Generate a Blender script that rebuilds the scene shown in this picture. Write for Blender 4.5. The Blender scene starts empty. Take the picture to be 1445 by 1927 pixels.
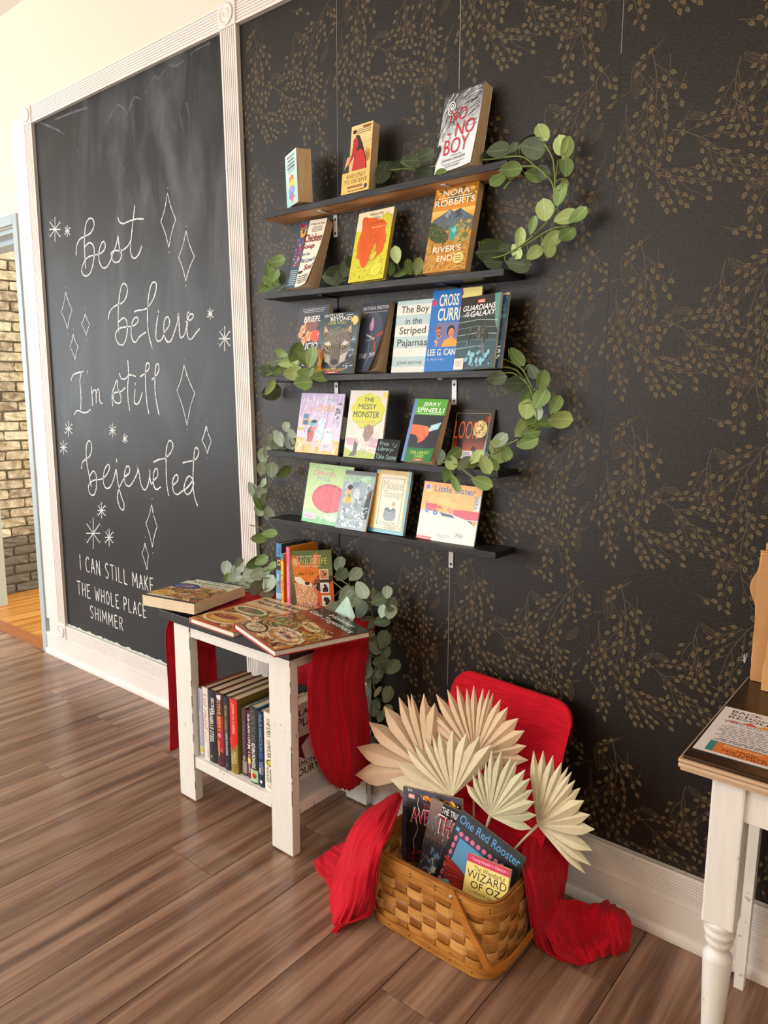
import bpy, bmesh, math, random
from mathutils import Vector, Matrix
from math import sin, cos, pi, radians
random.seed(7)
S = bpy.context.scene
COL = S.collection
# ------------------------------------------------------------------ camera
F, PIT, YAW, ROL = 1371.68, 0.1598774, 2.2564333, 0.0045035
CAM = Vector((0.0, -1.8101, 1.40))
fw = Vector((cos(YAW)*cos(PIT), sin(YAW)*cos(PIT), -sin(PIT)))
rt0 = Vector((sin(YAW), -cos(YAW), 0.0)); up0 = rt0.cross(fw)
rt = rt0*cos(ROL)+up0*sin(ROL); up = up0*cos(ROL)-rt0*sin(ROL)
cd = bpy.data.cameras.new('camera'); cam = bpy.data.objects.new('camera', cd); COL.objects.link(cam)
cd.sensor_fit = 'VERTICAL'; cd.sensor_height = 36.0; cd.lens = 36.0*F/1927.0
cd.clip_start = 0.02; cd.clip_end = 60
cam.matrix_world = Matrix(((rt.x, up.x, -fw.x, CAM.x), (rt.y, up.y, -fw.y, CAM.y), (rt.z, up.z, -fw.z, CAM.z), (0, 0, 0, 1)))
S.camera = cam
# ------------------------------------------------------------------ view, world
S.view_settings.view_transform = 'Standard'; S.view_settings.look = 'None'
S.view_settings.gamma = 1.0; S.view_settings.use_curve_mapping = False
S.view_settings.exposure = -0.52
w = bpy.data.worlds.new('daylight_sky'); S.world = w; w.use_nodes = True
bg = w.node_tree.nodes['Background']; bg.inputs[0].default_value = (0.80, 0.90, 1.0, 1); bg.inputs[1].default_value = 1.2
def area(name, loc, rot, sx, sy, power, col):
    l = bpy.data.lights.new(name, 'AREA'); l.shape = 'RECTANGLE'; l.size = sx; l.size_y = sy; l.energy = power; l.color = col
    o = bpy.data.objects.new(name, l); COL.objects.link(o); o.location = loc; o.rotation_euler = rot; return o
area('daylight_front_window', (-5.0, -5.22, 1.75), (radians(90), 0, 0), 4.3, 2.1, 345, (0.955, 0.98, 1.0))
area('daylight_left_window', (-7.95, -3.15, 1.7), (radians(90), 0, radians(-90)), 3.1, 2.1, 190, (0.90, 0.95, 1.0))
area('daylight_back_room', (-4.6, 3.75, 1.6), (radians(90), 0, radians(180)), 1.5, 1.7, 330, (0.86, 0.93, 1.0))
def bulb(name, loc, power, col, r):
    l = bpy.data.lights.new(name, 'POINT'); l.energy = power; l.color = col; l.shadow_soft_size = r
    o = bpy.data.objects.new(name, l); COL.objects.link(o); o.location = loc
bulb('warm_pendant_lamp', (-1.9, -4.2, 2.32), 85, (1.0, 0.74, 0.50), 0.26)
bulb('right_side_fill', (1.2, -3.0, 2.85), 85, (1.0, 0.95, 0.90), 0.14)  # added fill light, brightens right-facing sides and the right of the scene
bulb('back_room_lamp', (-4.6, 1.6, 2.6), 18, (1.0, 0.85, 0.65), 0.12)
# ------------------------------------------------------------------ pixel -> point on a plane of the room
def ray(x, y): return fw + rt*((x-722.5)/F) + up*((963.5-y)/F)
def ony(x, y, Y=0.0):
    d = ray(x, y); return CAM + d*((Y-CAM.y)/d.y)
def onz(x, y, Z=0.0):
    d = ray(x, y); return CAM + d*((Z-CAM.z)/d.z)
def onx(x, y, X=0.0):
    d = ray(x, y); return CAM + d*((X-CAM.x)/d.x)
def onp(x, y, P, N):
    d = ray(x, y); return CAM + d*((Vector(P)-CAM).dot(Vector(N))/d.dot(Vector(N)))
# ------------------------------------------------------------------ colours and materials
def lin(c):
    if isinstance(c, str):
        c = c.lstrip('#'); c = tuple(int(c[i:i+2], 16)/255 for i in (0, 2, 4))
    return tuple((v/12.92 if v <= 0.04045 else ((v+0.055)/1.055)**2.4) for v in c[:3])+(1.0,)
class NT:
    def __init__(s, name):
        s.m = bpy.data.materials.new(name); s.m.use_nodes = True; s.t = s.m.node_tree
        s.b = s.t.nodes['Principled BSDF']
    def n(s, typ, **kw):
        x = s.t.nodes.new(typ)
        for k, v in kw.items():
            if k[0] == '_': x.inputs[int(k[1:])].default_value = v
            else: setattr(x, k, v)
        return x
    def l(s, a, b): s.t.links.new(a, b)
    def coord(s, scale=(1, 1, 1), kind='Object', rnd=False, rot=(0, 0, 0)):
        tc = s.n('ShaderNodeTexCoord'); mp = s.n('ShaderNodeMapping'); mp.inputs['Scale'].default_value = scale
        mp.inputs['Rotation'].default_value = rot
        s.l(tc.outputs[kind], mp.inputs[0])
        if rnd:
            oi = s.n('ShaderNodeObjectInfo'); ml = s.n('ShaderNodeMath', operation='MULTIPLY', _1=37.0)
            s.l(oi.outputs['Random'], ml.inputs[0])
            s.l(ml.outputs[0], mp.inputs['Location'])
        return mp.outputs[0]
    def noise(s, vec, scale, detail=3, rough=0.5, dist=0.0):
        x = s.n('ShaderNodeTexNoise'); x.inputs['Scale'].default_value = scale; x.inputs['Detail'].default_value = detail
        x.inputs['Roughness'].default_value = rough; x.inputs['Distortion'].default_value = dist
        s.l(vec, x.inputs['Vector']); return x.outputs['Fac']
    def ramp(s, fac, stops):
        r = s.n('ShaderNodeValToRGB'); e = r.color_ramp.elements
        while len(e) < len(stops): e.new(0.5)
        for q, (p, c) in zip(e, stops): q.position = p; q.color = lin(c)
        s.l(fac, r.inputs[0]); return r.outputs[0]
    def mix(s, fac, a, b, mode='MIX'):
        x = s.n('ShaderNodeMix', data_type='RGBA', blend_type=mode)
        for v, i in ((fac, 0), (a, 6), (b, 7)):
            if hasattr(v, 'links'): s.l(v, x.inputs[i])
            elif i == 0: x.inputs[0].default_value = v
            else: x.inputs[i].default_value = lin(v)
        return x.outputs[2]
    def mapr(s, v, a, b, c=0.0, d=1.0):
        x = s.n('ShaderNodeMapRange'); s.l(v, x.inputs[0])
        for i, q in enumerate((a, b, c, d)): x.inputs[i+1].default_value = q
        return x.outputs[0]
    def math(s, op, a, b):
        x = s.n('ShaderNodeMath', operation=op)
        for v, i in ((a, 0), (b, 1)):
            if hasattr(v, 'links'): s.l(v, x.inputs[i])
            else: x.inputs[i].default_value = v
        return x.outputs[0]
    def bump(s, h, strength=0.3, dist=0.002):
        x = s.n('ShaderNodeBump'); x.inputs['Strength'].default_value = strength; x.inputs['Distance'].default_value = dist
        s.l(h, x.inputs['Height']); s.l(x.outputs[0], s.b.inputs['Normal'])
    def color(s, c):
        if hasattr(c, 'links'): s.l(c, s.b.inputs['Base Color'])
        else: s.b.inputs['Base Color'].default_value = lin(c)
    def rough(s, r):
        if hasattr(r, 'links'): s.l(r, s.b.inputs['Roughness'])
        else: s.b.inputs['Roughness'].default_value = r
def simple(name, c, rough=0.5, bumps=None, var=0.0, metal=0.0, spec=None):
    t = NT(name)
    if var or bumps:
        v = t.coord()
    if var:
        nz = t.noise(v, bumps[0]*0.3 if bumps else 20, 4)
        l = lin(c); a = tuple(min(1, q*(1-var)) for q in l[:3]); b = tuple(min(1, q*(1+var)) for q in l[:3])
        x = t.n('ShaderNodeMix', data_type='RGBA'); t.l(nz, x.inputs[0]); x.inputs[6].default_value = a+(1,); x.inputs[7].default_value = b+(1,)
        t.color(x.outputs[2])
    else: t.color(c)
    t.rough(rough); t.b.inputs['Metallic'].default_value = metal
    if spec is not None: t.b.inputs['Specular IOR Level'].default_value = spec
    if bumps: t.bump(t.noise(v, bumps[0], 4), bumps[1], bumps[2])
    return t.m
M = {}
M['cream'] = simple('cream_wall_paint', '#dfd6c4', 0.85, (60, 0.12, 0.002))
M['ceiling'] = simple('ceiling_paint', '#ece8de', 0.9)
M['dark_base'] = simple('plain_plaster', '#cfc6b4', 0.9)
def trim_mat():
    t = NT('scuffed_white_trim'); v = t.coord((1, 1, 1))
    a = t.noise(v, 9, 5); b = t.noise(v, 60, 4, 0.7)
    k = t.math('MULTIPLY', t.mapr(a, 0.58, 0.72), t.mapr(b, 0.60, 0.72))
    base = t.mix(t.noise(v, 4, 2), '#ebe5e0', '#dcd4cd')
    t.color(t.mix(k, base, '#4c453d')); t.rough(0.45); t.bump(t.noise(v, 120, 3), 0.1, 0.001); return t.m
M['trim'] = trim_mat()
def painted_wood(name, c1, c2, wear):
    t = NT(name); v = t.coord((1, 1, 0.12)); v2 = t.coord()
    g = t.noise(v, 90, 4, 0.6)
    k = t.math('MULTIPLY', t.mapr(t.noise(v2, 14, 5), 0.60, 0.70), t.mapr(t.noise(v2, 90, 3), 0.55, 0.7))
    t.color(t.mix(k, t.mix(g, c1, c2), wear)); t.rough(0.42); t.bump(g, 0.18, 0.0015); return t.m
M['white_wood'] = painted_wood('white_painted_wood', '#f1efe9', '#dfdcd5', '#5b4a3a')
M['edge_wear'] = simple('worn_bare_edge', '#6a5440', 0.7)
def floor_mat(name, cols, rough, sc=1.0):
    t = NT(name); v = t.coord((9*sc, 0.55*sc, 1), rnd=True); v3 = t.coord((26*sc, 1.3*sc, 1), rnd=True); v2 = t.coord((160, 5, 1), rnd=True)
    g = t.noise(v, 1.6, 4, 0.55, 1.6)
    wv = t.n('ShaderNodeTexWave', wave_type='BANDS', bands_direction='X'); t.l(v, wv.inputs['Vector'])
    wv.inputs['Scale'].default_value = 0.35; wv.inputs['Distortion'].default_value = 9; wv.inputs['Detail'].default_value = 3; wv.inputs['Detail Scale'].default_value = 0.8
    m = t.math('ADD', t.math('MULTIPLY', g, 0.55), t.math('ADD', t.math('MULTIPLY', t.noise(v3, 1.5, 5, 0.6, 0.5), 0.34), t.math('MULTIPLY', wv.outputs['Fac'], 0.10)))
    c = t.ramp(m, [(0.30, cols[0]), (0.43, cols[1]), (0.52, cols[2]), (0.64, cols[3])])
    oi = t.n('ShaderNodeObjectInfo'); hv = t.n('ShaderNodeHueSaturation'); t.l(c, hv.inputs['Color'])
    t.l(t.mapr(oi.outputs['Random'], 0, 1, 0.86, 1.14), hv.inputs['Value'])
    f = t.noise(v2, 1.0, 3, 0.6)
    t.color(t.mix(t.mapr(f, 0.35, 0.65, 0.0, 0.30), hv.outputs[0], cols[0])); 
    t.rough(t.mapr(f, 0.3, 0.7, rough-0.04, rough+0.07)); t.bump(f, 0.10, 0.0008); return t.m
M['plank'] = floor_mat('brown_laminate', ['#574035', '#7b5d4b', '#99765f', '#b18d74'], 0.20)
M['oak'] = floor_mat('amber_oak_boards', ['#8a5520', '#b2742c', '#c98a3c', '#dba257'], 0.3)
M['threshold'] = simple('dark_oak_threshold', '#9a5c30', 0.4, (60, 0.2, 0.001), 0.3)
def brick_mat():
    t = NT('worn_painted_brick'); v = t.coord((1, 1, 1), rnd=True)
    a = t.noise(v, 22, 5, 0.65); b = t.noise(v, 70, 4)
    oi = t.n('ShaderNodeObjectInfo')
    c = t.ramp(t.math('ADD', t.math('MULTIPLY', a, 0.75), t.math('MULTIPLY', oi.outputs['Random'], 0.22)), [(0.33, '#857a64'), (0.45, '#b3a88c'), (0.56, '#d3c9ac'), (0.72, '#e4dcc4')])
    t.color(c); t.rough(0.9); t.bump(b, 0.6, 0.004); return t.m
M['brick'] = brick_mat()
M['brick_low'] = simple('grey_bare_brick', '#6f6a5c', 0.95, (60, 0.6, 0.004), 0.35)
M['subfloor'] = simple('dark_subfloor', '#2a211c', 0.9)
M['bare_plaster'] = simple('pale_green_bare_wall', '#b9c4b8', 0.7, (60, 0.3, 0.002), 0.1)
M['mortar'] = simple('grey_mortar', '#8d866f', 0.95, (90, 0.6, 0.003), 0.2)
M['rust'] = simple('rust_red_board', '#7c3a22', 0.8, (40, 0.4, 0.003), 0.3)
M['steel_frame'] = simple('pale_blue_frame_paint', '#a9b9bf', 0.38, (70, 0.1, 0.001), 0.05)
M['greenish'] = simple('pale_green_door_paint', '#c3cfc4', 0.5)
def chalkboard_mat():
    t = NT('chalkboard_paint'); v = t.coord(); vs = t.coord((1.0, 1, 0.35)); tc = t.n('ShaderNodeTexCoord'); sp = t.n('ShaderNodeSeparateXYZ')
    t.l(tc.outputs['Object'], sp.inputs[0])
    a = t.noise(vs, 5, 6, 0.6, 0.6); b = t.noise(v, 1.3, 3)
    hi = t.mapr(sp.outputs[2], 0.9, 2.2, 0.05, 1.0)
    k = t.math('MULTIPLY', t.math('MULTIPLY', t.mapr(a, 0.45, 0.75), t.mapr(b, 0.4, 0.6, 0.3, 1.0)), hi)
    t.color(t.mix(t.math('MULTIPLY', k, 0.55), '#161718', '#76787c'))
    t.rough(t.mapr(a, 0.3, 0.7, 0.38, 0.50)); t.b.inputs['Specular IOR Level'].default_value = 0.34; t.bump(t.math('ADD', t.noise(v, 25, 4), t.math('MULTIPLY', t.noise(v, 240, 2), 0.25)), 0.10, 0.002); return t.m
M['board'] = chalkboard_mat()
def chalk_mat():
    t = NT('white_chalk'); v = t.coord(); a = t.noise(v, 260, 2, 0.7)
    t.color(t.mix(t.mapr(a, 0.36, 0.60), '#85878a', '#f6f6f2')); t.rough(0.95); return t.m
M['chalk'] = chalk_mat()
def chalk_smear():
    t = NT('faint_chalk_smear'); v = t.coord((1, 1, 1)); a = t.noise(v, 12, 5, 0.6)
    t.color(t.ramp(a, [(0.3, '#2c2d2f'), (0.7, '#64676a')])); t.rough(0.6); return t.m
M['smear'] = chalk_smear()
def paper_mat(name, cols, sheen):
    t = NT(name); v = t.coord((1, 1, 1)); fine = t.noise(v, 520, 2, 0.6); mid = t.noise(v, 130, 3, 0.6)
    t.color(t.mix(fine, cols[0], cols[1])); t.rough(sheen)
    t.b.inputs['Specular IOR Level'].default_value = 0.34
    t.bump(t.math('ADD', fine, t.math('MULTIPLY', mid, 0.8)), 0.55, 0.0012); return t.m
M['wallpaper'] = paper_mat('dark_wallpaper', ('#120e0c', '#201a16'), 0.35)
M['sprig'] = paper_mat('bronze_sprig_print', ('#55452f', '#70603f'), 0.45)
M['sprig_dim'] = paper_mat('bronze_line_print', ('#4d402f', '#63543b'), 0.45)
M['seam'] = simple('pale_seam', '#8d887c', 0.6)
def shelf_mat():
    t = NT('black_stained_wood'); v = t.coord((0.5, 6, 6)); g = t.noise(v, 22, 5, 0.65, 0.4)
    t.color(t.ramp(g, [(0.3, '#131213'), (0.55, '#262527'), (0.75, '#474542')])); t.rough(0.45); t.b.inputs['Specular IOR Level'].default_value = 0.3; t.bump(g, 0.3, 0.001); return t.m
M['shelf'] = shelf_mat()
def pine_mat():
    t = NT('bare_pine_underside'); v = t.coord((0.4, 6, 6)); g = t.noise(v, 16, 5, 0.6, 0.8)
    t.color(t.ramp(g, [(0.3, '#a87c50'), (0.55, '#cfa172'), (0.75, '#e4bd8c')])); t.rough(0.55); return t.m
M['pine'] = pine_mat()
M['grey_metal'] = simple('painted_bracket', '#b9b8b4', 0.4, metal=0.3)
M['dark_metal'] = simple('black_bracket', '#26262a', 0.4, metal=0.5)
M['screw'] = simple('dark_screw', '#2a2826', 0.35, metal=0.8)
def pages_mat(name, c1, c2, sc=700):
    t = NT(name); tc = t.n('ShaderNodeTexCoord'); mp = t.n('ShaderNodeMapping'); mp.inputs['Scale'].default_value = (0.02, 1, 0.02)
    t.l(tc.outputs['Object'], mp.inputs[0]); a = t.noise(mp.outputs[0], sc, 2, 0.7)
    t.color(t.mix(t.mapr(a, 0.3, 0.7), c1, c2)); t.rough(0.85); t.bump(a, 0.5, 0.001); return t.m
M['pages_tan'] = pages_mat('tan_page_edges', '#c09a70', '#e6cca4')
M['pages_cream'] = pages_mat('cream_page_edges', '#cfb892', '#efe0c2')
M['pages_white'] = pages_mat('white_page_edges', '#d9d0c0', '#f4efe4')
def print_mat(name, rough, wr=0.0, spec=0.5):
    t = NT(name); a = t.n('ShaderNodeVertexColor', layer_name='Col'); t.l(a.outputs['Color'], t.b.inputs['Base Color'])
    t.rough(rough); t.b.inputs['Specular IOR Level'].default_value = spec
    if wr:
        v = t.coord((1, 1, 0.5)); t.bump(t.noise(v, 26, 3, 0.6, 0.8), wr, 0.004)
    return t.m
M['print'] = print_mat('printed_cover', 0.38)
M['print_gloss'] = print_mat('glossy_laminated_cover', 0.27, 0.2, 0.5)
M['print_mylar'] = print_mat('library_plastic_cover', 0.24, 0.4, 0.55)
M['print_matte'] = print_mat('matte_print', 0.7)
def leaf_mat(name, c1, c2, vein):
    t = NT(name); tc = t.n('ShaderNodeTexCoord'); sp = t.n('ShaderNodeSeparateXYZ'); t.l(tc.outputs['Object'], sp.inputs[0])
    ab = t.n('ShaderNodeMath', operation='ABSOLUTE'); t.l(sp.outputs[0], ab.inputs[0])
    mid = t.mapr(ab.outputs[0], 0.012, 0.04, 1.0, 0.0)
    pk = t.n('ShaderNodeMath', operation='PINGPONG'); pk.inputs[1].default_value = 0.055
    t.l(t.math('SUBTRACT', sp.outputs[1], t.math('MULTIPLY', ab.outputs[0], 0.9)), pk.inputs[0])
    side = t.mapr(pk.outputs[0], 0.0, 0.012, 0.55, 0.0)
    oi = t.n('ShaderNodeObjectInfo')
    nz = t.noise(t.coord((1, 1, 1), rnd=True), 3, 4)
    base = t.mix(t.math('ADD', t.math('MULTIPLY', nz, 0.6), t.math('MULTIPLY', oi.outputs['Random'], 0.4)), c1, c2)
    t.color(t.mix(t.math('MULTIPLY', t.math('MAXIMUM', mid, side), 0.55), base, vein)); t.rough(0.5)
    t.bump(t.math('ADD', mid, side), 0.2, 0.004); return t.m
M['leaf_b'] = leaf_mat('bright_green_leaf', '#bfd68e', '#a0bd72', '#dcebb8')
M['leaf_m'] = leaf_mat('mid_green_leaf', '#84a25f', '#6a8749', '#abc488')
M['leaf_s'] = leaf_mat('sage_leaf', '#a7b8a2', '#8b9f8c', '#c8d4c4')
M['leaf_d'] = leaf_mat('dark_green_leaf', '#62745a', '#4e5f4a', '#84947a')
M['leaf_o'] = leaf_mat('olive_leaf', '#8f8f5c', '#7d7f4e', '#b0ad7c')
M['stem'] = simple('green_wire_stem', '#7e9145', 0.55)
M['stem_d'] = simple('dull_green_stem', '#5d6b3c', 0.55)
def cloth_mat():
    t = NT('crinkled_red_gauze'); v = t.coord((1, 1, 1), 'UV'); mp = t.n('ShaderNodeMapping'); mp.inputs['Scale'].default_value = (60, 5, 1); t.l(v, mp.inputs[0])
    a = t.noise(mp.outputs[0], 1.0, 5, 0.65, 0.6); mq = t.n('ShaderNodeMapping'); mq.inputs['Scale'].default_value = (320, 60, 1); t.l(v, mq.inputs[0]); b = t.noise(mq.outputs[0], 1.0, 3)
    t.color(t.mix(t.mapr(a, 0.3, 0.7), '#b8061c', '#e0102a')); t.rough(0.75)
    t.b.inputs['Sheen Weight'].default_value = 0.04; t.b.inputs['Specular IOR Level'].default_value = 0.2
    t.bump(t.math('ADD', a, t.math('MULTIPLY', b, 0.25)), 0.75, 0.006); return t.m
M['cloth'] = cloth_mat()
def wicker_mat(name, cols):
    t = NT(name); v = t.coord((1, 1, 1), rnd=True); mp = t.coord((12, 12, 90)); g = t.noise(mp, 1.2, 4, 0.6, 0.6)
    oi = t.n('ShaderNodeObjectInfo')
    c = t.ramp(t.math('ADD', t.math('MULTIPLY', g, 0.7), t.math('MULTIPLY', oi.outputs['Random'], 0.3)), [(0.3, cols[0]), (0.5, cols[1]), (0.7, cols[2])])
    t.color(c); t.rough(0.36); t.bump(g, 0.3, 0.001); return t.m
M['splint'] = wicker_mat('honey_ash_splint', ['#a2682a', '#c88a42', '#dfa760'])
M['splint_d'] = wicker_mat('dark_honey_splint', ['#844e1c', '#a66a2c', '#be8440'])
M['handle'] = wicker_mat('orange_varnished_handle', ['#8a4a12', '#a9621f', '#bd7730'])
M['nail'] = simple('small_nail', '#3a2c20', 0.4, metal=0.6)
def palm_mat(name, c1, c2):
    t = NT(name); v = t.coord((1, 1, 1), rnd=True); a = t.noise(v, 40, 4)
    oi = t.n('ShaderNodeObjectInfo')
    t.color(t.mix(t.math('ADD', t.math('MULTIPLY', a, 0.6), t.math('MULTIPLY', oi.outputs['Random'], 0.4)), c1, c2)); t.rough(0.62); t.bump(a, 0.15, 0.001); return t.m
M['palm_tan'] = palm_mat('dried_tan_palm', '#d4b08a', '#edd3b0')
M['palm_cream'] = palm_mat('dried_cream_palm', '#c9be94', '#ebe2c0')
M['palm_green'] = palm_mat('dried_pale_palm', '#bdb993', '#dedab8')
def darkwood():
    t = NT('dark_walnut_top'); v = t.coord((1, 8, 1)); g = t.noise(v, 8, 5, 0.6, 0.5)
    t.color(t.ramp(g, [(0.3, '#1d120c'), (0.6, '#3a2418'), (0.8, '#53351f')])); t.rough(0.25); t.bump(t.noise(t.coord(), 60, 3), 0.06, 0.001); return t.m
M['walnut'] = darkwood()
M['edge_band'] = simple('worn_pale_edge_band', '#c9a98a', 0.3)
M['black_top'] = simple('black_stained_top', '#0b0b0c', 0.45, (50, 0.1, 0.001), 0.3)
M['kraft'] = simple('kraft_paper', '#b98a58', 0.8, (40, 0.25, 0.003), 0.12)
M['kraft_l'] = simple('kraft_paper_light', '#cf9d66', 0.8, (40, 0.2, 0.003), 0.10)
M['mint'] = simple('mint_ribbon', '#b7d6c6', 0.6, (60, 0.3, 0.002), 0.1)
M['sign'] = simple('small_blackboard', '#131417', 0.55)
M['glass'] = NT('window_glass').m
# ------------------------------------------------------------------ object helpers
def tag(o, label=None, cat=None, group=None, kind=None):
    if label: o['label'] = label
    if cat: o['category'] = cat
    if group: o['group'] = group
    if kind: o['kind'] = kind
    return o
def thing(name, label, cat, loc=(0, 0, 0), group=None, rot=(0, 0, 0), kind=None):
    o = bpy.data.objects.new(name, None); COL.objects.link(o); o.location = loc; o.rotation_euler = rot
    o.empty_display_size = 0.02
    return tag(o, label, cat, group, kind)
class MB:
    def __init__(s): s.v = []; s.f = []; s.m = []; s.c = []; s.uv = []; s.sm = []
    def add(s, vs, fs, m=0, smooth=False):
        b = len(s.v); s.v += [tuple(p) for p in vs]
        for f in fs: s.f.append(tuple(b+i for i in f)); s.m.append(m); s.sm.append(smooth)
    def box(s, a, b, m=0):
        x0, y0, z0 = a; x1, y1, z1 = b
        s.add([(x0, y0, z0), (x1, y0, z0), (x1, y1, z0), (x0, y1, z0), (x0, y0, z1), (x1, y0, z1), (x1, y1, z1), (x0, y1, z1)],
              [(0, 3, 2, 1), (4, 5, 6, 7), (0, 1, 5, 4), (1, 2, 6, 5), (2, 3, 7, 6), (3, 0, 4, 7)], m)
    def bbox(s, a, b, r=0.002, m=0):
        # box with chamfered edges
        x0, y0, z0 = a; x1, y1, z1 = b
        bm = bmesh.new(); bmesh.ops.create_cube(bm, size=1.0)
        for v in bm.verts: v.co = Vector(((x0+x1)/2+v.co.x*(x1-x0), (y0+y1)/2+v.co.y*(y1-y0), (z0+z1)/2+v.co.z*(z1-z0)))
        bmesh.ops.bevel(bm, geom=list(bm.edges), offset=r, segments=2, affect='EDGES', profile=0.6)
        bm.verts.index_update()
        s.add([v.co.copy() for v in bm.verts], [[v.index for v in f.verts] for f in bm.faces], m); bm.free()
    def tube(s, pts, r, n=6, m=0, cap=True):
        pts = [Vector(p) for p in pts]; rs = r if isinstance(r, (list, tuple)) else [r]*len(pts)
        vs = []; ref = Vector((0.13, 0.31, 0.94))
        for i, p in enumerate(pts):
            d = (pts[min(i+1, len(pts)-1)]-pts[max(i-1, 0)]).normalized()
            a = d.cross(ref); 
            if a.length < 1e-3: a = d.cross(Vector((1, 0, 0)))
            a.normalize(); b = d.cross(a)
            for k in range(n):
                t = 2*pi*k/n; vs.append(p+a*(cos(t)*rs[i])+b*(sin(t)*rs[i]))
        fs = [(i*n+k, i*n+(k+1) % n, (i+1)*n+(k+1) % n, (i+1)*n+k) for i in range(len(pts)-1) for k in range(n)]
        if cap: fs += [tuple(range(n-1, -1, -1)), tuple((len(pts)-1)*n+k for k in range(n))]
        s.add(vs, fs, m, True)
    def lathe(s, prof, c, n=24, m=0):
        vs = [(c[0]+r*cos(2*pi*k/n), c[1]+r*sin(2*pi*k/n), c[2]+z) for r, z in prof for k in range(n)]
        fs = [(i*n+k, i*n+(k+1) % n, (i+1)*n+(k+1) % n, (i+1)*n+k) for i in range(len(prof)-1) for k in range(n)]
        fs += [tuple(range(n-1, -1, -1)), tuple((len(prof)-1)*n+k for k in range(n))]
        s.add(vs, fs, m, True)
    def prism(s, poly, y0, y1, m=0):
        # polygon in x,z extruded along y
        n = len(poly); vs = [(x, y0, z) for x, z in poly]+[(x, y1, z) for x, z in poly]
        fs = [tuple(range(n)), tuple(range(2*n-1, n-1, -1))]+[(i, n+i, n+(i+1) % n, (i+1) % n) for i in range(n)]
        s.add(vs, fs, m)
    def mesh(s, name, mats):
        me = bpy.data.meshes.new(name); me.from_pydata(s.v, [], s.f)
        for q in (mats if isinstance(mats, (list, tuple)) else [mats]): me.materials.append(q)
        me.polygons.foreach_set('material_index', s.m); me.polygons.foreach_set('use_smooth', s.sm)
        me.update(); return me
    def build(s, name, mats, parent=None, world=True):
        return link(name, s.mesh(name, mats), parent, world)
def wmat(o):
    b = Matrix.LocRotScale(o.location, o.rotation_euler, o.scale)
    return wmat(o.parent) @ o.matrix_parent_inverse @ b if o.parent else b
def link(name, me, parent=None, world=True):
    o = bpy.data.objects.new(name, me); COL.objects.link(o)
    if parent:
        o.parent = parent
        if world: o.matrix_parent_inverse = wmat(parent).inverted()
    return o
# ------------------------------------------------------------------ flat artwork (printed matter) as vertex-coloured polygons
_tc = {}
def text_geo(s, bold=0.0, shear=0.0, space=1.0):
    bold = 0.0 if ('M' in s or 'W' in s) else min(bold, (.012 if len(s) < 12 else .009))
    k = (s, bold, shear, space)
    if k not in _tc:
        cu = bpy.data.curves.new('t', 'FONT'); cu.body = s; cu.resolution_u = 3; cu.fill_mode = 'FRONT'
        cu.offset = bold; cu.shear = shear; cu.space_character = space; cu.dimensions = '2D'
        o = bpy.data.objects.new('t', cu); me = bpy.data.meshes.new_from_object(o)
        vs = [(v.co.x, v.co.y) for v in me.vertices]; fs = [tuple(p.vertices) for p in me.polygons]
        bpy.data.objects.remove(o); bpy.data.curves.remove(cu); bpy.data.meshes.remove(me)
        if not vs: vs = [(0, 0)]; fs = []
        x0 = min(v[0] for v in vs); x1 = max(v[0] for v in vs); y0 = min(v[1] for v in vs); y1 = max(v[1] for v in vs)
        _tc[k] = ([((x-x0)/max(1e-6, x1-x0), (y-y0)/max(1e-6, y1-y0)) for x, y in vs], fs, (x1-x0)/max(1e-6, y1-y0))
    return _tc[k]
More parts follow.
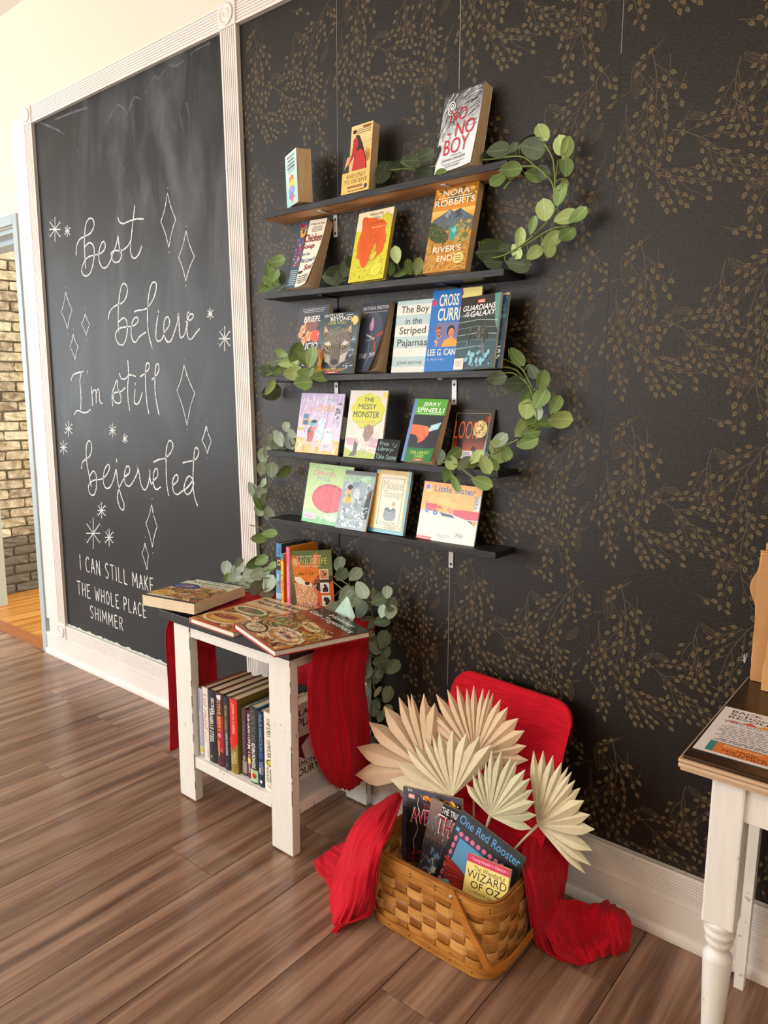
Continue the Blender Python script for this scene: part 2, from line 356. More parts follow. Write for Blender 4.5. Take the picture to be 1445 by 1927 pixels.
class Art:
    """unit square drawing, u to the right, v up; scaled to w x h when built"""
    def __init__(s, w, h, base='#ffffff'):
        s.w = w; s.h = h; s.v = []; s.f = []; s.c = []; s.z = 0.0
        s.rect(0, 0, 1, 1, base)
    def step(s, d=1.6e-6): s.z += d
    def poly(s, pts, c):
        s.step(); b = len(s.v); s.v += [(p[0], p[1], s.z) for p in pts]; s.f.append(tuple(range(b, b+len(pts))))
        s.c += ([lin(c)]*len(pts)) if not isinstance(c, list) else [lin(q) for q in c]
    def rect(s, a, b, c, d, col): s.poly([(a, b), (c, b), (c, d), (a, d)], col)
    def grad(s, a, b, c, d, bot, top): s.poly([(a, b), (c, b), (c, d), (a, d)], [bot, bot, top, top])
    def ell(s, cx, cy, rx, ry, c, rot=0, n=18, a0=0, a1=360):
        n = 40 if (n == 18 and max(rx, ry) > .09) else n; k = cos(radians(rot)); q = sin(radians(rot)); pts = []; full = (a1-a0) >= 360
        for i in range(n if full else n+1):
            t = radians(a0+(a1-a0)*i/n); x = rx*cos(t); y = ry*sin(t)
            X = (x*s.w*k-y*s.h*q)/s.w; Y = (x*s.w*q+y*s.h*k)/s.h
            pts.append((cx+X, cy+Y))
        s.poly(pts, c)
    def line(s, pts, wd, c, taper=False):
        s.step(); s.step(2e-6)
        P = [(x*s.w, y*s.h) for x, y in pts]; W = wd*s.w
        L = []; R = []
        for i, p in enumerate(P):
            a = P[max(0, i-1)]; b = P[min(len(P)-1, i+1)]; dx = b[0]-a[0]; dy = b[1]-a[1]; l = math.hypot(dx, dy) or 1
            ww = W/2*((1-abs(2*i/(len(P)-1)-1)*0.8) if taper else 1)
            L.append(((p[0]-dy/l*ww)/s.w, (p[1]+dx/l*ww)/s.h)); R.append(((p[0]+dy/l*ww)/s.w, (p[1]-dx/l*ww)/s.h))
        col = lin(c)
        for i in range(len(P)-1):
            b = len(s.v); s.v += [(q[0], q[1], s.z) for q in (L[i], R[i], R[i+1], L[i+1])]; s.f.append((b, b+1, b+2, b+3)); s.c += [col]*4
    def text(s, t, x0, y0, x1, y1, c, bold=0.0, shear=0.0, rot=0, space=1.0, keep=False):
        if bold > .011 and ('M' in t or 'W' in t):   # these glyphs tangle when fattened, so print them twice, slightly apart
            q = .010*(y1-y0)*s.h/s.w*1.6; s.text(t, x0+q, y0, x1+q, y1, c, 0, shear, rot, space, keep); x0 -= q; x1 -= q
        vs, fs, asp = text_geo(t, bold, shear, space); s.step(4e-6); b = len(s.v)
        if keep:
            W = (x1-x0)*s.w; Hh = (y1-y0)*s.h
            if W/Hh > asp: nw = Hh*asp/s.w; m = (x0+x1)/2; x0, x1 = m-nw/2, m+nw/2
        cx = (x0+x1)/2; cy = (y0+y1)/2; k = cos(radians(rot)); q = sin(radians(rot))
        for x, y in vs:
            X = (x-.5)*(x1-x0)*s.w; Y = (y-.5)*(y1-y0)*s.h
            s.v.append((cx+(X*k-Y*q)/s.w, cy+(X*q+Y*k)/s.h, s.z))
        s.f += [tuple(b+i for i in f) for f in fs]; s.c += [lin(c)]*len(vs)
    def lines(s, x0, y0, x1, y1, n, c, wd=0.35, rnd=None, jag=0.2):
        r = rnd or random
        for i in range(n):
            y = y1-(i+.5)*(y1-y0)/n; h = (y1-y0)/n*wd; x = x0; e = x1-r.random()*jag*(x1-x0)
            off = (x1-e)/2
            while x < e:
                l = (x1-x0)*r.uniform(.04, .12); s.rect(x+off, y-h/2, min(e, x+l)+off, y+h/2, c); x += l+(x1-x0)*.02
    def blobs(s, x0, y0, x1, y1, n, pal, size, seed=1, rot=None, asp=0.6):
        r = random.Random(seed)
        for i in range(n):
            z = size*r.uniform(.5, 1.4)
            s.ell(r.uniform(x0+z*.5, x1-z*.5), r.uniform(y0+z*.5*s.w/s.h, y1-z*.5*s.w/s.h), z*.5, z*.5*asp*s.w/s.h, r.choice(pal), rot if rot is not None else r.uniform(0, 180), 7)
    def strokes(s, x0, y0, x1, y1, n, pal, length, wd, ang, seed=1, spread=20):
        r = random.Random(seed)
        for i in range(n):
            x = r.uniform(x0, x1); y = r.uniform(y0, y1); a = radians(ang(x, y) if callable(ang) else ang)+radians(r.uniform(-spread, spread)); l = length*r.uniform(.5, 1.2)
            X = min(max(x+cos(a)*l, .002), .998); Y = min(max(y+sin(a)*l*s.w/s.h, .002), .998)
            dx = -sin(a)*wd/2; dy = cos(a)*wd/2*s.w/s.h
            s.poly([(x-dx, y-dy), (x+dx, y+dy), (X, Y)], r.choice(pal))
    def build(s, name, mat, parent, fn, world=False, grid=None):
        """fn maps (x metres, z metres, layer) to a local point"""
        vs = [(x*s.w, y*s.h, z) for x, y, z in s.v]
        if grid:
            bm = bmesh.new(); ly = bm.verts.layers.float_color.new('Col'); bv = []
            for p, c in zip(vs, s.c): q = bm.verts.new(p); q[ly] = c; bv.append(q)
            for f in s.f:
                try: bm.faces.new([bv[i] for i in f])
                except ValueError: pass
            for ax, L in ((0, s.w), (1, s.h)):
                k = grid
                while k < L:
                    co = [0, 0, 0]; co[ax] = k; no = [0, 0, 0]; no[ax] = 1
                    bmesh.ops.bisect_plane(bm, geom=list(bm.verts)+list(bm.edges)+list(bm.faces), plane_co=co, plane_no=no); k += grid
            bm.verts.index_update()
            cols = [tuple(v[ly]) for v in bm.verts]; vs = [tuple(v.co) for v in bm.verts]; fs = [[v.index for v in f.verts] for f in bm.faces]; bm.free()
        else: cols = s.c; fs = s.f
        me = bpy.data.meshes.new(name); me.from_pydata([fn(x, y, z+1.2e-4) for x, y, z in vs], [], fs)
        ca = me.color_attributes.new('Col', 'FLOAT_COLOR', 'POINT'); ca.data.foreach_set('color', [q for c in cols for q in c])
        me.materials.append(mat); me.update()
        return link(name, me, parent, world)
def unit(lo, hi, x): return min(1.0, max(0.0, (x-lo)/(hi-lo)))
def catmull(p, t):
    n = len(p)-1; x = t*n; i = min(int(x), n-1); f = x-i
    a = p[max(i-1, 0)]; b = p[i]; c = p[i+1]; d = p[min(i+2, n)]
    return b*1.0+(c-a)*(0.5*f)+(a*2-b*5+c*4-d)*(0.5*f*f)+(b*3-a-c*3+d)*(0.5*f*f*f)
# ------------------------------------------------------------------ the room shell
def struct(name, mb, mat, parent=None):
    o = mb.build(name, mat, parent); 
    if not parent: o['kind'] = 'structure'
    return o
XL, XR, YF, ZC = -7.7, 3.0, -5.0, 3.2
TH = 0.24
m = MB()
m.box((XL-.15, 0, -.1), (-4.94, TH, ZC)); m.box((-3.88, 0, -.1), (XR+.15, TH, ZC)); m.box((-4.94, 0, 2.235), (-3.88, TH, ZC))
wall_back = struct('wall_back', m, M['cream'])
m = MB(); zf = .72; zt_ = 2.85; x0, x1 = -7.15, -2.85
m.box((XL-.15, YF-.15, -.1), (x0, YF, ZC)); m.box((x1, YF-.15, -.1), (XR+.15, YF, ZC)); m.box((x0, YF-.15, -.1), (x1, YF, zf)); m.box((x0, YF-.15, zt_), (x1, YF, ZC))
struct('wall_front', m, M['cream'])
m = MB(); y0, y1 = -4.7, -1.6
m.box((XL-.15, YF, -.1), (XL, y0, ZC)); m.box((XL-.15, y1, -.1), (XL, 0, ZC)); m.box((XL-.15, y0, -.1), (XL, y1, .65)); m.box((XL-.15, y0, 2.75), (XL, y1, ZC))
struct('wall_left', m, M['cream'])
m = MB(); m.box((XR, YF, -.1), (XR+.15, 0, ZC)); struct('wall_right', m, M['cream'])
m = MB(); m.box((XL-.15, YF-.15, ZC), (XR+.15, TH, ZC+.1)); struct('ceiling', m, M['ceiling'])
def window(name, a, b, axis):
    fr = thing(name, None, None, a, kind='structure')
    m = MB(); t = .05
    L = b[0]-a[0] if axis == 'x' else b[1]-a[1]; z0 = a[2]; z1 = b[2]
    def bar(s0, s1, q0, q1, d=.06):
        if axis == 'x': m.box((a[0]+s0, a[1]-d, q0), (a[0]+s1, a[1], q1))
        else: m.box((a[0]-d, a[1]+s0, q0), (a[0], a[1]+s1, q1))
    bar(0, L, z0, z0+t); bar(0, L, z1-t, z1); bar(0, t, z0+t, z1-t); bar(L-t, L, z0+t, z1-t)
    for k in range(1, 3): bar(L*k/3-.03, L*k/3+.03, z0+t, z1-t)
    m.build('window_frame', M['trim'], fr)
window('window_1', (x0, YF-.04, zf), (x1, YF-.04, zt_), 'x')
window('window_2', (XL-.04, y0, .65), (XL-.04, y1, 2.75), 'y')
# floor: laminate planks, each its own piece
m = MB(); m.box((XL-.15, YF-.15, -.11), (XR+.15, .0, -.012)); floor = struct('floor', m, M['subfloor'])
_pl = {}
def plank(width, length, th=.012, gap=.0011):
    k = (round(width, 3), round(length, 3))
    if k not in _pl:
        q = MB(); g = gap; c = .0005
        x0, x1, y0, y1 = g, width-g, g, length-g
        q.add([(x0, y0, -th), (x1, y0, -th), (x1, y1, -th), (x0, y1, -th), (x0, y0, -c), (x1, y0, -c), (x1, y1, -c), (x0, y1, -c),
               (x0+c, y0+c, 0), (x1-c, y0+c, 0), (x1-c, y1-c, 0), (x0+c, y1-c, 0)],
              [(0, 1, 5, 4), (1, 2, 6, 5), (2, 3, 7, 6), (3, 0, 4, 7), (4, 5, 9, 8), (5, 6, 10, 9), (6, 7, 11, 10), (7, 4, 8, 11), (8, 9, 10, 11)])
        _pl[k] = q
    return _pl[k]
_pm = {}
def lay(rows, width, y_lo, y_hi, length, offs, mat, parent, name):
    for i, x in rows:
        y = y_hi if True else 0
        off = offs(i); ys = [y_hi]; t = off
        while t > y_lo:
            if t < y_hi-.02: ys.append(t)
            t -= length
        ys.append(y_lo)
        for a, b in zip(ys[1:], ys[:-1]):
            if b-a < .01: continue
            k = (mat.name, round(width, 3), round(b-a, 3))
            if k not in _pm: _pm[k] = plank(width, b-a).mesh(name, mat)
            o = bpy.data.objects.new(name, _pm[k]); COL.objects.link(o); o.location = (x, a, 0); o.parent = parent
PW = .213
rows = [(k, -.552+PW*k) for k in range(-34, 17)]
rows = [(k, x) for k, x in rows if x > XL-.2 and x+PW < XR+.2]
lay(rows, PW, YF, -.001, 1.22, lambda i: (-.27 if (i % 2) else -.03) if i % 4 != 2 else -.62, M['plank'], floor, 'floor_plank')
# the room behind the doorway
m = MB(); m.box((-5.2, .0, -.11), (-2.4, 4.1, -.013)); back_floor = struct('floor_back_room', m, M['subfloor'])
lay([(k, -5.2+.085*k) for k in range(0, 32)], .085, .06, 4.0, 1.9, lambda i: 2.1+.37*((i*7) % 5)-.9, M['oak'], back_floor, 'oak_board')
m = MB(); m.box((-5.35, .24, -.1), (-5.2, 4.1, 3.0)); m.box((-5.35, 0.0, -.1), (-5.2, .24, 3.0))
brick_wall = struct('wall_brick', m, M['mortar'])
r = random.Random(3)
bms = []
for k in range(6):
    q = MB(); bm = bmesh.new(); bmesh.ops.create_cube(bm, size=1.0)
    for v in bm.verts: v.co = Vector((v.co.x*.03, v.co.y*(.2 if k < 5 else .095), v.co.z*.056))
    bmesh.ops.subdivide_edges(bm, edges=list(bm.edges), cuts=2, use_grid_fill=True)
    for v in bm.verts:
        e = Vector((r.gauss(0, .0022), r.gauss(0, .003), r.gauss(0, .003))); v.co += e
        if abs(v.co.y) > .09 and abs(v.co.z) > .024: v.co.y *= .965; v.co.z *= .93
    me = bpy.data.meshes.new('brick'); bm.to_mesh(me); bm.free(); me.materials.append(M['brick']); bms.append(me)
low = []
for me in bms: c = me.copy(); c.materials[0] = M['brick_low']; low.append(c)
for cz in range(38):
    z = .034+cz*.067
    for cy in range(-1, 8):
        y = .10+cy*.212+(.106 if cz % 2 else 0)
        if y < .16 or y > 1.55: continue
        lowb = z < .50-.25*r.random() and not (cz > 6)
        o = bpy.data.objects.new('brick', r.choice((low if lowb else bms)[:5])); COL.objects.link(o)
        o.location = (-5.196+r.gauss(0, .002), y+r.gauss(0, .003), z); o.rotation_euler = (0, r.gauss(0, .02), r.gauss(0, .02)); o.parent = brick_wall
m = MB()
pts = [(.607+.010*sin(k*1.7)+.006*sin(k*4.1), .50+k*.06) for k in range(33)]
vs = []; fs = []
for y, z in pts: vs += [(-5.172, y, z), (-5.172, .70, z), (-5.20, y, z)]
for k in range(32): fs += [(3*k, 3*k+1, 3*k+4, 3*k+3), (3*k+2, 3*k, 3*k+3, 3*k+5)]
fs += [(0, 2, 1)]
m.add(vs, fs)
o = m.build('trim_8', M['rust']); o['kind'] = 'structure'
m = MB(); m.box((-5.35, 4.0, -.1), (-5.3, 4.15, 3)); m.box((-5.35, 4.0, -.1), (-5.25, 4.15, 3)); m.box((-3.95, 4.0, -.1), (-2.4, 4.15, 3)); m.box((-5.35, 4.0, 2.5), (-3.95, 4.15, 3)); m.box((-5.35, 4.0, -.1), (-3.95, 4.15, .7))
struct('wall_back_room', m, M['dark_base'])
m = MB(); m.box((-2.5, TH, -.1), (-2.4, 4.1, 3)); struct('wall_back_room_right', m, M['cream'])
m = MB(); m.box((-5.35, TH, 2.95), (-2.4, 4.15, 3.05)); struct('ceiling_back_room', m, M['ceiling'])
m = MB(); m.box((-4.94, -.02, -.012), (-3.87, .06, .008)); o = m.build('trim_9', M['threshold']); o['kind'] = 'structure'
# doorway frame
m = MB()
m.bbox((-3.885, -.022, 0), (-3.838, .02, 2.285), .004); m.bbox((-4.99, -.022, 2.238), (-3.885, .02, 2.285), .004); m.bbox((-4.99, -.022, 0), (-4.935, .02, 2.24), .004)
m.box((-3.883, .02, 0), (-3.872, TH+.01, 2.24)); m.box((-4.95, .02, 2.215), (-3.88, TH+.01, 2.236)); m.box((-4.955, .09, 2.19), (-3.88, .14, 2.216))
o = m.build('door_1', M['steel_frame']); o['kind'] = 'structure'
m = MB(); m.box((-4.965, .02, 0), (-4.935, TH+.01, 2.215)); link('door_jamb', m.mesh('door_jamb', M['greenish']), o)
m = MB(); m.box((-3.8395, -.024, .92), (-3.836, -.006, 1.0)); link('hinge_plate', m.mesh('hinge_plate', M['grey_metal']), o)
# trim
def fluted(name, a, b, axis, parent=None, depth=.016, n=6):
    m = MB(); x0, z0 = a; x1, z1 = b
    m.box((x0, -depth, z0), (x1, 0, z1))
    W = (z1-z0) if axis == 'x' else (x1-x0); e = W*.14; p = (W-2*e)/n
    for k in range(n):
        s = e+p*(k+.22); t = e+p*(k+.78)
        if axis == 'x': m.box((x0, -depth-.0035, z0+s), (x1, -depth+.001, z0+t))
        else: m.box((x0+s, -depth-.0035, z0), (x0+t, -depth+.001, z1))
    for s, t in ((0, e*.75), (W-e*.75, W)):
        if axis == 'x': m.box((x0, -depth-.004, z0+s), (x1, -depth+.001, z0+t))
        else: m.box((x0+s, -depth-.004, z0), (x0+t, -depth+.001, z1))
    o = m.build(name, M['trim'], parent); o['kind'] = 'structure'; return o
ZT, ZB = 2.655, .195
fluted('trim_1', (-3.700, .195), (-3.622, ZT), 'z')
t2 = fluted('trim_2', (-2.218, .195), (-2.134, ZT), 'z')
for v in t2.data.vertices: v.co.x += .024*(ZT-v.co.z)   # this upright is a little out of plumb
fluted('trim_3', (-3.622, ZT), (-2.218, ZT+.078), 'x')
fluted('trim_4', (-2.134, ZT), (XR, ZT+.078), 'x')
fluted('trim_5', (-3.622, .118), (XR, ZB), 'x', n=7)
def rosette(i, x0, x1, z0, z1):
    m = MB(); m.bbox((x0-.004, -.024, z0), (x1+.004, 0, z1), .003)
    cx = (x0+x1)/2; cz = (z0+z1)/2; R = (x1-x0)*.42
    prof = [(R, 0), (R, .004), (R*.86, .006), (R*.8, .002), (R*.55, .002), (R*.45, .006), (R*.3, .006), (R*.22, .002), (0.001, .004)]
    q = MB(); q.lathe(prof, (0, 0, 0), 28)
    m.add([(cx+x, -.024-z, cz+y) for x, y, z in q.v], q.f, 0, True)
    o = m.build('trim_%d' % i, M['trim']); o['kind'] = 'structure'
rosette(6, -3.700, -3.622, ZT, ZT+.08); rosette(7, -2.218, -2.134, ZT, ZT+.08); rosette(10, -3.700, -3.622, .118, .2)
m = MB(); m.box((-3.838, -.012, .195), (-3.70, 0, 2.70)); m.box((-3.80, -.016, .118), (-3.70, 0, .195)); o = m.build('trim_11', M['trim']); o['kind'] = 'structure'
# baseboard with a rounded shoe, profile swept along x
prof = [(0, 0), (-.030, 0), (-.030, .010), (-.027, .020), (-.022, .026), (-.018, .028), (-.018, .104), (-.021, .107), (-.021, .113), (-.014, .118), (0, .118)]
m = MB(); xs = (-3.842, XR); vs = [(x, y, z) for x in xs for y, z in prof]; n = len(prof)
m.add(vs, [(i, i+1, n+i+1, n+i) for i in range(n-1)]+[tuple(range(n-1, -1, -1)), tuple(range(n, 2*n))])
o = m.build('baseboard_back', M['trim']); o['kind'] = 'structure'
# ------------------------------------------------------------------ wallpaper strips with the printed sprig pattern
TW, TH_ = .4585, .425
def pattern_tile(seed):
    """one repeat of the printed pattern: branching sprigs with seed pods and long feathery leaves"""
    r = random.Random(seed); F1 = MB(); L1 = MB()
    def pod(x, z, a, s):
        n = 9; pts = []
        for i in range(n):
            t = i/(n-1)
            if t < .5: u = t*2; px, pw = u, sin(pi*u)**.75*.36
            else: u = (1-t)*2; px, pw = u, -sin(pi*u)**.75*.36
            pts.append((px*s, pw*s))
        pts.insert(4, (1.18*s, 0)); pts.pop(5)
        V = [(x+p*cos(a)-q*sin(a), 0, z+p*sin(a)+q*cos(a)) for p, q in pts]
        hx, hz = x+.5*s*cos(a), z+.5*s*sin(a)
        H = [(hx+.15*s*cos(t), 0, hz+.15*s*sin(t)) for t in [2*pi*k/len(V)+a+pi for k in range(len(V))]]
        # ring of quads so the dark hole shows the paper
        N = len(V); F1.add(V+H, [(i, (i+1) % N, N+(i+1) % N, N+i) for i in range(N)])
    def stem(P, w0=.0009, w1=.0005):
        w0 *= .80; w1 *= .95
        n = len(P)
        for i in range(n-1):
            (x, z), (X, Z) = P[i], P[i+1]; l = math.hypot(X-x, Z-z) or 1; a = w0+(w1-w0)*i/n
            dx, dz = -(Z-z)/l*a, (X-x)/l*a
            L1.add([(x+dx, 0, z+dz), (x-dx, 0, z-dz), (X-dx, 0, Z-dz), (X+dx, 0, Z+dz)], [(0, 1, 2, 3)])
    def curve(x, z, a, length, bend, n=10):
        P = [(x, z)]
        for i in range(n): a += bend/n; x += cos(a)*length/n; z += sin(a)*length/n; P.append((x, z))
        return P, a
    def feather(x, z, a, s, bend):
        P, _ = curve(x, z, a, s, bend, 10)
        up_ = []; dn = []
        for i, (px, pz) in enumerate(P):
            t = i/10; wd = s*.16*sin(pi*min(1, t*1.02))**.7; b = a+bend*t
            up_.append((px-sin(b)*wd, pz+cos(b)*wd)); dn.append((px+sin(b)*wd, pz-cos(b)*wd))
        stem(up_, .0007, .0006); stem(dn, .0007, .0006); stem(P, .0006, .0004)
        for i in range(2, 9): stem([P[i], ((up_[min(10, i+1)][0]+P[i][0])/2, (up_[min(10, i+1)][1]+P[i][1])/2), up_[min(10, i+2)]], .0004, .0004); stem([P[i], dn[min(10, i+2)]], .0004, .0004)
    placed = []
    def free(x, z, g):
        for px, pz, pg in placed:
            dx = abs(x-px); dx = min(dx, TW-dx); dz = abs(z-pz); dz = min(dz, TH_-dz)
            if dx*dx+dz*dz < ((g+pg)*.5)**2: return False
        return True
    def branch(x, z, a, length, bend, ps, k):
        P, e = curve(x, z, a, length, bend, 10); stem(P)
        m_ = max(3, int(length/(ps*.62)))
        for j in range(1, m_+1):
            i = min(10, round(10*(j+.6)/(m_+.6))); 
            for sgn in (((1, -1)[j % 2],) if j < m_ else (1, -1, 0)):
                b_ = a+bend*i/10+sgn*r.uniform(.55, .95); l = ps*r.uniform(.75, 1.35)
                Q, f = curve(P[i][0], P[i][1], b_, l, -sgn*.5, 3); s_ = ps*r.uniform(.82, 1.05)
                cx, cz = Q[-1][0]+cos(f)*s_*.5, Q[-1][1]+sin(f)*s_*.5
                if free(cx, cz, ps*1.08): placed.append((cx, cz, ps*1.08)); stem(Q, .00045, .00035); pod(Q[-1][0], Q[-1][1], f, s_)
    def sprig(x, z, a, size, ps, sgn=1):
        P, e = curve(x, z, a, size, .7*sgn, 14); stem(P, .0013, .0007)
        for i, t in enumerate((3, 5, 6, 8, 10, 11, 13)):
            s2 = -1 if i % 2 else 1; b_ = a+.7*sgn*t/14
            branch(P[t][0], P[t][1], b_+s2*r.uniform(.55, .95), size*r.uniform(.38, .62), -s2*.7, ps, 0)
        branch(P[-1][0], P[-1][1], e, size*.4, .3, ps, 0)
    sprig(.07, .41, -1.15, .19, .0165, -1); sprig(.43, .40, -2.5, .19, .0145, 1); sprig(.13, .22, -.25, .17, .0140, -1)
    sprig(.37, .20, -2.0, .17, .0165, 1); sprig(.06, .17, -.9, .15, .0155, 1); sprig(.27, .34, -1.9, .12, .0145, 1); sprig(.02, .30, -1.7, .12, .0145, 1)
    feather(.035, .385, -1.35, .082, -.25); feather(.275, .345, -.9, .055, .7); feather(.42, .27, -1.9, .055, -.6)
    feather(.16, .235, .35, .05, -.8); feather(.30, .075, -.35, .06, .6); feather(.40, .11, -1.2, .06, -.4)
    for q in range(24):
        branch(r.uniform(.0, TW), r.uniform(.0, TH_), r.uniform(-3, 0), .06, r.uniform(-.7, .7), .0148, 0)
    return F1, L1
F1, L1 = pattern_tile(11)
for mb in (F1, L1):
    n0 = len(mb.v); f0 = list(mb.f); v0 = list(mb.v)
    for ox, oz in ((TW, 0), (-TW, 0)):
        b_ = len(mb.v); mb.v += [(x+ox, 0, z+oz) for x, y, z in v0]; mb.f += [tuple(i+b_ for i in f) for f in f0]
def clip_fold(mb, W):
    return mb
strip_z0, strip_z1 = ZB, ZT
PR = MB(); ntile = int((strip_z1-strip_z0)/TH_)+2
for t in range(ntile):
    dz = strip_z1-.02-(t+1)*TH_
    for mb, mi in ((F1, 0), (L1, 1)):
        b = len(PR.v)
        keep = []
        for f in mb.f:
            zs = [mb.v[i][2]+dz for i in f]; xs_ = [mb.v[i][0] for i in f]
            if min(zs) > strip_z0+.002 and max(zs) < strip_z1-.002 and min(xs_) > .001 and max(xs_) < TW-.001: keep.append(f)
        PR.v += [(x, 0, z+dz) for x, y, z in mb.v]
        for f in keep: PR.f.append(tuple(b+i for i in f)); PR.m.append(mi); PR.sm.append(False)
pm = PR.mesh('printed_sprigs', [M['sprig'], M['sprig_dim']])
for k in range(9):
    xa = -2.134+k*TW; xb = min(xa+TW, XR)
    m = MB(); m.box((xa+.0002, -.0025, ZB), (xb-.0002, 0, ZT)); o = link('wallpaper_strip', m.mesh('wallpaper_strip', M['wallpaper']), wall_back, False)
    q = link('printed_sprigs', pm, o, False); q.location = (xa, -.0027, 0); q['kind'] = 'stuff'
m = MB()
m.box((-1.6764, -.0030, 1.9), (-1.6752, -.0024, ZT)); m.box((-1.219, -.0034, 1.9), (-1.2165, -.0024, ZT)); m.box((-.7595, -.0030, 2.2), (-.758, -.0024, ZT)); m.box((-1.219, -.0030, .50), (-1.2175, -.0024, .95)); m.box((-1.6764, -.0030, .7), (-1.6752, -.0024, .96))
link('bare_seam', m.mesh('bare_seam', M['seam']), wall_back, False)
# ------------------------------------------------------------------ chalkboard
cb = thing('chalkboard', 'tall black chalkboard with chalk handwriting in a white fluted frame', 'chalkboard', (-2.92, 0, .195))
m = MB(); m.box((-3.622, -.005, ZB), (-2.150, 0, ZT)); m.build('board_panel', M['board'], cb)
def ribbon(mb, P, wd, y=-.0056, jag=0.0):
    P = [Vector((p[0], 0, p[1])) for p in P]; L = []
    # smooth
    if len(P) > 2:
        n = (len(P)-1)*4; Q = [catmull(P, i/n) for i in range(n+1)]
    else: Q = P
    vs = []
    for i, p in enumerate(Q):
        d = (Q[min(i+1, len(Q)-1)]-Q[max(i-1, 0)]); l = d.length or 1
        nx = Vector((-d.z/l, 0, d.x/l))*wd/2*(1+jag*sin(i*2.3+p.x*900)); vs += [(p.x+nx.x, y, p.z+nx.z), (p.x-nx.x, y, p.z-nx.z)]
    mb.add(vs, [(2*i, 2*i+1, 2*i+3, 2*i+2) for i in range(len(Q)-1)])
def c3(x, y): p = ony(60+x*.31142, 360+y*.31142, -.005); return (p.x, p.z)
def c2(x, y): p = ony(x*.37369, 600+y*.37369, -.005); return (p.x, p.z)
WORDS = {
'best': [[(268,388),(272,330),(290,290),(320,272),(355,252),(375,212),(372,175),(352,162),(332,185),(322,230),(318,300),(320,380),(326,468)],
 [(322,335),(345,312),(368,322),(378,360),(372,430),(355,490),(330,512),(308,500),(303,470),(315,430),(345,395),(410,378),(440,350),(443,315),(430,305),(415,330),(405,380),(410,430),(430,463),(455,455),(475,420),(490,380),(508,330),(522,268)],
 [(522,268),(524,300),(532,350),(543,385),(530,420),(505,430),(485,410),(480,375),(500,360),(545,357),(580,330),(598,295)],
 [(622,85),(615,150),(605,240),(598,330),(600,380),(618,406),(640,390),(655,362),(665,330)], [(520,155),(530,185),(555,195),(590,180),(630,168),(675,168)]],
'believe': [[(462,775),(470,730),(500,695),(545,675),(570,640),(578,590),(565,560),(548,562),(535,600),(525,680),(522,780),(525,855)],
 [(525,790),(555,765),(575,790),(577,850),(565,905),(545,930),(520,915),(505,875),(520,835),(560,820),(610,815),(640,790),(640,765),(622,765),(605,800),(600,860),(612,905),(630,910),(650,880),(690,850)],
 [(618,730),(640,720),(690,710),(730,660),(750,600),(752,560),(738,548),(720,570),(705,640),(700,740),(702,830),(715,900),(728,948)],
 [(765,745),(755,800),(750,870),(760,905),(785,895),(805,850),(830,810),(830,770),(815,760),(800,790),(800,860),(815,905),(840,905),(862,850),(880,790),(886,737),(890,800),(895,870),(905,885),(925,860),(940,790),(940,740),(952,730)],
 [(765,718),(766,736)], [(930,790),(970,770),(975,745),(958,742),(945,770),(938,830),(945,885),(965,893),(990,860),(1015,830)]],
'im': [[(237,1145),(250,1110),(285,1095),(315,1088)], [(300,1095),(291,1140),(295,1200),(298,1260),(295,1322)], [(255,1352),(275,1325),(310,1337),(335,1335),(355,1318)], [(337,1082),(337,1105)],
 [(360,1180),(365,1240),(368,1298)], [(365,1220),(378,1200),(388,1212),(390,1282)], [(390,1220),(400,1195),(408,1208),(412,1270),(427,1282)]],
'still': [[(490,1300),(485,1230),(500,1180),(515,1140),(520,1190),(538,1240),(535,1275),(515,1280),(495,1260),(497,1220),(540,1210),(565,1185)],
 [(580,1020),(585,1100),(580,1180),(582,1260),(592,1325)], [(530,1098),(540,1130),(565,1133),(590,1110),(628,1118)], [(625,1195),(620,1250),(622,1280),(640,1285),(655,1260),(668,1215)], [(625,1155),(626,1172)],
 [(655,1120),(690,1095),(710,1065),(708,1040),(695,1040),(688,1080),(688,1170),(695,1270),(708,1345)], [(725,1140),(755,1110),(770,1075),(765,1045),(752,1050),(745,1110),(745,1200),(755,1280),(770,1352)]],
'bejeweled': [[(300,1678),(305,1640),(325,1620),(350,1600),(362,1560),(358,1520),(345,1508),(330,1540),(330,1620),(345,1710),(360,1785)],
 [(350,1722),(372,1690),(390,1720),(390,1790),(375,1835),(350,1825),(343,1780),(370,1748),(430,1735),(465,1690),(468,1655),(455,1655),(438,1690),(432,1750),(445,1790),(470,1790),(495,1740),(510,1680),(515,1720),(522,1770),(540,1840),(557,1890),(553,1925),(533,1910),(517,1850),(530,1790),(560,1730),(590,1700),(588,1665),(572,1665),(560,1710),(565,1765),(590,1782),(620,1740),(640,1690),(636,1650),(648,1700),(660,1770),(680,1805),(700,1780),(712,1720),(712,1682)],
 [(712,1720),(722,1770),(735,1750),(760,1720),(758,1680),(745,1680),(735,1720),(738,1780),(755,1802),(780,1785)], [(512,1615),(514,1640)],
 [(735,1637),(770,1620),(810,1610),(845,1570),(853,1530),(840,1508),(825,1515),(812,1570),(812,1660),(815,1760),(828,1842)],
 [(850,1780),(880,1750),(882,1720),(868,1715),(852,1750),(855,1810),(878,1832),(905,1815),(940,1790),(975,1745)],
 [(975,1740),(950,1720),(930,1750),(920,1800),(940,1832),(965,1810),(980,1760)], [(912,1640),(950,1632),(990,1620),(1010,1580),(1000,1552),(985,1560),(978,1640),(975,1740),(980,1830),(1002,1902)]]}
for nm, sts in WORDS.items():
    m = MB()
    for k, st in enumerate(sts): ribbon(m, [c3(*p) for p in st], .0066, -.0056-k*3e-5, .18)
    o = m.build('chalk_word', M['chalk'], cb)
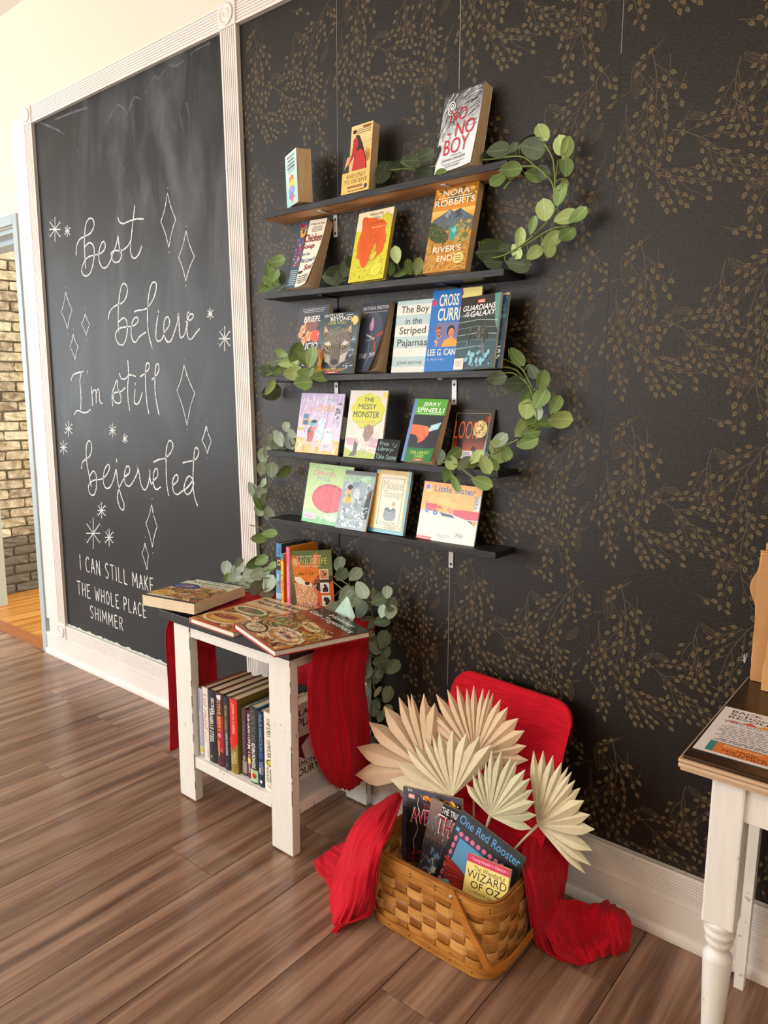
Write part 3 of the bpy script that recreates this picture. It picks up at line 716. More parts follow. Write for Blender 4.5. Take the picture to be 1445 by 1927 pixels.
DI = [[(820,10),(870,170),(828,340),(780,185)], [(932,240),(983,395),(930,542),(887,400)], [(205,608),(243,718),(216,832),(178,730)], [(323,738),(350,805),(330,870),(300,803)],
      [(250,862),(280,940),(262,1018),(231,938)], [(920,1048),(985,1220),(938,1413),(877,1203)], [(1054,1415),(1085,1513),(1062,1585),(1028,1505)]]
D2 = [[(764,935),(792,1045),(768,1150),(735,1030)], [(730,1128),(749,1190),(740,1265),(715,1180)]]
for L, fn in ((DI, c3), (D2, c2)):
    for d in L:
        m = MB(); cx = sum(p[0] for p in d)/4; cy = sum(p[1] for p in d)/4
        for i in range(4):
            a, b = d[i], d[(i+1) % 4]; mid = ((a[0]+b[0])/2*.86+cx*.14, (a[1]+b[1])/2*.9+cy*.1)
            ribbon(m, [fn(*a), fn(*mid), fn(*b)], .0042, -.0056-i*2e-5, .2)
        e = ((d[0][0]*.75+d[1][0]*.25), (d[0][1]*.65+d[1][1]*.35)); ribbon(m, [fn(e[0]-4, e[1]-6), fn(e[0]+4, e[1]+14)], .004)
        for p, dy in ((d[0], -30), (d[2], 28)): ribbon(m, [fn(p[0]+1, p[1]+dy), fn(p[0]+3, p[1]+dy+3)], .005)
        m.build('chalk_diamond', M['chalk'], cb)
ST = [(140, 230, 75), (215, 240, 36), (1078, 740, 36), (222, 1435, 48), (192, 1548, 45), (488, 1445, 42), (563, 1495, 30)]
S2 = [(1132, 100, 62), (512, 965, 42), (470, 1080, 78), (550, 1100, 45)]
for L, fn, k_ in ((ST, c3, 1.0), (S2, c2, 1.0)):
    for x, y, s in L:
        m = MB()
        for i, (dx, dy) in enumerate(((0, 1), (.42, .62), (-.42, .62), (.45, 0))):
            if i == 3 and s < 40: dx = .4
            ribbon(m, [fn(x-dx*s, y-dy*s), fn(x+dx*s, y+dy*s)], .005, -.0056-i*3e-5)
        for a in (40, 150, 250, 320): ribbon(m, [fn(x+cos(radians(a))*s*.62, y+sin(radians(a))*s*.8), fn(x+cos(radians(a))*s*.62+2, y+sin(radians(a))*s*.8+2)], .005)
        m.build('chalk_star', M['chalk'], cb)
GL = {'I': [[(.5, 0), (.5, 1)]], 'C': [[(.95, .85), (.6, 1), (.2, .75), (.12, .4), (.35, .03), (.95, .1)]], 'A': [[(.05, 0), (.5, 1)], [(.5, 1), (.95, 0)], [(.2, .38), (.82, .38)]], 'N': [[(.1, 0), (.1, 1)], [(.1, 1), (.88, 0)], [(.88, 0), (.88, 1)]],
 'S': [[(.88, .88), (.5, 1), (.18, .8), (.3, .58), (.7, .42), (.82, .2), (.5, 0), (.12, .1)]], 'T': [[(.0, .98), (1, 1)], [(.5, 1), (.5, 0)]], 'L': [[(.15, 1), (.15, 0)], [(.15, .02), (.9, .0)]],
 'M': [[(.05, 0), (.12, 1)], [(.12, 1), (.5, .3)], [(.5, .3), (.88, 1)], [(.88, 1), (.95, 0)]], 'K': [[(.12, 0), (.12, 1)], [(.85, 1), (.14, .45)], [(.3, .58), (.9, 0)]], 'E': [[(.15, 0), (.12, 1)], [(.12, .98), (.85, 1)], [(.12, .52), (.75, .53)], [(.15, 0), (.9, .02)]],
 'H': [[(.12, 0), (.12, 1)], [(.88, 0), (.88, 1)], [(.12, .5), (.88, .52)]], 'W': [[(.02, 1), (.27, 0)], [(.27, 0), (.5, .75)], [(.5, .75), (.75, 0)], [(.75, 0), (.98, 1)]], 'O': [[(.5, 1), (.15, .75), (.12, .3), (.5, 0), (.88, .3), (.85, .75), (.5, 1)]],
 'P': [[(.15, 0), (.15, 1)], [(.15, 1), (.75, .95), (.85, .7), (.6, .5), (.15, .48)]], 'R': [[(.15, 0), (.15, 1)], [(.15, 1), (.75, .95), (.82, .72), (.6, .52), (.15, .5)], [(.45, .5), (.92, 0)]]}
def chalk_line(text, a, b, h0, h1):
    """a, b: crop points of the baseline ends; h0,h1 cap heights in crop px at both ends"""
    n = len(text)
    wid = {'I': .45, 'M': 1.25, 'W': 1.3, ' ': .62}
    tot = sum(wid.get(c, 1) for c in text); pos = 0
    for i, ch in enumerate(text):
        u0 = pos/tot; pos += wid.get(ch, 1); u1 = pos/tot
        if ch == ' ': continue
        m = MB(); hh = (h0+(h1-h0)*(u0+u1)/2); g = .12*(u1-u0)
        A = (a[0]+(b[0]-a[0])*(u0+g), a[1]+(b[1]-a[1])*(u0+g)); B = (a[0]+(b[0]-a[0])*(u1-g), a[1]+(b[1]-a[1])*(u1-g))
        if ch == 'I': A = (A[0]-3, A[1]); B = (B[0]+3, B[1])
        for k, st in enumerate(GL[ch]):
            ribbon(m, [c2(A[0]+(B[0]-A[0])*x-hh*.05*y, A[1]+(B[1]-A[1])*x-hh*y) for x, y in st], .0056, -.0056-k*3e-5, .2)
        m.build('chalk_letter', M['chalk'], cb)
chalk_line('I CAN STILL MAKE', (400, 1262), (780, 1382), 78, 72)
chalk_line('THE WHOLE PLACE', (388, 1385), (742, 1508), 68, 66)
chalk_line('SHIMMER', (452, 1502), (624, 1572), 62, 64)
# old smears along the top of the board and the ragged unpainted lower edge
m = MB()
sm = [(200, 690), (330, 640), (470, 580), (560, 600), (640, 590), (720, 500), (790, 450), (860, 400), (930, 350), (1040, 290), (1150, 225), (1040, 262), (900, 320), (760, 400), (600, 470), (440, 560), (300, 620)]
def c1(x, y): p = ony(x*.34602, y*.34602, -.005); return (p.x, p.z)
for k, st in enumerate(([(300, 650), (400, 610), (480, 585)], [(590, 655), (640, 570), (700, 625)], [(700, 610), (730, 530), (770, 545)], [(790, 510), (840, 420), (860, 435)], [(860, 430), (925, 352), (950, 362), (1000, 330)], [(1035, 300), (1070, 270), (1145, 232)], [(220, 668), (300, 700), (350, 730)], [(575, 658), (610, 695)], [(985, 560), (975, 610), (1000, 715)], [(1015, 560), (1030, 640), (1032, 720)], [(420, 800), (428, 860)], [(640, 860), (680, 930)])):
    ribbon(m, [c1(*p) for p in st], .004 if k > 6 else .007, -.0055-k*1e-5, .5)
q = m.build('chalk_smear', M['smear'], cb); q['kind'] = 'stuff'

m = MB(); vs = []; n = 140
for i in range(n+1):
    x = -3.622+(1.46)*i/n; t_ = .0035+.006*abs(sin(i*.37)+.5*sin(i*.91+1)+.3*sin(i*2.7)); vs += [(x, -.0058, ZB), (x, -.0058, ZB+t_)]
m.add(vs, [(2*i, 2*i+2, 2*i+3, 2*i+1) for i in range(n)]); m.build('bare_edge', M['bare_plaster'], cb)

m = MB(); P0 = [(1399, 1232), (1402, 1240), (1398, 1244), (1401, 1236), (1399, 1248)]
for k, st in enumerate(([(1397, 1232), (1400, 1239), (1398, 1244)], [(1401, 1231), (1400, 1247)], [(1405, 1230), (1401, 1248)])):
    ribbon(m, [(ony(x, y, -.003).x, ony(x, y, -.003).z) for x, y in st], .0014, -.0034)
link('chalk_mark', m.mesh('chalk_mark', M['chalk']), wall_back)
# ------------------------------------------------------------------ shelves
SH = {1: (1.9890, 1.9861), 2: (1.7332, 1.7225), 3: (1.4580, 1.4652), 4: (1.2070, 1.1964), 5: (.9690, .9733)}
SX0, SX1, SD, STH = -1.925, -1.000, .104, .018
ordn = {1: 'topmost', 2: 'second', 3: 'third', 4: 'fourth', 5: 'lowest'}
def shelf_z(n, x): a, b = SH[n]; return a+(b-a)*(x+1.92)/.92
for n in range(1, 6):
    z0 = shelf_z(n, SX0); z1 = shelf_z(n, SX1)
    lab = {1: 'topmost black wall shelf showing its bare pine underside', 2: 'black wall shelf second from the top, with a leafy cluster at its left end', 3: 'black wall shelf in the middle of the five, crowded with books',
           4: 'black wall shelf second from the bottom, holding the small sign', 5: 'lowest black wall shelf, above the stand-up books on the side table'}[n]
    t = thing('wall_shelf', lab, 'shelf', ((SX0+SX1)/2, -.05, (z0+z1)/2), 'black shelves on the patterned wall', (0, -math.atan((z1-z0)/(SX1-SX0)), 0))
    L = (SX1-SX0)/2
    m = MB(); m.bbox((-L, -.054, -STH), (L, .0475, 0), .0012)
    if n == 1:
        m.add([(-L+.003, -.051, -STH-.0004), (L-.003, -.051, -STH-.0004), (L-.003, .046, -STH-.0004), (-L+.003, .046, -STH-.0004)], [(0, 3, 2, 1)], 1)
    link('board', m.mesh('board', [M['shelf'], M['pine']]), t, False)
    for bx in (-1.684, -1.213):
        x = bx-(SX0+SX1)/2; m = MB(); bh = .075 if n in (3, 5) else .07
        m.bbox((x-.0085, .0440, -STH-bh), (x+.0085, .0475, -STH), .001); m.bbox((x-.0085, -.030, -STH-.003), (x+.0085, .047, -STH+.0005), .001)
        light = n == 1 or (n == 3) or (n == 5 and bx > -1.4)
        br = link('bracket', m.mesh('bracket', M['grey_metal'] if light else M['dark_metal']), t, False)
        q = MB()
        for zz in (-STH-.016, -STH-bh+.012):
            q.add([(x+.0042*cos(k*pi/4), .0437, zz+.0042*sin(k*pi/4)) for k in range(8)]+[(x+.003*cos(k*pi/4), .0425, zz+.003*sin(k*pi/4)) for k in range(8)],
                  [(k, (k+1) % 8, 8+(k+1) % 8, 8+k) for k in range(8)]+[tuple(range(15, 7, -1))])
        link('screw', q.mesh('screw', M['screw']), br, False)
# ------------------------------------------------------------------ books
_cm = {}
def cmat(c, rough=.45):
    k = (c, rough)
    if k not in _cm: _cm[k] = simple('card_'+c.strip('#'), c, rough)
    return _cm[k]
def gridbox(m, x0, x1, z0, z1, yf, yb, nx, nz, mi=0):
    F_ = [[(x0+(x1-x0)*i/nx, yf(x0+(x1-x0)*i/nx, z0+(z1-z0)*k/nz), z0+(z1-z0)*k/nz) for k in range(nz+1)] for i in range(nx+1)]
    B_ = [[(x0+(x1-x0)*i/nx, yb(x0+(x1-x0)*i/nx, z0+(z1-z0)*k/nz), z0+(z1-z0)*k/nz) for k in range(nz+1)] for i in range(nx+1)]
    vs = [p for c in F_ for p in c]+[p for c in B_ for p in c]; N = (nx+1)*(nz+1); I = lambda i, k: i*(nz+1)+k
    fs = []
    for i in range(nx):
        for k in range(nz): fs += [(I(i, k), I(i+1, k), I(i+1, k+1), I(i, k+1)), (N+I(i, k), N+I(i, k+1), N+I(i+1, k+1), N+I(i+1, k))]
    for i in range(nx): fs += [(I(i, 0), N+I(i, 0), N+I(i+1, 0), I(i+1, 0)), (I(i, nz), I(i+1, nz), N+I(i+1, nz), N+I(i, nz))]
    for k in range(nz): fs += [(I(0, k), I(0, k+1), N+I(0, k+1), N+I(0, k)), (I(nx, k), N+I(nx, k), N+I(nx, k+1), I(nx, k+1))]
    m.add(vs, fs, mi)
def book_matrix(x, y, z, t, yw, ro):
    e = Vector((cos(yw), sin(yw), 0)); n = Vector((sin(yw), -cos(yw), 0)); u = Vector((0, 0, 1))*cos(t)-n*sin(t)
    e, u = e*cos(ro)-u*sin(ro), u*cos(ro)+e*sin(ro); d = u.cross(e)
    return Matrix(((e.x, d.x, u.x, x), (e.y, d.y, u.y, y), (e.z, d.z, u.z, z), (0, 0, 0, 1)))
def face_book(name, label, P, T, art, group, pages='pages_tan', spine='#333333', back='#444444', mat='print', curl=0.0, block=0.3, hard=False, cat='book', pages_part=True, mtx=None, bend=0.0):
    x, y, z, w, h, t, yw, ro = P
    mt = mtx or book_matrix(x, y, z, t, yw, ro)
    root = thing(name, label, cat, mt.to_translation(), group, mt.to_euler())
    ct = .0022 if hard else .0006; ov = .003 if hard else .0
    def disp(X, Z, k=1.0):
        a = unit(.15*w, w, X)**2*(1-unit(0, h*.85, Z))**1.6
        return -curl*k*a - bend*(unit(0, w, X)**2)*.5
    nx, nz = (10, 14) if (curl or bend) else (1, 1)
    m = MB()
    gridbox(m, 0, w, 0, h, lambda X, Z: disp(X, Z), lambda X, Z: disp(X, Z)+ct, nx, nz)
    m.box((0, T-ct, 0), (w, T, h), 1)
    m.box((-.0002, ct*.2, 0), (ct, T-ct*.2, h), 2)
    link('cover', m.mesh('cover', [cmat(art.base if hasattr(art, 'base') else back), cmat(back), cmat(spine)]), root, False)
    if pages_part:
        m = MB(); gridbox(m, ct, w-ov-.0008, ov+.0008, h-ov-.0008, lambda X, Z: ct+.0002+disp(X, Z, block), lambda X, Z: T-ct-.0002, nx, nz)
        link('page_block', m.mesh('page_block', M[pages]), root, False)
    art.build('cover_print', M[mat], root, lambda X, Z, l: (X, disp(X, Z)-l*(5 if (curl or bend) else 1), Z), grid=(.008 if (curl or bend) else None))
    return root
# ---- cover artwork -------------------------------------------------
rr = random.Random(5)
def A_teal(w, h):
    a = Art(w, h, '#bfe3dd'); a.grad(0, 0, 1, 1, '#a9dcd6', '#d3ece9')
    for i, y in enumerate((.90, .83, .76, .70)): a.lines(.16, y, .84, y+.05, 1, '#3f5a64', .8)
    a.lines(.2, .62, .85, .72, 3, '#5a7480', .4)
    a.ell(.5, .50, .22, .08, '#f08a5d'); a.ell(.52, .40, .25, .09, '#f3cf4a'); a.ell(.5, .29, .28, .09, '#9aa7dd'); a.ell(.45, .19, .2, .07, '#7d88c9')
    a.ell(.6, .12, .2, .06, '#e77d7a'); a.ell(.7, .09, .1, .04, '#f4f1e6'); return a
def A_deceive(w, h):
    a = Art(w, h, '#e3bf68'); a.grad(0, 0, 1, 1, '#d9b058', '#ecd290')
    a.rect(0, .32, .24, 1, '#1f2723'); a.line([(.26, .66), (1, .74)], .012, '#a07c34'); a.line([(.30, .75), (1, .83)], .02, '#f3e2ae'); a.line([(.32, .60), (1, .66)], .01, '#a8853d')
    a.ell(.86, .52, .13, .1, '#c79546'); a.ell(.86, .50, .09, .07, '#a8742f'); a.lines(.45, .86, .95, .95, 3, '#4b3b24', .4)
    a.poly([(.42, .86), (.55, .84), (.68, .70), (.82, .50), (.88, .33), (.38, .33), (.40, .6), (.36, .72)], '#2a1513')
    a.poly([(.33, .80), (.46, .82), (.52, .74), (.48, .62), (.36, .52), (.24, .44), (.16, .40), (.2, .47), (.3, .58), (.33, .7)], '#b41e20')
    a.poly([(.46, .60), (.60, .64), (.72, .60), (.80, .48), (.84, .33), (.34, .33), (.38, .48)], '#c22423')
    for k in range(7): a.line([(.46+.04*k, .61), (.40+.07*k, .34)], .014, '#7e0f14' if k % 2 else '#dd4a3b', True)
    a.ell(.37, .87, .065, .055, '#e9bb8d'); a.ell(.37, .91, .075, .03, '#3a1c13'); a.poly([(.15, .55), (.28, .56), (.22, .46), (.1, .40), (.06, .37), (.10, .46)], '#dba577')
    a.rect(0, 0, 1, .32, '#e6c067'); a.text('AND ONLY', .16, .225, .86, .285, '#2b1d10', .004); a.text('TO DECEIVE', .08, .145, .92, .205, '#2b1d10', .004)
    a.rect(.22, .075, .76, .11, '#8d2a1e'); a.text('A Novel of Suspense', .25, .082, .73, .104, '#f1dba4', 0, .2); a.lines(.2, .02, .9, .05, 1, '#4b3b24', .5)
    a.ell(.88, .07, .06, .035, '#40324b'); a.ell(.80, .975, .17, .04, '#8a5a27', a0=180, a1=360); return a
def A_nono(w, h):
    a = Art(w, h, '#e7edf0'); a.grad(0, .55, 1, 1, '#c8cdd2', '#1b1c20')
    a.strokes(.02, .5, .98, .97, 220, ['#15161a', '#2c2e33', '#e9edf0', '#f8fafb', '#8b9198'], .28, .012, lambda x, y: 250-60*x, 3, 14)
    a.strokes(.0, .22, .4, .62, 60, ['#2c2e33', '#b9c0c6', '#f4f7f8'], .2, .008, 70, 4, 40)
    a.poly([(0, .1), (.1, .30), (.06, .36), (0, .32)], '#26272c')
    for k in range(5): a.ell(.24, .78, .10-.018*k, .085-.015*k, ['#f2f5f6', '#1d1e22'][k % 2])
    a.text('NO', .24, .60, .66, .76, '#c81e3a', -.006); a.text('- NO', .22, .40, .92, .58, '#c81e3a', -.006); a.text('BOY', .18, .20, .82, .39, '#c81e3a', -.006)
    a.lines(.38, .165, .7, .185, 1, '#59606a', .5); a.text('JOHN OKADA', .16, .105, .80, .15, '#17181c', .006); a.lines(.2, .075, .8, .09, 1, '#59606a', .5); a.text('RUTH OZEKI', .28, .035, .66, .062, '#17181c', .004)
    return a
def A_soup(w, h):
    a = Art(w, h, '#f0ead8'); a.rect(0, 0, .36, 1, '#4b5470'); a.rect(0, 0, .36, .30, '#2c5a6c')
    a.blobs(0, .3, .36, 1, 70, ['#a01f39', '#d9a52e', '#5c6fa8', '#8b5b9c', '#e4c9a1', '#3a2740', '#b8455a'], .09, 8)
    a.ell(.2, .82, .10, .07, '#e7a81f'); a.ell(.2, .85, .045, .045, '#4b5470'); a.ell(.12, .93, .1, .03, '#a01f39')
    a.lines(.05, .03, .33, .27, 8, '#d6e3ea', .35)
    a.text('#1 New York Times', .44, .915, .95, .95, '#262019', .004, .15); a.lines(.50, .81, .92, .90, 5, '#5b5448', .35)
    a.text('Chicken', .30, .665, .98, .785, '#8e1431', .012, .12); a.text('Soup', .28, .545, .78, .645, '#8e1431', .012, .12)
    a.text('for the', .34, .465, .68, .51, '#1f2c66', .008, .1); a.text("Pet Lover's", .36, .355, .98, .43, '#1f2c66', .008, .1); a.text('Soul', .58, .235, .98, .325, '#8e1431', .012, .12)
    a.ell(.45, .215, .08, .022, '#2a1a12'); a.ell(.53, .225, .04, .012, '#2a1a12'); a.lines(.40, .04, .95, .17, 4, '#3c362c', .4); return a
def A_orange(w, h):
    a = Art(w, h, '#d8d334'); a.rect(0, .74, 1, 1, '#efe4c2'); a.poly([(0, .74), (.12, .83), (.3, .72)], '#efe4c2')
    a.blobs(.02, .02, .98, .72, 150, ['#c3bf2c', '#e7e34e', '#aaa626', '#d0cb35'], .06, 4)
    a.strokes(.02, .02, .95, .5, 260, ['#6e6c22', '#8a8728'], .05, .004, lambda x, y: 360*sin(9*x+7*y), 5, 90)
    a.text('Where the', .34, .925, .72, .97, '#8a7f68', 0, .25); a.text('Lilies Bloom', .44, .865, .98, .915, '#8a7f68', 0, .25)
    a.poly([(.66, .86), (.82, .95), (.98, .86), (1, .74), (.80, .70)], '#cfc92c')
    lf = [(.16, .93), (.26, .92), (.36, .90), (.48, .895), (.60, .86), (.74, .84), (.86, .77), (.84, .68), (.90, .58), (.88, .48), (.86, .40), (.76, .34), (.62, .28), (.70, .36), (.66, .44), (.62, .52), (.56, .44), (.52, .36), (.50, .28), (.44, .21), (.36, .19), (.28, .24), (.22, .32), (.14, .34), (.13, .44), (.10, .54), (.14, .66), (.17, .76), (.14, .86)]
    lf = [tuple(catmull([Vector((p[0], p[1], 0)) for p in lf+lf[:1]], k/120))[:2] for k in range(120)]; a.poly(lf, '#e0601a')
    a.line([(.24, .92), (.44, .68), (.50, .52)], .012, '#a8400c'); a.line([(.86, .77), (.5, .6)], .01, '#a8400c')
    for k in range(9):
        a.line([(.28+.022*k, .88-.032*k), (.15+.01*k, .80-.045*k)], .006, '#b54a10'); a.line([(.30+.02*k, .87-.03*k), (.58+.02*k, .85-.04*k)], .006, '#b54a10')
        a.line([(.84-.02*k, .66-.035*k), (.55, .62-.02*k)], .005, '#b54a10'); a.line([(.47-.01*k, .56-.03*k), (.18+.02*k, .48-.025*k)], .006, '#b54a10')
    a.text('Illustrated by Jim Spanfeller', .46, .735, .99, .765, '#f6dcae', 0, .2); a.text('Vera and Bill Cleaver', .38, .80, .80, .835, '#8a4a1c', 0, .2)
    a.ell(.76, .14, .15, .08, '#ece04a', 20); a.line([(.66, .10), (.88, .18)], .006, '#8a8728'); return a
def A_nora(w, h):
    a = Art(w, h, '#c98f35')
    a.grad(0, .55, 1, 1, '#f2a437', '#b97a2a'); a.blobs(0, .76, 1, 1, 80, ['#b5822e', '#8c6a30', '#e7a63a', '#6e6032', '#f3bf55'], .12, 3)
    a.grad(0, .63, 1, .72, '#f0a53a', '#ffd37a')
    a.poly([(.05, .62), (.28, .68), (.42, .73), (.52, .69), (.66, .72), (.82, .66), (1, .60), (1, .45), (0, .5)], '#5c6a78')
    a.poly([(.3, .66), (.42, .73), (.46, .68), (.40, .62)], '#8e9aa5'); a.poly([(.52, .69), (.66, .72), (.70, .64), (.6, .6)], '#465260')
    a.strokes(.4, .52, .8, .68, 60, ['#3f4b57', '#7b8a97', '#93a1ad'], .1, .012, 250, 6)
    a.poly([(0, .60), (.12, .58), (.3, .52), (.48, .42), (.50, .33), (.2, .34), (0, .42)], '#3f5233'); a.strokes(0, .36, .48, .56, 120, ['#2f4129', '#55683a', '#7b7b3c', '#b98b35'], .05, .014, 90, 7)
    a.poly([(.46, .50), (.60, .53), (.76, .50), (.70, .44), (.66, .37), (.50, .35), (.50, .43)], '#3fa39c'); a.poly([(.52, .48), (.64, .51), (.70, .48), (.6, .43)], '#7fd0c4')
    a.blobs(.6, .3, 1, .6, 70, ['#7f8a52', '#a5a264', '#c99a45', '#6b7448'], .10, 9)
    a.poly([(0, .36), (.4, .33), (.7, .30), (1, .34), (1, 0), (0, 0)], '#c9903a'); a.strokes(0, .0, .95, .33, 240, ['#e3ac4c', '#9a6a2a', '#f0c36a', '#7c5a2c', '#5d6a3a', '#d4792a'], .16, .016, lambda x, y: 35+40*sin(6*x), 11, 30)
    a.text('NORA', .20, .885, .82, .955, '#fbf6e8', .010); a.lines(.06, .855, .96, .872, 1, '#fbf6e8', .6); a.text('ROBERTS', .04, .77, .97, .845, '#fbf6e8', .010)
    a.text("RIVER'S", .17, .225, .82, .295, '#fbf6e8', .008); a.text('END', .30, .12, .66, .185, '#fbf6e8', .008)
    a.ell(.80, .14, .12, .065, '#ead98a'); a.lines(.72, .10, .88, .18, 3, '#6b5a2a', .4); return a
def A_briefly(w, h):
    a = Art(w, h, '#373b45'); a.grad(0, 0, 1, 1, '#2a2d36', '#454a55')
    for x, y, s in ((.22, .66, .09), (.32, .72, .08), (.15, .58, .07), (.42, .55, .10), (.5, .62, .12), (.28, .5, .07)):
        for k in range(6): a.ell(x+s*.7*cos(k*1.05), y+s*.45*sin(k*1.05), s*.55, s*.3, ['#e9a06d', '#d98856', '#f2b98a'][k % 3], k*60)
    a.line([(.34, .5), (.38, .3), (.5, .1)], .02, '#6d4a35'); a.line([(.3, .64), (.42, .3)], .012, '#8a5a3c'); a.poly([(.6, .82), (.7, .7), (.6, .58), (.52, .7)], '#6b6a4a')
    a.ell(.66, .55, .16, .09, '#e2583c'); a.ell(.5, .72, .2, .1, '#8b5a58'); a.lines(.12, .90, .9, .97, 3, '#c9ccd3', .35)
    a.text('BRIEFLY,', .22, .75, .92, .85, '#f6f6f4', .012, .12); a.text('A', .72, .56, .84, .64, '#f6f6f4', .012, .12); a.text('DELICIOUS', .02, .36, 1.0, .46, '#f6f6f4', .012, .12); a.text('LIFE', .04, .12, .42, .20, '#f6f6f4', .012, .12); return a
def A_wolves(w, h):
    a = Art(w, h, '#33505e'); a.grad(0, .5, 1, 1, '#4c6f7c', '#243a48'); a.ell(.9, .86, .085, .075, '#e8cf74')
    a.rect(0, 0, 1, .30, '#20242c'); a.strokes(.7, .05, 1, .6, 50, ['#5b6f86', '#aab9cb', '#28303c'], .12, .03, 10, 3)
    a.poly([(0, 0), (.06, .25), (.02, .45), (.10, .38), (.12, .5), (.20, .30), (.16, .15), (.2, 0)], '#e7862a'); a.poly([(.03, 0), (.09, .2), (.07, .33), (.14, .22), (.15, 0)], '#f9cd4b')
    fur = ['#5c564f', '#8b857c', '#a8a299', '#463f39', '#6f675e']
    a.poly([(.12, .84), (.08, .70), (.10, .55), (.30, .66), (.30, .74), (.22, .82)], '#5a5048'); a.poly([(.86, .84), (.90, .70), (.88, .55), (.66, .66), (.66, .74), (.78, .82)], '#5a5048')
    a.poly([(.15, .79), (.13, .66), (.26, .70)], '#cdb39a'); a.poly([(.83, .79), (.85, .66), (.70, .70)], '#cdb39a')
    a.poly([(.30, .73), (.5, .77), (.68, .73), (.82, .60), (.86, .45), (.76, .28), (.64, .14), (.5, .08), (.36, .14), (.24, .28), (.12, .45), (.16, .6)], '#7a736a')
    a.strokes(.14, .30, .86, .72, 420, fur, .07, .012, lambda x, y: math.degrees(math.atan2(y-.35, x-.5)), 5)
    for sx in (-1, 1):
        a.poly([(.5+sx*.10, .44), (.5+sx*.2, .54), (.5+sx*.33, .50), (.5+sx*.24, .46)], '#cfcac2'); a.ell(.5+sx*.17, .435, .075, .035, '#2a241f'); a.ell(.5+sx*.17, .437, .045, .026, '#b5a34c'); a.ell(.5+sx*.17, .437, .018, .018, '#14110e')
        a.poly([(.5+sx*.14, .30), (.5+sx*.32, .36), (.5+sx*.26, .20), (.5+sx*.12, .16)], '#b9b3aa')
    a.poly([(.42, .48), (.58, .48), (.60, .3), (.58, .18), (.42, .18), (.40, .3)], '#5f554b'); a.strokes(.42, .2, .57, .46, 90, ['#6f655a', '#4c433b', '#85796d'], .06, .01, 95, 8, 12)
    a.ell(.5, .19, .10, .05, '#171412'); a.poly([(.40, .17), (.5, .12), (.60, .17), (.56, .08), (.5, .05), (.44, .08)], '#8c857c'); a.line([(.42, .13), (.5, .10), (.58, .13)], .01, '#1c1815')
    a.text('WOLVES', .10, .93, .60, .985, '#f3efe2', .01); a.lines(.66, .94, .88, .965, 1, '#d8d8d0', .5); a.text('BEYOND', .28, .865, .82, .925, '#f3efe2', .01); a.text('LONE WOLF', .22, .81, .70, .855, '#d8d24a', .006)
    a.text('KATHRYN LASKY', .14, .045, .80, .085, '#e8b23a', .008); a.rect(.30, .008, .62, .036, '#c8202c'); a.lines(.36, .012, .56, .032, 1, '#f6d8d8', .5); return a
def A_twin(w, h):
    a = Art(w, h, '#3c4556'); a.grad(0, 0, 1, 1, '#454f60', '#2d3442'); a.ell(.5, .5, .42, .36, '#4a5568')
    a.text('NATASHA PRESTON', .08, .895, .98, .945, '#d8d3dc', 0); a.lines(.08, .85, .98, .872, 1, '#a9aebb', .5)
    a.line([(.50, .56), (.47, .4), (.50, .2), (.46, .1)], .02, '#7c9a84'); a.poly([(.42, .60), (.38, .68), (.44, .76), (.48, .80), (.54, .72), (.56, .64), (.50, .58)], '#c98bb5'); a.poly([(.46, .60), (.44, .7), (.48, .78), (.50, .66)], '#e0b3d3')
    a.poly([(.30, .555), (.55, .50), (.56, .48), (.34, .52)], '#c7d2d6'); a.poly([(.28, .445), (.60, .46), (.60, .48), (.3, .455)], '#8fa0a6'); a.ell(.62, .475, .035, .02, '#cfd8da')
    for q in ([(.64, .49), (.78, .54), (.95, .56), (1, .54), (.98, .51), (.8, .50), (.66, .46)], [(.62, .45), (.68, .36), (.80, .28), (.9, .26), (.88, .30), (.76, .36), (.69, .44)]): a.poly(q, '#a84a28')
    a.text('THE', .12, .20, .44, .265, '#eef0f2', .002, .1); a.text('TWIN', .54, .20, .92, .265, '#eef0f2', .002, .1); a.line([(.3, .02), (.6, .24), (.86, .5)], .006, '#c3ccd2'); a.base = '#8d93a0'; return a
def A_boy(w, h):
    a = Art(w, h, '#e3e6df'); 
    for y0, y1 in ((.80, .66), (.50, .34), (.22, .08), (1.0, .94)): a.rect(0, y1, 1, y0, '#b4cfd1')
    a.blobs(0, 0, 1, 1, 60, ['#dfe2da', '#c4d7d6', '#e9e9e2'], .03, 5)
    for y0, y1 in ((.80, .66), (.50, .34), (.22, .08), (1.0, .94)): a.rect(0, y1, 1, y0, '#b7d0d2')
    a.text('The Boy', .13, .80, .90, .925, '#37352f', .018); a.text('in the', .28, .67, .74, .76, '#37352f', .014); a.text('Striped', .13, .505, .87, .635, '#37352f', .018); a.text('Pajamas', .10, .335, .94, .465, '#37352f', .018)
    a.text('JOHN BOYNE', .14, .10, .84, .155, '#37352f', .012); return a
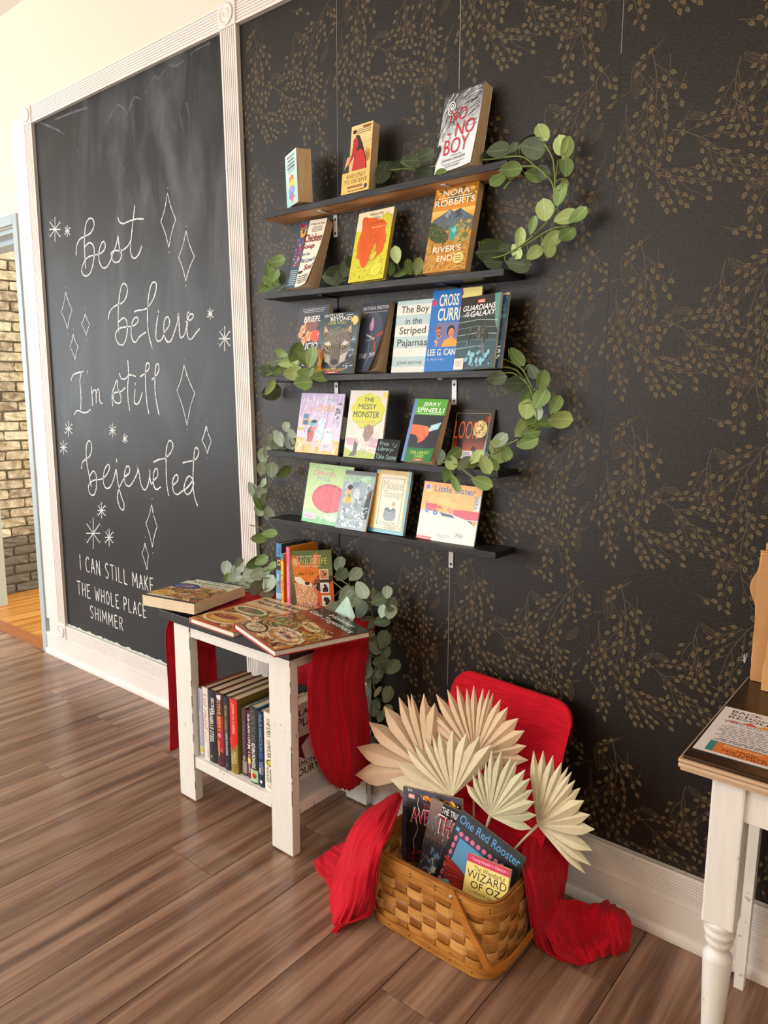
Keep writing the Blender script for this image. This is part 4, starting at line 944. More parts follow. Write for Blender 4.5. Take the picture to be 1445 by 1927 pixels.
def A_cross(w, h):
    a = Art(w, h, '#1273c8'); a.rect(.62, .30, 1, 1, '#efe08a'); a.line([(.60, 1), (.63, .93), (.595, .88), (.63, .83), (.60, .76), (.64, .7)], .022, '#9b1f6a')
    a.poly([(.0, .86), (.06, .90), (.12, .83), (.04, .8)], '#d8246c')
    a.text('CROSS', .16, .80, .56, .945, '#fdf6dc', .03); a.text('CURRENTS', .16, .62, .97, .775, '#fdf6dc', .03)
    a.rect(.16, .30, .97, .60, '#6f74a8'); a.blobs(.12, .30, .3, .58, 14, ['#b4553a', '#a9653a', '#7a3a2a', '#e9a070'], .07, 3)
    a.poly([(.30, .30), (.36, .38), (.5, .42), (.6, .38), (.72, .36), (.8, .42), (.9, .30)], '#f0a53c'); a.ell(.47, .49, .085, .07, '#26120e'); a.ell(.48, .47, .06, .055, '#dd8b5c'); a.ell(.72, .52, .09, .075, '#1f0f10'); a.ell(.73, .48, .075, .065, '#d47f4e'); a.poly([(.66, .42), (.8, .42), (.76, .34), (.7, .34)], '#d47f4e')
    for cx in (.46, .50, .70, .76): a.ell(cx, .48, .008, .005, '#1a0c0a')
    a.line([(.45, .445), (.51, .445)], .008, '#7a2018'); a.line([(.70, .445), (.77, .445)], .008, '#7a2018')
    a.text('LEE G. CANTWELL', .04, .195, .97, .275, '#fdf6dc', .02); a.text('A  N O V E L', .04, .135, .40, .16, '#cfe2f5', .004); return a
def A_guard(w, h):
    a = Art(w, h, '#2f3a38'); a.grad(0, 0, 1, .5, '#4c7f92', '#27302f'); a.rect(0, .80, .84, 1, '#231e1b'); a.poly([(.84, 1), (1, 1), (1, .5), (.92, .62)], '#5f9a8e')
    for k in range(7): a.line([(0, .74-.09*k), (.5, .76-.09*k), (1, .72-.09*k)], .012, '#a9c9c9' if k % 2 else '#6f8f8f')
    a.poly([(0, .28), (1, .30), (1, 0), (0, 0)], '#3e5860'); a.blobs(.1, .02, .95, .26, 60, ['#6fb0c9', '#3d6a78', '#8cc6d8', '#2c4450'], .1, 5, 80)
    a.rect(.43, .895, .62, .945, '#c84a44'); a.text('MARVEL', .45, .902, .60, .938, '#f6e4e0', .02)
    a.text('GUARDIANS', .08, .80, .90, .875, '#ffffff', .02, .25); a.text('OF', .16, .755, .25, .785, '#ffffff', .01, .2); a.text('THE', .10, .72, .26, .75, '#ffffff', .01, .2); a.text('GALAXY', .28, .715, .92, .79, '#ffffff', .02, .25)
    a.blobs(.1, .15, .9, .62, 26, ['#3b3433', '#54413f', '#6b6f70', '#4a5a4d'], .14, 13, 85, .4)
    a.rect(.0, .0, .24, .155, '#ece7dc'); a.lines(.03, .04, .2, .13, 4, '#6b6459', .3); return a
def A_blue2(w, h):
    a = Art(w, h, '#1e3c55'); a.blobs(0, 0, 1, 1, 80, ['#2d5f78', '#17304a', '#3c7f8c', '#24506b'], .12, 4); a.text('5', .80, .20, .93, .30, '#f2efe6', .02); a.text('?', .84, .12, .93, .18, '#f2efe6', .01); return a
def A_hallo(w, h):
    a = Art(w, h, '#cdc0dc'); a.grad(0, .2, 1, 1, '#d9cbe0', '#c0b4da'); a.strokes(.02, .3, .95, .9, 130, ['#b79fcf', '#e3dcef', '#a98fc4', '#f1ecf7'], .18, .02, 85, 3, 8)
    a.poly([(0, 0), (1, 0), (1, .22), (.75, .25), (.4, .2), (0, .27)], '#e8b45c'); a.blobs(0, 0, 1, .24, 60, ['#f0c070', '#e29a3c', '#f6e3b9', '#d8c0c8'], .1, 6, 80)
    a.rect(.10, .46, .26, .66, '#e2a33c'); a.rect(.12, .57, .24, .65, '#3c7cb4'); a.rect(.12, .47, .24, .55, '#34689f'); a.ell(.08, .40, .08, .03, '#b6c23e')
    a.text('HALLOWEEN', .22, .70, .80, .80, '#eaa83c', .01, .1); a.text('the', .16, .86, .26, .90, '#f4f0f6', .01); a.lines(.62, .86, .86, .92, 2, '#8fb8d8', .5)
    a.blobs(.22, .18, .44, .46, 26, ['#c24a4a', '#8c3038', '#30424c', '#d87c6a'], .10, 9, 80); a.ell(.34, .50, .07, .05, '#5cb8c4'); a.ell(.38, .53, .07, .03, '#20262c')
    a.ell(.74, .36, .09, .07, '#f6f3ee'); a.poly([(.66, .36), (.82, .36), (.84, .14), (.64, .14)], '#f2efe9'); a.ell(.71, .37, .012, .014, '#222'.ljust(7, '2')); a.ell(.77, .37, .012, .014, '#222222')
    a.blobs(.44, .18, .66, .6, 50, ['#cfeaf0', '#a8d5e2', '#f3f8fa'], .08, 12, 80); a.blobs(.82, .5, .96, .86, 30, ['#4a4658', '#e8e4f0', '#8a84a0'], .05, 13)
    a.rect(.58, .06, .88, .19, '#cfc8d2'); a.text('JH', .66, .09, .76, .15, '#8e7fa8', .01); return a
def A_messy(w, h):
    a = Art(w, h, '#d8d5cb'); a.blobs(0, 0, 1, .45, 30, ['#d9d4cf', '#e3e0d8', '#cfcbc4'], .2, 4)
    cloud = []
    for k in range(36): t = 2*pi*k/36; q = 1+.05*sin(9*t); cloud.append((.52+.43*cos(t)*q, .70+.255*sin(t)*q))
    a.poly([(x+.006, y-.008) for x, y in cloud], '#6f7326'); a.poly(cloud, '#cdd01f'); a.ell(.93, .93, .06, .05, '#d9cf3a')
    a.text('THE', .40, .83, .66, .895, '#1d1c18', .02); a.text('MESSY', .26, .725, .74, .80, '#1d1c18', .025); a.text('MONSTER', .15, .60, .84, .69, '#1d1c18', .022); a.lines(.25, .515, .75, .56, 2, '#b98a5a', .4)
    a.poly([(0, .18), (.2, .26), (.35, .2), (.6, .24), (1, .2), (1, 0), (0, 0)], '#ddd9d0'); a.poly([(0, 0), (1, 0), (1, .06), (.5, .12), (.2, .09), (0, .15)], '#a9bb3c')
    a.blobs(.02, .14, .38, .33, 12, ['#c7a2b4', '#b88ca2'], .2, 5, 5); a.blobs(.62, .12, .98, .33, 12, ['#c7a2b4', '#d6bcc8'], .2, 8, 5)
    a.poly([(.50, .44), (.60, .50), (.72, .48), (.74, .38), (.64, .26), (.55, .24), (.46, .34)], '#9a7466'); a.strokes(.47, .26, .7, .48, 70, ['#7d5a50', '#b59084', '#5f4640'], .08, .012, 70, 7, 30)
    a.poly([(.26, .26), (.36, .20), (.34, .05), (.28, .02), (.14, .02), (.24, .10)], '#4c4848'); a.strokes(.45, .06, .6, .28, 30, ['#e8e5df', '#8a8580'], .1, .01, 80, 9); a.text('Billy', .66, .10, .86, .14, '#c98f98', 0, .2); a.line([(.55, .95), (.75, .88), (.94, .80)], .006, '#eef0a0'); return a
def A_jerry(w, h):
    a = Art(w, h, '#4cae34'); a.rect(0, 0, .09, 1, '#6f8fc6'); a.rect(.09, .745, 1, 1, '#54b030'); a.rect(.09, .22, 1, .745, '#252a38'); a.rect(.09, 0, 1, .22, '#1f7a3c')
    a.text('JERRY', .30, .87, .82, .945, '#fbfbf3', .02); a.text('SPINELLI', .14, .785, .95, .86, '#fbfbf3', .022); a.lines(.14, .757, .97, .775, 1, '#dff0d8', .6)
    a.poly([(.60, .47), (.68, .585), (.97, .64), (.92, .53)], '#a7d3df'); a.poly([(.62, .48), (.69, .575), (.95, .625), (.905, .54)], '#bfe2ea')
    a.poly([(.09, .59), (.30, .585), (.46, .575), (.58, .56), (.66, .50), (.62, .44), (.54, .38), (.46, .34), (.38, .36), (.28, .42), (.09, .44)], '#e8764c')
    for k in range(4): a.ell(.60-.055*k, .41-.022*k+.03*(k == 0), .075, .036, ['#e98258', '#d9653e'][k % 2], 55)
    a.ell(.56, .53, .10, .035, '#ee8a60', -25); a.line([(.42, .50), (.52, .44), (.56, .38)], .008, '#a8432a'); a.line([(.30, .42), (.44, .36)], .01, '#b54d30')
    a.text('THE LIBRARY', .22, .125, .86, .175, '#bde04a', .004); a.text('CARD', .38, .065, .70, .115, '#bde04a', .004); a.rect(.36, .02, .70, .05, '#d63a34'); a.lines(.40, .026, .66, .044, 1, '#f8e0dc', .5); a.base = '#e8e4da'; return a
def A_look(w, h):
    a = Art(w, h, '#16120f'); r = random.Random(2)
    for k in range(200):
        x, y = r.random(), r.random()
        if .08 < x < .92 and .06 < y < .93: continue
        a.ell(min(.985, max(.015, x)), min(.985, max(.015, y)), .008, .006, r.choice(['#5a534a', '#7d7568', '#3a342e']), n=5)
    a.rect(.085, .065, .915, .925, '#b9a36a'); a.rect(.095, .072, .905, .918, '#0f0d10'); a.grad(.095, .072, .905, .50, '#e85a18', '#1a1014')
    a.poly([(.10, .14), (.22, .14), (.20, .46), (.34, .44), (.36, .14), (.56, .14), (.56, .28), (.60, .33), (.66, .33), (.70, .25), (.72, .14), (.905, .13), (.905, .072), (.095, .072)], '#140b0a')
    a.ell(.72, .64, .17, .155, '#e3cf8c'); a.blobs(.60, .53, .84, .76, 26, ['#c9b070', '#a98c54', '#f0e2ac', '#8a7348'], .06, 6)
    a.text('LOOK', .10, .46, .68, .78, '#e8622a', -.006, .0); a.text('UP', .74, .74, .96, .86, '#b8441c', .0, .1, 20); a.text('Written by', .74, .60, .90, .63, '#2a1c10', .002, .1); a.text('Richard Vaughan', .62, .565, .92, .595, '#2a1c10', .002, .1)
    a.rect(.34, .10, .62, .25, '#e6dfe2'); a.text('YES', .40, .13, .56, .22, '#5a4a9a', -.004, .1); a.poly([(.86, .2), (.9, .5), (.905, .3), (.905, .1)], '#8fb8d8'); return a
def A_pals(w, h):
    a = Art(w, h, '#b9d38e'); a.grad(0, .6, 1, 1, '#b3d08a', '#9dc26a'); a.grad(0, 0, 1, .4, '#8fcf9c', '#c6dd9c'); a.poly([(0, .35), (.3, .42), (.62, .38), (1, .44), (1, .3), (0, .22)], '#c9e0a4')
    a.text('STORY COLLECTION', .18, .91, .56, .935, '#39482c', .004); a.text("Clifford's", .12, .805, .62, .89, '#c96a72', .012); a.text('PALS', .22, .725, .52, .79, '#7d9aa8', .016)
    a.poly([(0, 0), (1, 0), (1, .12), (.6, .16), (.3, .1), (0, .14)], '#7cc488'); a.ell(.55, .44, .38, .24, '#b8283c'); a.ell(.55, .43, .35, .21, '#c93a4e')   # a plain red cushion shape instead of the character
    a.rect(.03, .06, .32, .16, '#d3c3cb'); a.text('Fiction', .07, .08, .24, .12, '#8a6d80', 0); a.blobs(.35, .05, .95, .2, 14, ['#ece6d4', '#e3b97c', '#d9d2c0'], .09, 6); return a
def A_comic(w, h):
    a = Art(w, h, '#9fb3bd'); a.blobs(0, 0, 1, 1, 60, ['#b9ccd6', '#8fa5b3', '#c9d8df', '#7d929f'], .16, 3); a.rect(0, .93, 1, 1, '#6d6f72')
    a.text('DI OF THE BOX', .05, .80, .97, .91, '#4f9a3c', .035); a.text('DI OF THE BOX', .05, .805, .97, .905, '#b4e89a', .004)
    a.blobs(.12, .48, .36, .76, 12, ['#3a2a2a', '#e8c23c', '#e6b48c', '#2f9ab0'], .12, 6, 80); a.ell(.26, .66, .07, .06, '#e6b48c'); a.ell(.25, .71, .09, .045, '#4a2c24'); a.poly([(.14, .58), (.36, .60), (.34, .44), (.14, .44)], '#e3be3a'); a.poly([(.22, .59), (.32, .59), (.27, .50)], '#2f9ab0')
    a.blobs(.45, .5, .62, .72, 12, ['#c9dce8', '#e2ecf2'], .1, 7); a.poly([(.8, .2), (.96, .2), (.98, .72), (.9, .66), (.82, .5)], '#2f3a34'); a.ell(.87, .6, .04, .05, '#7a3a30')
    a.blobs(.05, .02, .95, .42, 160, ['#b4ccd9', '#d2e2ea', '#94aebd', '#e8f1f5'], .07, 9); return a
def A_mouse(w, h):
    a = Art(w, h, '#d9b25c'); a.rect(0, 0, 1, .06, '#4d9bb0'); a.rect(.93, 0, 1, 1, '#5aa7bb'); a.rect(0, .96, .1, 1, '#4d9bb0'); a.rect(.10, .0, .93, .045, '#6ab2c4')
    a.rect(.15, .065, .90, .93, '#e8dfb4'); a.rect(.20, .13, .84, .88, '#5a5a52'); a.rect(.215, .137, .825, .873, '#ded9c4')
    a.text('Mouse', .26, .70, .80, .84, '#5e6038', .02); a.text('Mouse', .265, .705, .795, .835, '#c3c19a', -.002); a.text('Soup', .30, .54, .80, .68, '#5e6038', .02); a.text('Soup', .305, .545, .795, .675, '#c3c19a', -.002)
    a.poly([(.38, .38), (.70, .38), (.72, .26), (.66, .20), (.44, .20), (.36, .26)], '#7d8a92'); a.ell(.54, .38, .16, .035, '#4a5258'); a.strokes(.38, .2, .7, .36, 50, ['#5b676f', '#a3afb5'], .05, .008, 20, 4); a.ell(.55, .42, .055, .04, '#e9e6dc'); a.ell(.62, .47, .05, .045, '#c9a050'); a.ell(.60, .47, .012, .01, '#222222')
    a.text('BY ARNOLD LOBEL', .30, .155, .74, .18, '#4a463c', .006); a.rect(.42, .07, .90, .125, '#cfc6a8'); a.text('LOBEL', .46, .078, .76, .115, '#6b6a6a', 0, .1); return a
def A_sister(w, h):
    a = Art(w, h, '#e9e3da'); a.grad(0, .50, 1, 1, '#efb84e', '#eda53a'); a.blobs(.05, .55, .95, .95, 30, ['#f3c46a', '#f0b451'], .2, 5, 10, .4)
    a.ell(.08, .91, .055, .055, '#e6e3ec'); a.ell(.08, .91, .04, .045, '#7f7ab8'); a.text('R', .06, .885, .10, .935, '#c8303c', .01)
    a.text('Little Sister', .20, .845, .90, .955, '#1f57a8', .02); a.poly([(0, .46), (.2, .44), (.34, .43), (.5, .47), (.3, .52), (0, .5)], '#d3dbe2')
    a.rect(.08, .54, .28, .63, '#c62b32'); a.poly([(.10, .50), (.40, .50), (.40, .57), (.33, .62), (.26, .58), (.10, .57)], '#d84038'); a.rect(.28, .50, .40, .56, '#e8a63a'); a.ell(.12, .50, .035, .038, '#2f6aa8'); a.ell(.27, .48, .04, .042, '#2f6aa8'); a.ell(.12, .50, .015, .016, '#9ec3e0'); a.ell(.27, .48, .018, .019, '#9ec3e0'); a.line([(.07, .63), (.09, .67)], .01, '#b02830')
    a.poly([(.44, .57), (.50, .60), (.58, .56), (.60, .50), (.52, .49), (.47, .53)], '#e08a52'); a.poly([(.58, .57), (.80, .585), (1, .58), (1, .44), (.80, .43), (.58, .48)], '#cf2440'); a.poly([(.34, .50), (.56, .48), (.62, .43), (.40, .44)], '#2c3560')
    a.poly([(.90, .60), (1, .60), (1, .85), (.94, .82)], '#e9eef2')
    for k in range(9): a.ell(.93+.03*(k % 2), .63+.024*k, .03, .016, '#23304a'); a.ell(.935+.03*(k % 2), .63+.024*k, .02, .010, '#e9eef2')
    a.poly([(.86, .40), (.96, .43), (1, .40), (.95, .34)], '#e28a4c'); a.poly([(.82, .42), (.9, .42), (.92, .37)], '#2c3560')
    a.rect(0, 0, .26, .055, '#c81f28'); a.text('SCHOLASTIC', .02, .015, .22, .042, '#f8e6e2', .006); a.lines(.34, .08, .58, .13, 2, '#8a8288', .35); a.rect(.64, .08, .80, .21, '#dcd8d2'); a.text('Rip', .68, .105, .80, .185, '#2f6a9a', .004, .1); return a
def A_sign(w, h):
    a = Art(w, h, '#101215'); r = '#a9d4d0'
    a.text('Free', .12, .70, .52, .90, r, -.008, .15); a.text('Library-', .08, .40, .80, .64, r, -.008, .15); a.text('Take Some', .05, .08, .96, .30, r, -.008, .15)
    a.line([(.70, .72), (.74, .86)], .012, r); a.line([(.80, .70), (.88, .80)], .012, r); a.line([(.76, .66), (.88, .68)], .012, r); return a
B = {
'teal': [-1.8278, -0.0797, 1.9935, 0.1064, 0.1581, -0.03, -0.4291, 0.0], 'deceive': [-1.5774, -0.0942, 1.9924, 0.1109, 0.1949, 0.1135, -0.0153, -0.0045],
'nonoboy': [-1.2376, -0.0855, 1.9947, 0.1318, 0.2213, 0.2072, -0.0852, -0.0083], 'soup': [-1.8194, -0.0988, 1.7416, 0.1184, 0.2287, 0.2984, 0.0168, 0.0318],
'orange': [-1.5416, -0.1034, 1.7338, 0.1379, 0.2172, 0.2574, -0.0067, -0.0111], 'nora': [-1.2587, -0.1066, 1.7334, 0.1406, 0.2426, 0.2461, 0.0081, 0.0096],
'briefly': [-1.7999, -0.1000, 1.4655, 0.137, 0.2229, 0.2, 0.0203, -0.0079], 'wolves': [-1.6846, -0.1079, 1.4642, 0.1622, 0.1923, 0.1824, 0.0197, 0.0017],
'twin': [-1.5472, -0.073, 1.4665, 0.113, 0.2181, 0.2058, -0.0188, -0.0097], 'boy': [-1.3928, -0.0774, 1.4645, 0.1309, 0.2111, 0.1465, 0.002, 0.0035],
'cross': [-1.2648, -0.0868, 1.4653, 0.1632, 0.2328, 0.1926, 0.0173, -0.0019], 'guard': [-1.1493, -0.1060, 1.4672, 0.1299, 0.2017, 0.2175, -0.0164, -0.0302],
'halloween': [-1.8033, -0.0867, 1.2069, 0.1989, 0.1999, 0.1836, -0.0012, 0.0104], 'messy': [-1.5673, -0.1004, 1.2044, 0.1534, 0.2113, 0.1768, -0.0044, 0.0049],
'sign': [-1.4300, -0.1125, 1.2035, 0.0884, 0.0665, 0.2968, -0.0151, 0.0213], 'jerry': [-1.3270, -0.1100, 1.2064, 0.1210, 0.1925, 0.336, -0.0182, 0.0155],
'look': [-1.208, -0.049, 1.2027, 0.1373, 0.162, 0.2506, 0.0012, -0.002], 'cliff': [-1.7840, -0.0785, 0.971, 0.2087, 0.2014, 0.2095, -0.0189, 0.0138],
'comic': [-1.6021, -0.1049, 0.9736, 0.1315, 0.1905, 0.3056, -0.0029, -0.0004], 'mouse': [-1.4756, -0.0851, 0.9742, 0.1382, 0.1972, 0.2318, -0.0003, 0.0001],
'sister': [-1.2946, -0.0744, 0.9735, 0.2039, 0.1736, 0.2218, 0.0092, 0.0183]}
G = 'books standing face-out on the wall shelves'
def fb(k, name, label, T, fn, **kw): return face_book(name, label, B[k], T, fn(B[k][3], B[k][4]), G, **kw)
fb('teal', 'paperback_book', 'thick pale teal paperback, page edges showing, at the left of the topmost shelf', .048, A_teal, back='#d8d2c4', spine='#9ccfc9')
fb('deceive', 'paperback_book', 'yellow paperback with a painted figure in a red dress on the topmost shelf', .030, A_deceive, back='#c8a860', spine='#c8a24a')
fb('nonoboy', 'paperback_book', 'thick paperback with black and white cover and thin red capitals on the topmost shelf', .036, A_nono, back='#dde3e6', spine='#c9cdd0', curl=.012, block=.2)
fb('soup', 'paperback_book', 'curved cream paperback with maroon lettering and a busy blue left margin', .030, A_soup, back='#d8c8a8', spine='#4b5470', curl=.030, block=.8)
fb('orange', 'paperback_book', 'yellow-green book with a large orange leaf drawn on its cover', .014, A_orange, back='#b9a83a', spine='#b9b42c', pages='pages_tan', hard=True)
fb('nora', 'paperback_book', 'paperback with a golden mountain river landscape and white capitals', .027, A_nora, back='#a86f2a', spine='#8a5a22')
fb('briefly', 'paperback_book', 'dark grey paperback with orange flowers, half hidden behind the wolf cover', .020, A_briefly, back='#2c2f38', spine='#2c2f38')
fb('wolves', 'paperback_book', 'paperback with a staring grey wolf face on the middle shelf', .009, A_wolves, back='#20242c', spine='#20242c', mat='print_gloss')
fb('twin', 'paperback_book', 'slate blue paperback with curled cover, a pink tulip bud and garden shears', .025, A_twin, back='#4a5260', spine='#39414f', curl=.055, block=.45)
fb('boy', 'paperback_book', 'pale blue and white striped paperback with black serif title', .010, A_boy, back='#c8c0ac', spine='#b7d0d2')
fb('cross', 'paperback_book', 'tall bright blue and yellow paperback behind its neighbours on the middle shelf', .007, A_cross, back='#d9d2c0', spine='#1273c8', pages='pages_cream')
fb('guard', 'comic_book', 'comic with white slanted capitals on black and a paper label at the lower left', .005, A_guard, back='#4a7f88', spine='#231e1b', mat='print_gloss', pages='pages_white', bend=.012)
q = book_matrix(*[B['guard'][i] for i in (0, 1, 2, 5, 6, 7)]); q2 = q @ Matrix.Translation((.018, .0056, .001))
face_book('comic_book', 'dark blue comic peeking out behind the comic with white slanted capitals', B['guard'], .006, A_blue2(.131, .196), G, mtx=q2, back='#c9b48c', spine='#17304a', mat='print_gloss', pages='pages_tan', )
fb('halloween', 'picture_book', 'lilac and orange picture book with a small white ghost on its shiny cover', .004, A_hallo, back='#d8c8a0', spine='#c8b49c', mat='print_mylar', pages='pages_white')
fb('messy', 'picture_book', 'picture book with a big yellow-green cloud around black capitals', .006, A_messy, back='#b9b09c', spine='#a8a08c', mat='print_gloss', pages='pages_cream', hard=False)
fb('jerry', 'paperback_book', 'green and navy paperback showing a hand that holds a pale blue card', .019, A_jerry, back='#b9a070', spine='#6f8fc6', curl=.020, block=.4)
fb('look', 'picture_book', 'black book with a full moon, orange sky and handwritten label, behind the lower right leaves', .005, A_look, back='#16120f', spine='#16120f', mat='print_gloss')
fb('cliff', 'picture_book', 'green picture book with a large red shape at the left of the lowest shelf', .004, A_pals, back='#c8d8a0', spine='#b0c880', mat='print_mylar', pages='pages_white')
fb('comic', 'comic_book', 'icy blue book with green capitals between the green and the yellow-bordered books', .007, A_comic, back='#b98a50', spine='#2c3450', mat='print_mylar', pages='pages_tan')
fb('mouse', 'picture_book', 'yellow-bordered library book with a drawing of a grey cooking pot', .012, A_mouse, back='#3f7f90', spine='#4d9bb0', mat='print_mylar', pages='pages_tan')
fb('sister', 'picture_book', 'orange and cream picture book with a red toy truck, rightmost on the lowest shelf', .005, A_sister, back='#d8d0c4', spine='#d8d0c4', mat='print_gloss', pages='pages_white')
x, y, z, w_, h_, t_, yw_, ro_ = B['sign']; mt = book_matrix(x, y, z, t_, yw_, ro_)
sg = thing('table_sign', 'small black block sign with mint chalk handwriting on the fourth shelf', 'sign', mt.to_translation(), None, mt.to_euler())
m = MB(); m.bbox((0, 0, 0), (w_, .0115, h_), .001); link('sign_board', m.mesh('sign_board', M['sign']), sg, False)
A_sign(w_, h_).build('sign_lettering', M['print_matte'], sg, lambda X, Z, l: (X, -l, Z))
# ------------------------------------------------------------------ white side table
TZ = .675
t = thing('side_table', 'small white painted wooden side table with black top, full of books', 'table', (-1.78, -.22, 0))
def wear(m, x, y, z0, z1, seed):
    r = random.Random(seed); z = z0
    while z < z1:
        l = r.uniform(.006, .035)
        if r.random() < .38: m.box((x-.0009, y-.0009, z), (x+.0009, y+.0009, min(z1, z+l)))
        z += l
for i, (x0, x1, y0, y1) in enumerate(((-2.064, -1.977, -.415, -.383), (-1.587, -1.493, -.415, -.383), (-2.064, -1.977, -.052, -.032), (-1.600, -1.505, -.058, -.032))):
    m = MB(); m.bbox((x0, y0, .006), (x1, y1, .642), .003); lg = m.build('leg', M['white_wood'], t)
    m = MB(); wear(m, x1-.001, y0+.001, .05, .63, i+4); wear(m, x0+.001, y0+.001, .05, .63, i+14); wear(m, x1-.001, y1-.001, .05, .63, i+24); q = m.build('paint_wear', M['edge_wear'], lg); q['kind'] = 'stuff'
    m = MB(); m.lathe([(.008, 0), (.009, .003), (.009, .006)], ((x0+x1)/2, (y0+y1)/2, 0), 10); m.build('foot_glide', M['grey_metal'], lg)
for nm, a, b in (('rail', (-1.977, -.411, .598), (-1.587, -.392, .630)), ('rail', (-1.518, -.383, .602), (-1.498, -.058, .636)), ('rail', (-2.058, -.383, .602), (-2.038, -.052, .636)), ('rail', (-1.977, -.052, .602), (-1.600, -.034, .636)),
                 ('lower_rail', (-1.977, -.411, .130), (-1.587, -.396, .169)), ('lower_rail', (-1.518, -.383, .130), (-1.498, -.058, .169)), ('lower_rail', (-2.058, -.383, .130), (-2.038, -.052, .169))):
    m = MB(); m.bbox(a, b, .002); m.build(nm, M['white_wood'], t)
m = MB(); m.box((-2.038, -.396, .155), (-1.518, -.045, .1695)); m.build('lower_shelf', M['white_wood'], t)
m = MB(); m.bbox((-2.115, -.437, .643), (-1.470, -.012, TZ), .003); m.build('top', M['black_top'], t)
# ---- spine-out books on the lower shelf
def spine_art(L, T, base): return Art(L, T, base)
def spine_book(name, label, group, x, y, z, T, h, d, base, fn, pages='pages_cream', side=None, tilt=0.0, hard=True, mat='print', cover_art=None, yaw=0.0, lean=0.0, rnd=0.002):
    root = thing(name, label, 'book', (x, y, z), group, (lean, tilt, yaw))
    ct = .0022 if hard else .0007; ov = .003 if hard else 0
    m = MB(); c = side or base
    m.box((0, .001, 0), (ct, d, h)); m.box((T-ct, .001, 0), (T, d, h))
    n = 6; vs = []
    for k in range(n+1):
        a = k/n; yy = .001-sin(pi*a)*min(.0035, T*.12); vs += [(T*a, yy, 0), (T*a, yy, h), (T*a, .003, 0), (T*a, .003, h)]
    fs = []
    for k in range(n): b = 4*k; fs += [(b, b+4, b+5, b+1), (b+2, b+3, b+7, b+6), (b+1, b+5, b+7, b+3), (b, b+2, b+6, b+4)]
    m.add(vs, fs, 1)
    link('cover', m.mesh('cover', [cmat(c, .35), cmat(base, .35)]), root, False)
    m = MB(); m.box((ct+.0002, .004, ov+.0005), (T-ct-.0002, d-ov-.0005, h-ov-.0005))
    link('page_block', m.mesh('page_block', M[pages]), root, False)
    a = Art(h, T, base)
    if fn: fn(a)
    a.build('spine_print', M[mat], root, lambda X, Z, l: (Z, .001-sin(pi*unit(0, T, Z))*min(.0035, T*.12)-l, h-X), grid=T/6 if T > .012 else .003)
    if cover_art:
        cover_art.build('cover_print', M['print'], root, lambda X, Z, l: (T+l, X, Z))
    return root
GB = 'hardback novels upright on the lower shelf of the side table'
def S_slate(a): a.lines(.05, .35, .30, .62, 1, '#8b93a8', .8); a.text('ARTHUR PHILLIPS', .34, .36, .80, .64, '#f0f2f4', 0); a.rect(.84, .1, .95, .9, '#d9d9d4'); a.rect(.86, .3, .93, .9, '#e3c72c')
def S_white(a): a.text('Last round', .08, .25, .58, .85, '#b03038', 0, .3); a.text('CANDICE', .60, .3, .76, .6, '#c07a70'); a.line([(.85, .8), (.97, .8)], .004, '#1c1c1c')
def S_black(a): a.text('SECRETS', .10, .50, .32, .86, '#f3efe4', .01); a.text('DANIELLE STEEL', .26, .18, .72, .70, '#f3efe4', .01); a.ell(.92, .3, .012, .10, '#d8d2c4')
def S_berry(a): a.rect(.30, 0, .80, 1, '#a81e2c'); a.text('STEVE BERRY', .10, .28, .52, .72, '#d9b24a', .02); a.ell(.57, .5, .03, .22, '#d88a90'); a.text('THE', .74, .62, .79, .8, '#e0b050'); a.lines(.63, .25, .88, .52, 1, '#e0b050', .7); a.blobs(.01, .1, .10, .9, 14, ['#d8c8cc', '#f0e6e6'], .05, 3)
def S_nine(a): a.text('MICHAEL CONNELLY', .12, .3, .50, .7, '#b59a5e', .02); a.text('NINE DRAGONS', .50, .35, .80, .7, '#cfd3d8', .02); a.text('LB', .92, .35, .95, .65, '#8a8a8a')
def S_car(a): a.rect(.60, 0, 1, 1, '#8d7a30'); a.ell(.58, .35, .10, .45, '#d9241c'); a.text('JOHN LE CARRE', .06, .3, .46, .72, '#f4c7b8', 0); a.text('SINGLE &', .70, .50, .86, .82, '#e9dca8', .0); a.text('SINGLE', .74, .14, .88, .44, '#e9dca8', .0)
def S_dk(a): a.line([(.18+.02*k, .5+.22*sin(k*2.1)) for k in range(24)], .004, '#b9a8ac'); a.rect(.78, 0, .96, 1, '#9a9096'); a.lines(.70, .3, .77, .75, 2, '#d8d0d2', .5)
def S_graft(a): a.text('SUE GRAFTON', .05, .25, .48, .78, '#efe3e0', .02); a.text('R', .50, .08, .58, .92, '#f6efec', .02); a.text('is for Ricochet', .60, .25, .92, .75, '#f0d8d0', 0, .2); a.rect(.70, .1, .78, .9, '#e3cf2c')
def S_yel(a): a.text('A LINE IN THE SAND', .04, .25, .45, .8, '#6a6664', .02); a.text('KEVIN POWERS', .47, .28, .80, .74, '#f6f4f0', .025); a.rect(.82, .0, .98, 1, '#a8cfa0'); a.rect(.84, .02, .92, .3, '#ead42c'); a.ell(.90, .55, .035, .28, '#b8262c')
def S_phil(a): a.text('PHILIP MARGOLIN', .04, .25, .52, .82, '#6f9ac0', .02); a.rect(.54, .1, .62, .9, '#2a4f98'); a.text('CAPITOL', .66, .50, .84, .9, '#b4cbe8', .0); a.text('MURDER', .68, .1, .84, .45, '#b4cbe8', .0); a.rect(.75, .15, .81, .5, '#e9c98c'); a.ell(.93, .5, .02, .22, '#e9eef4')
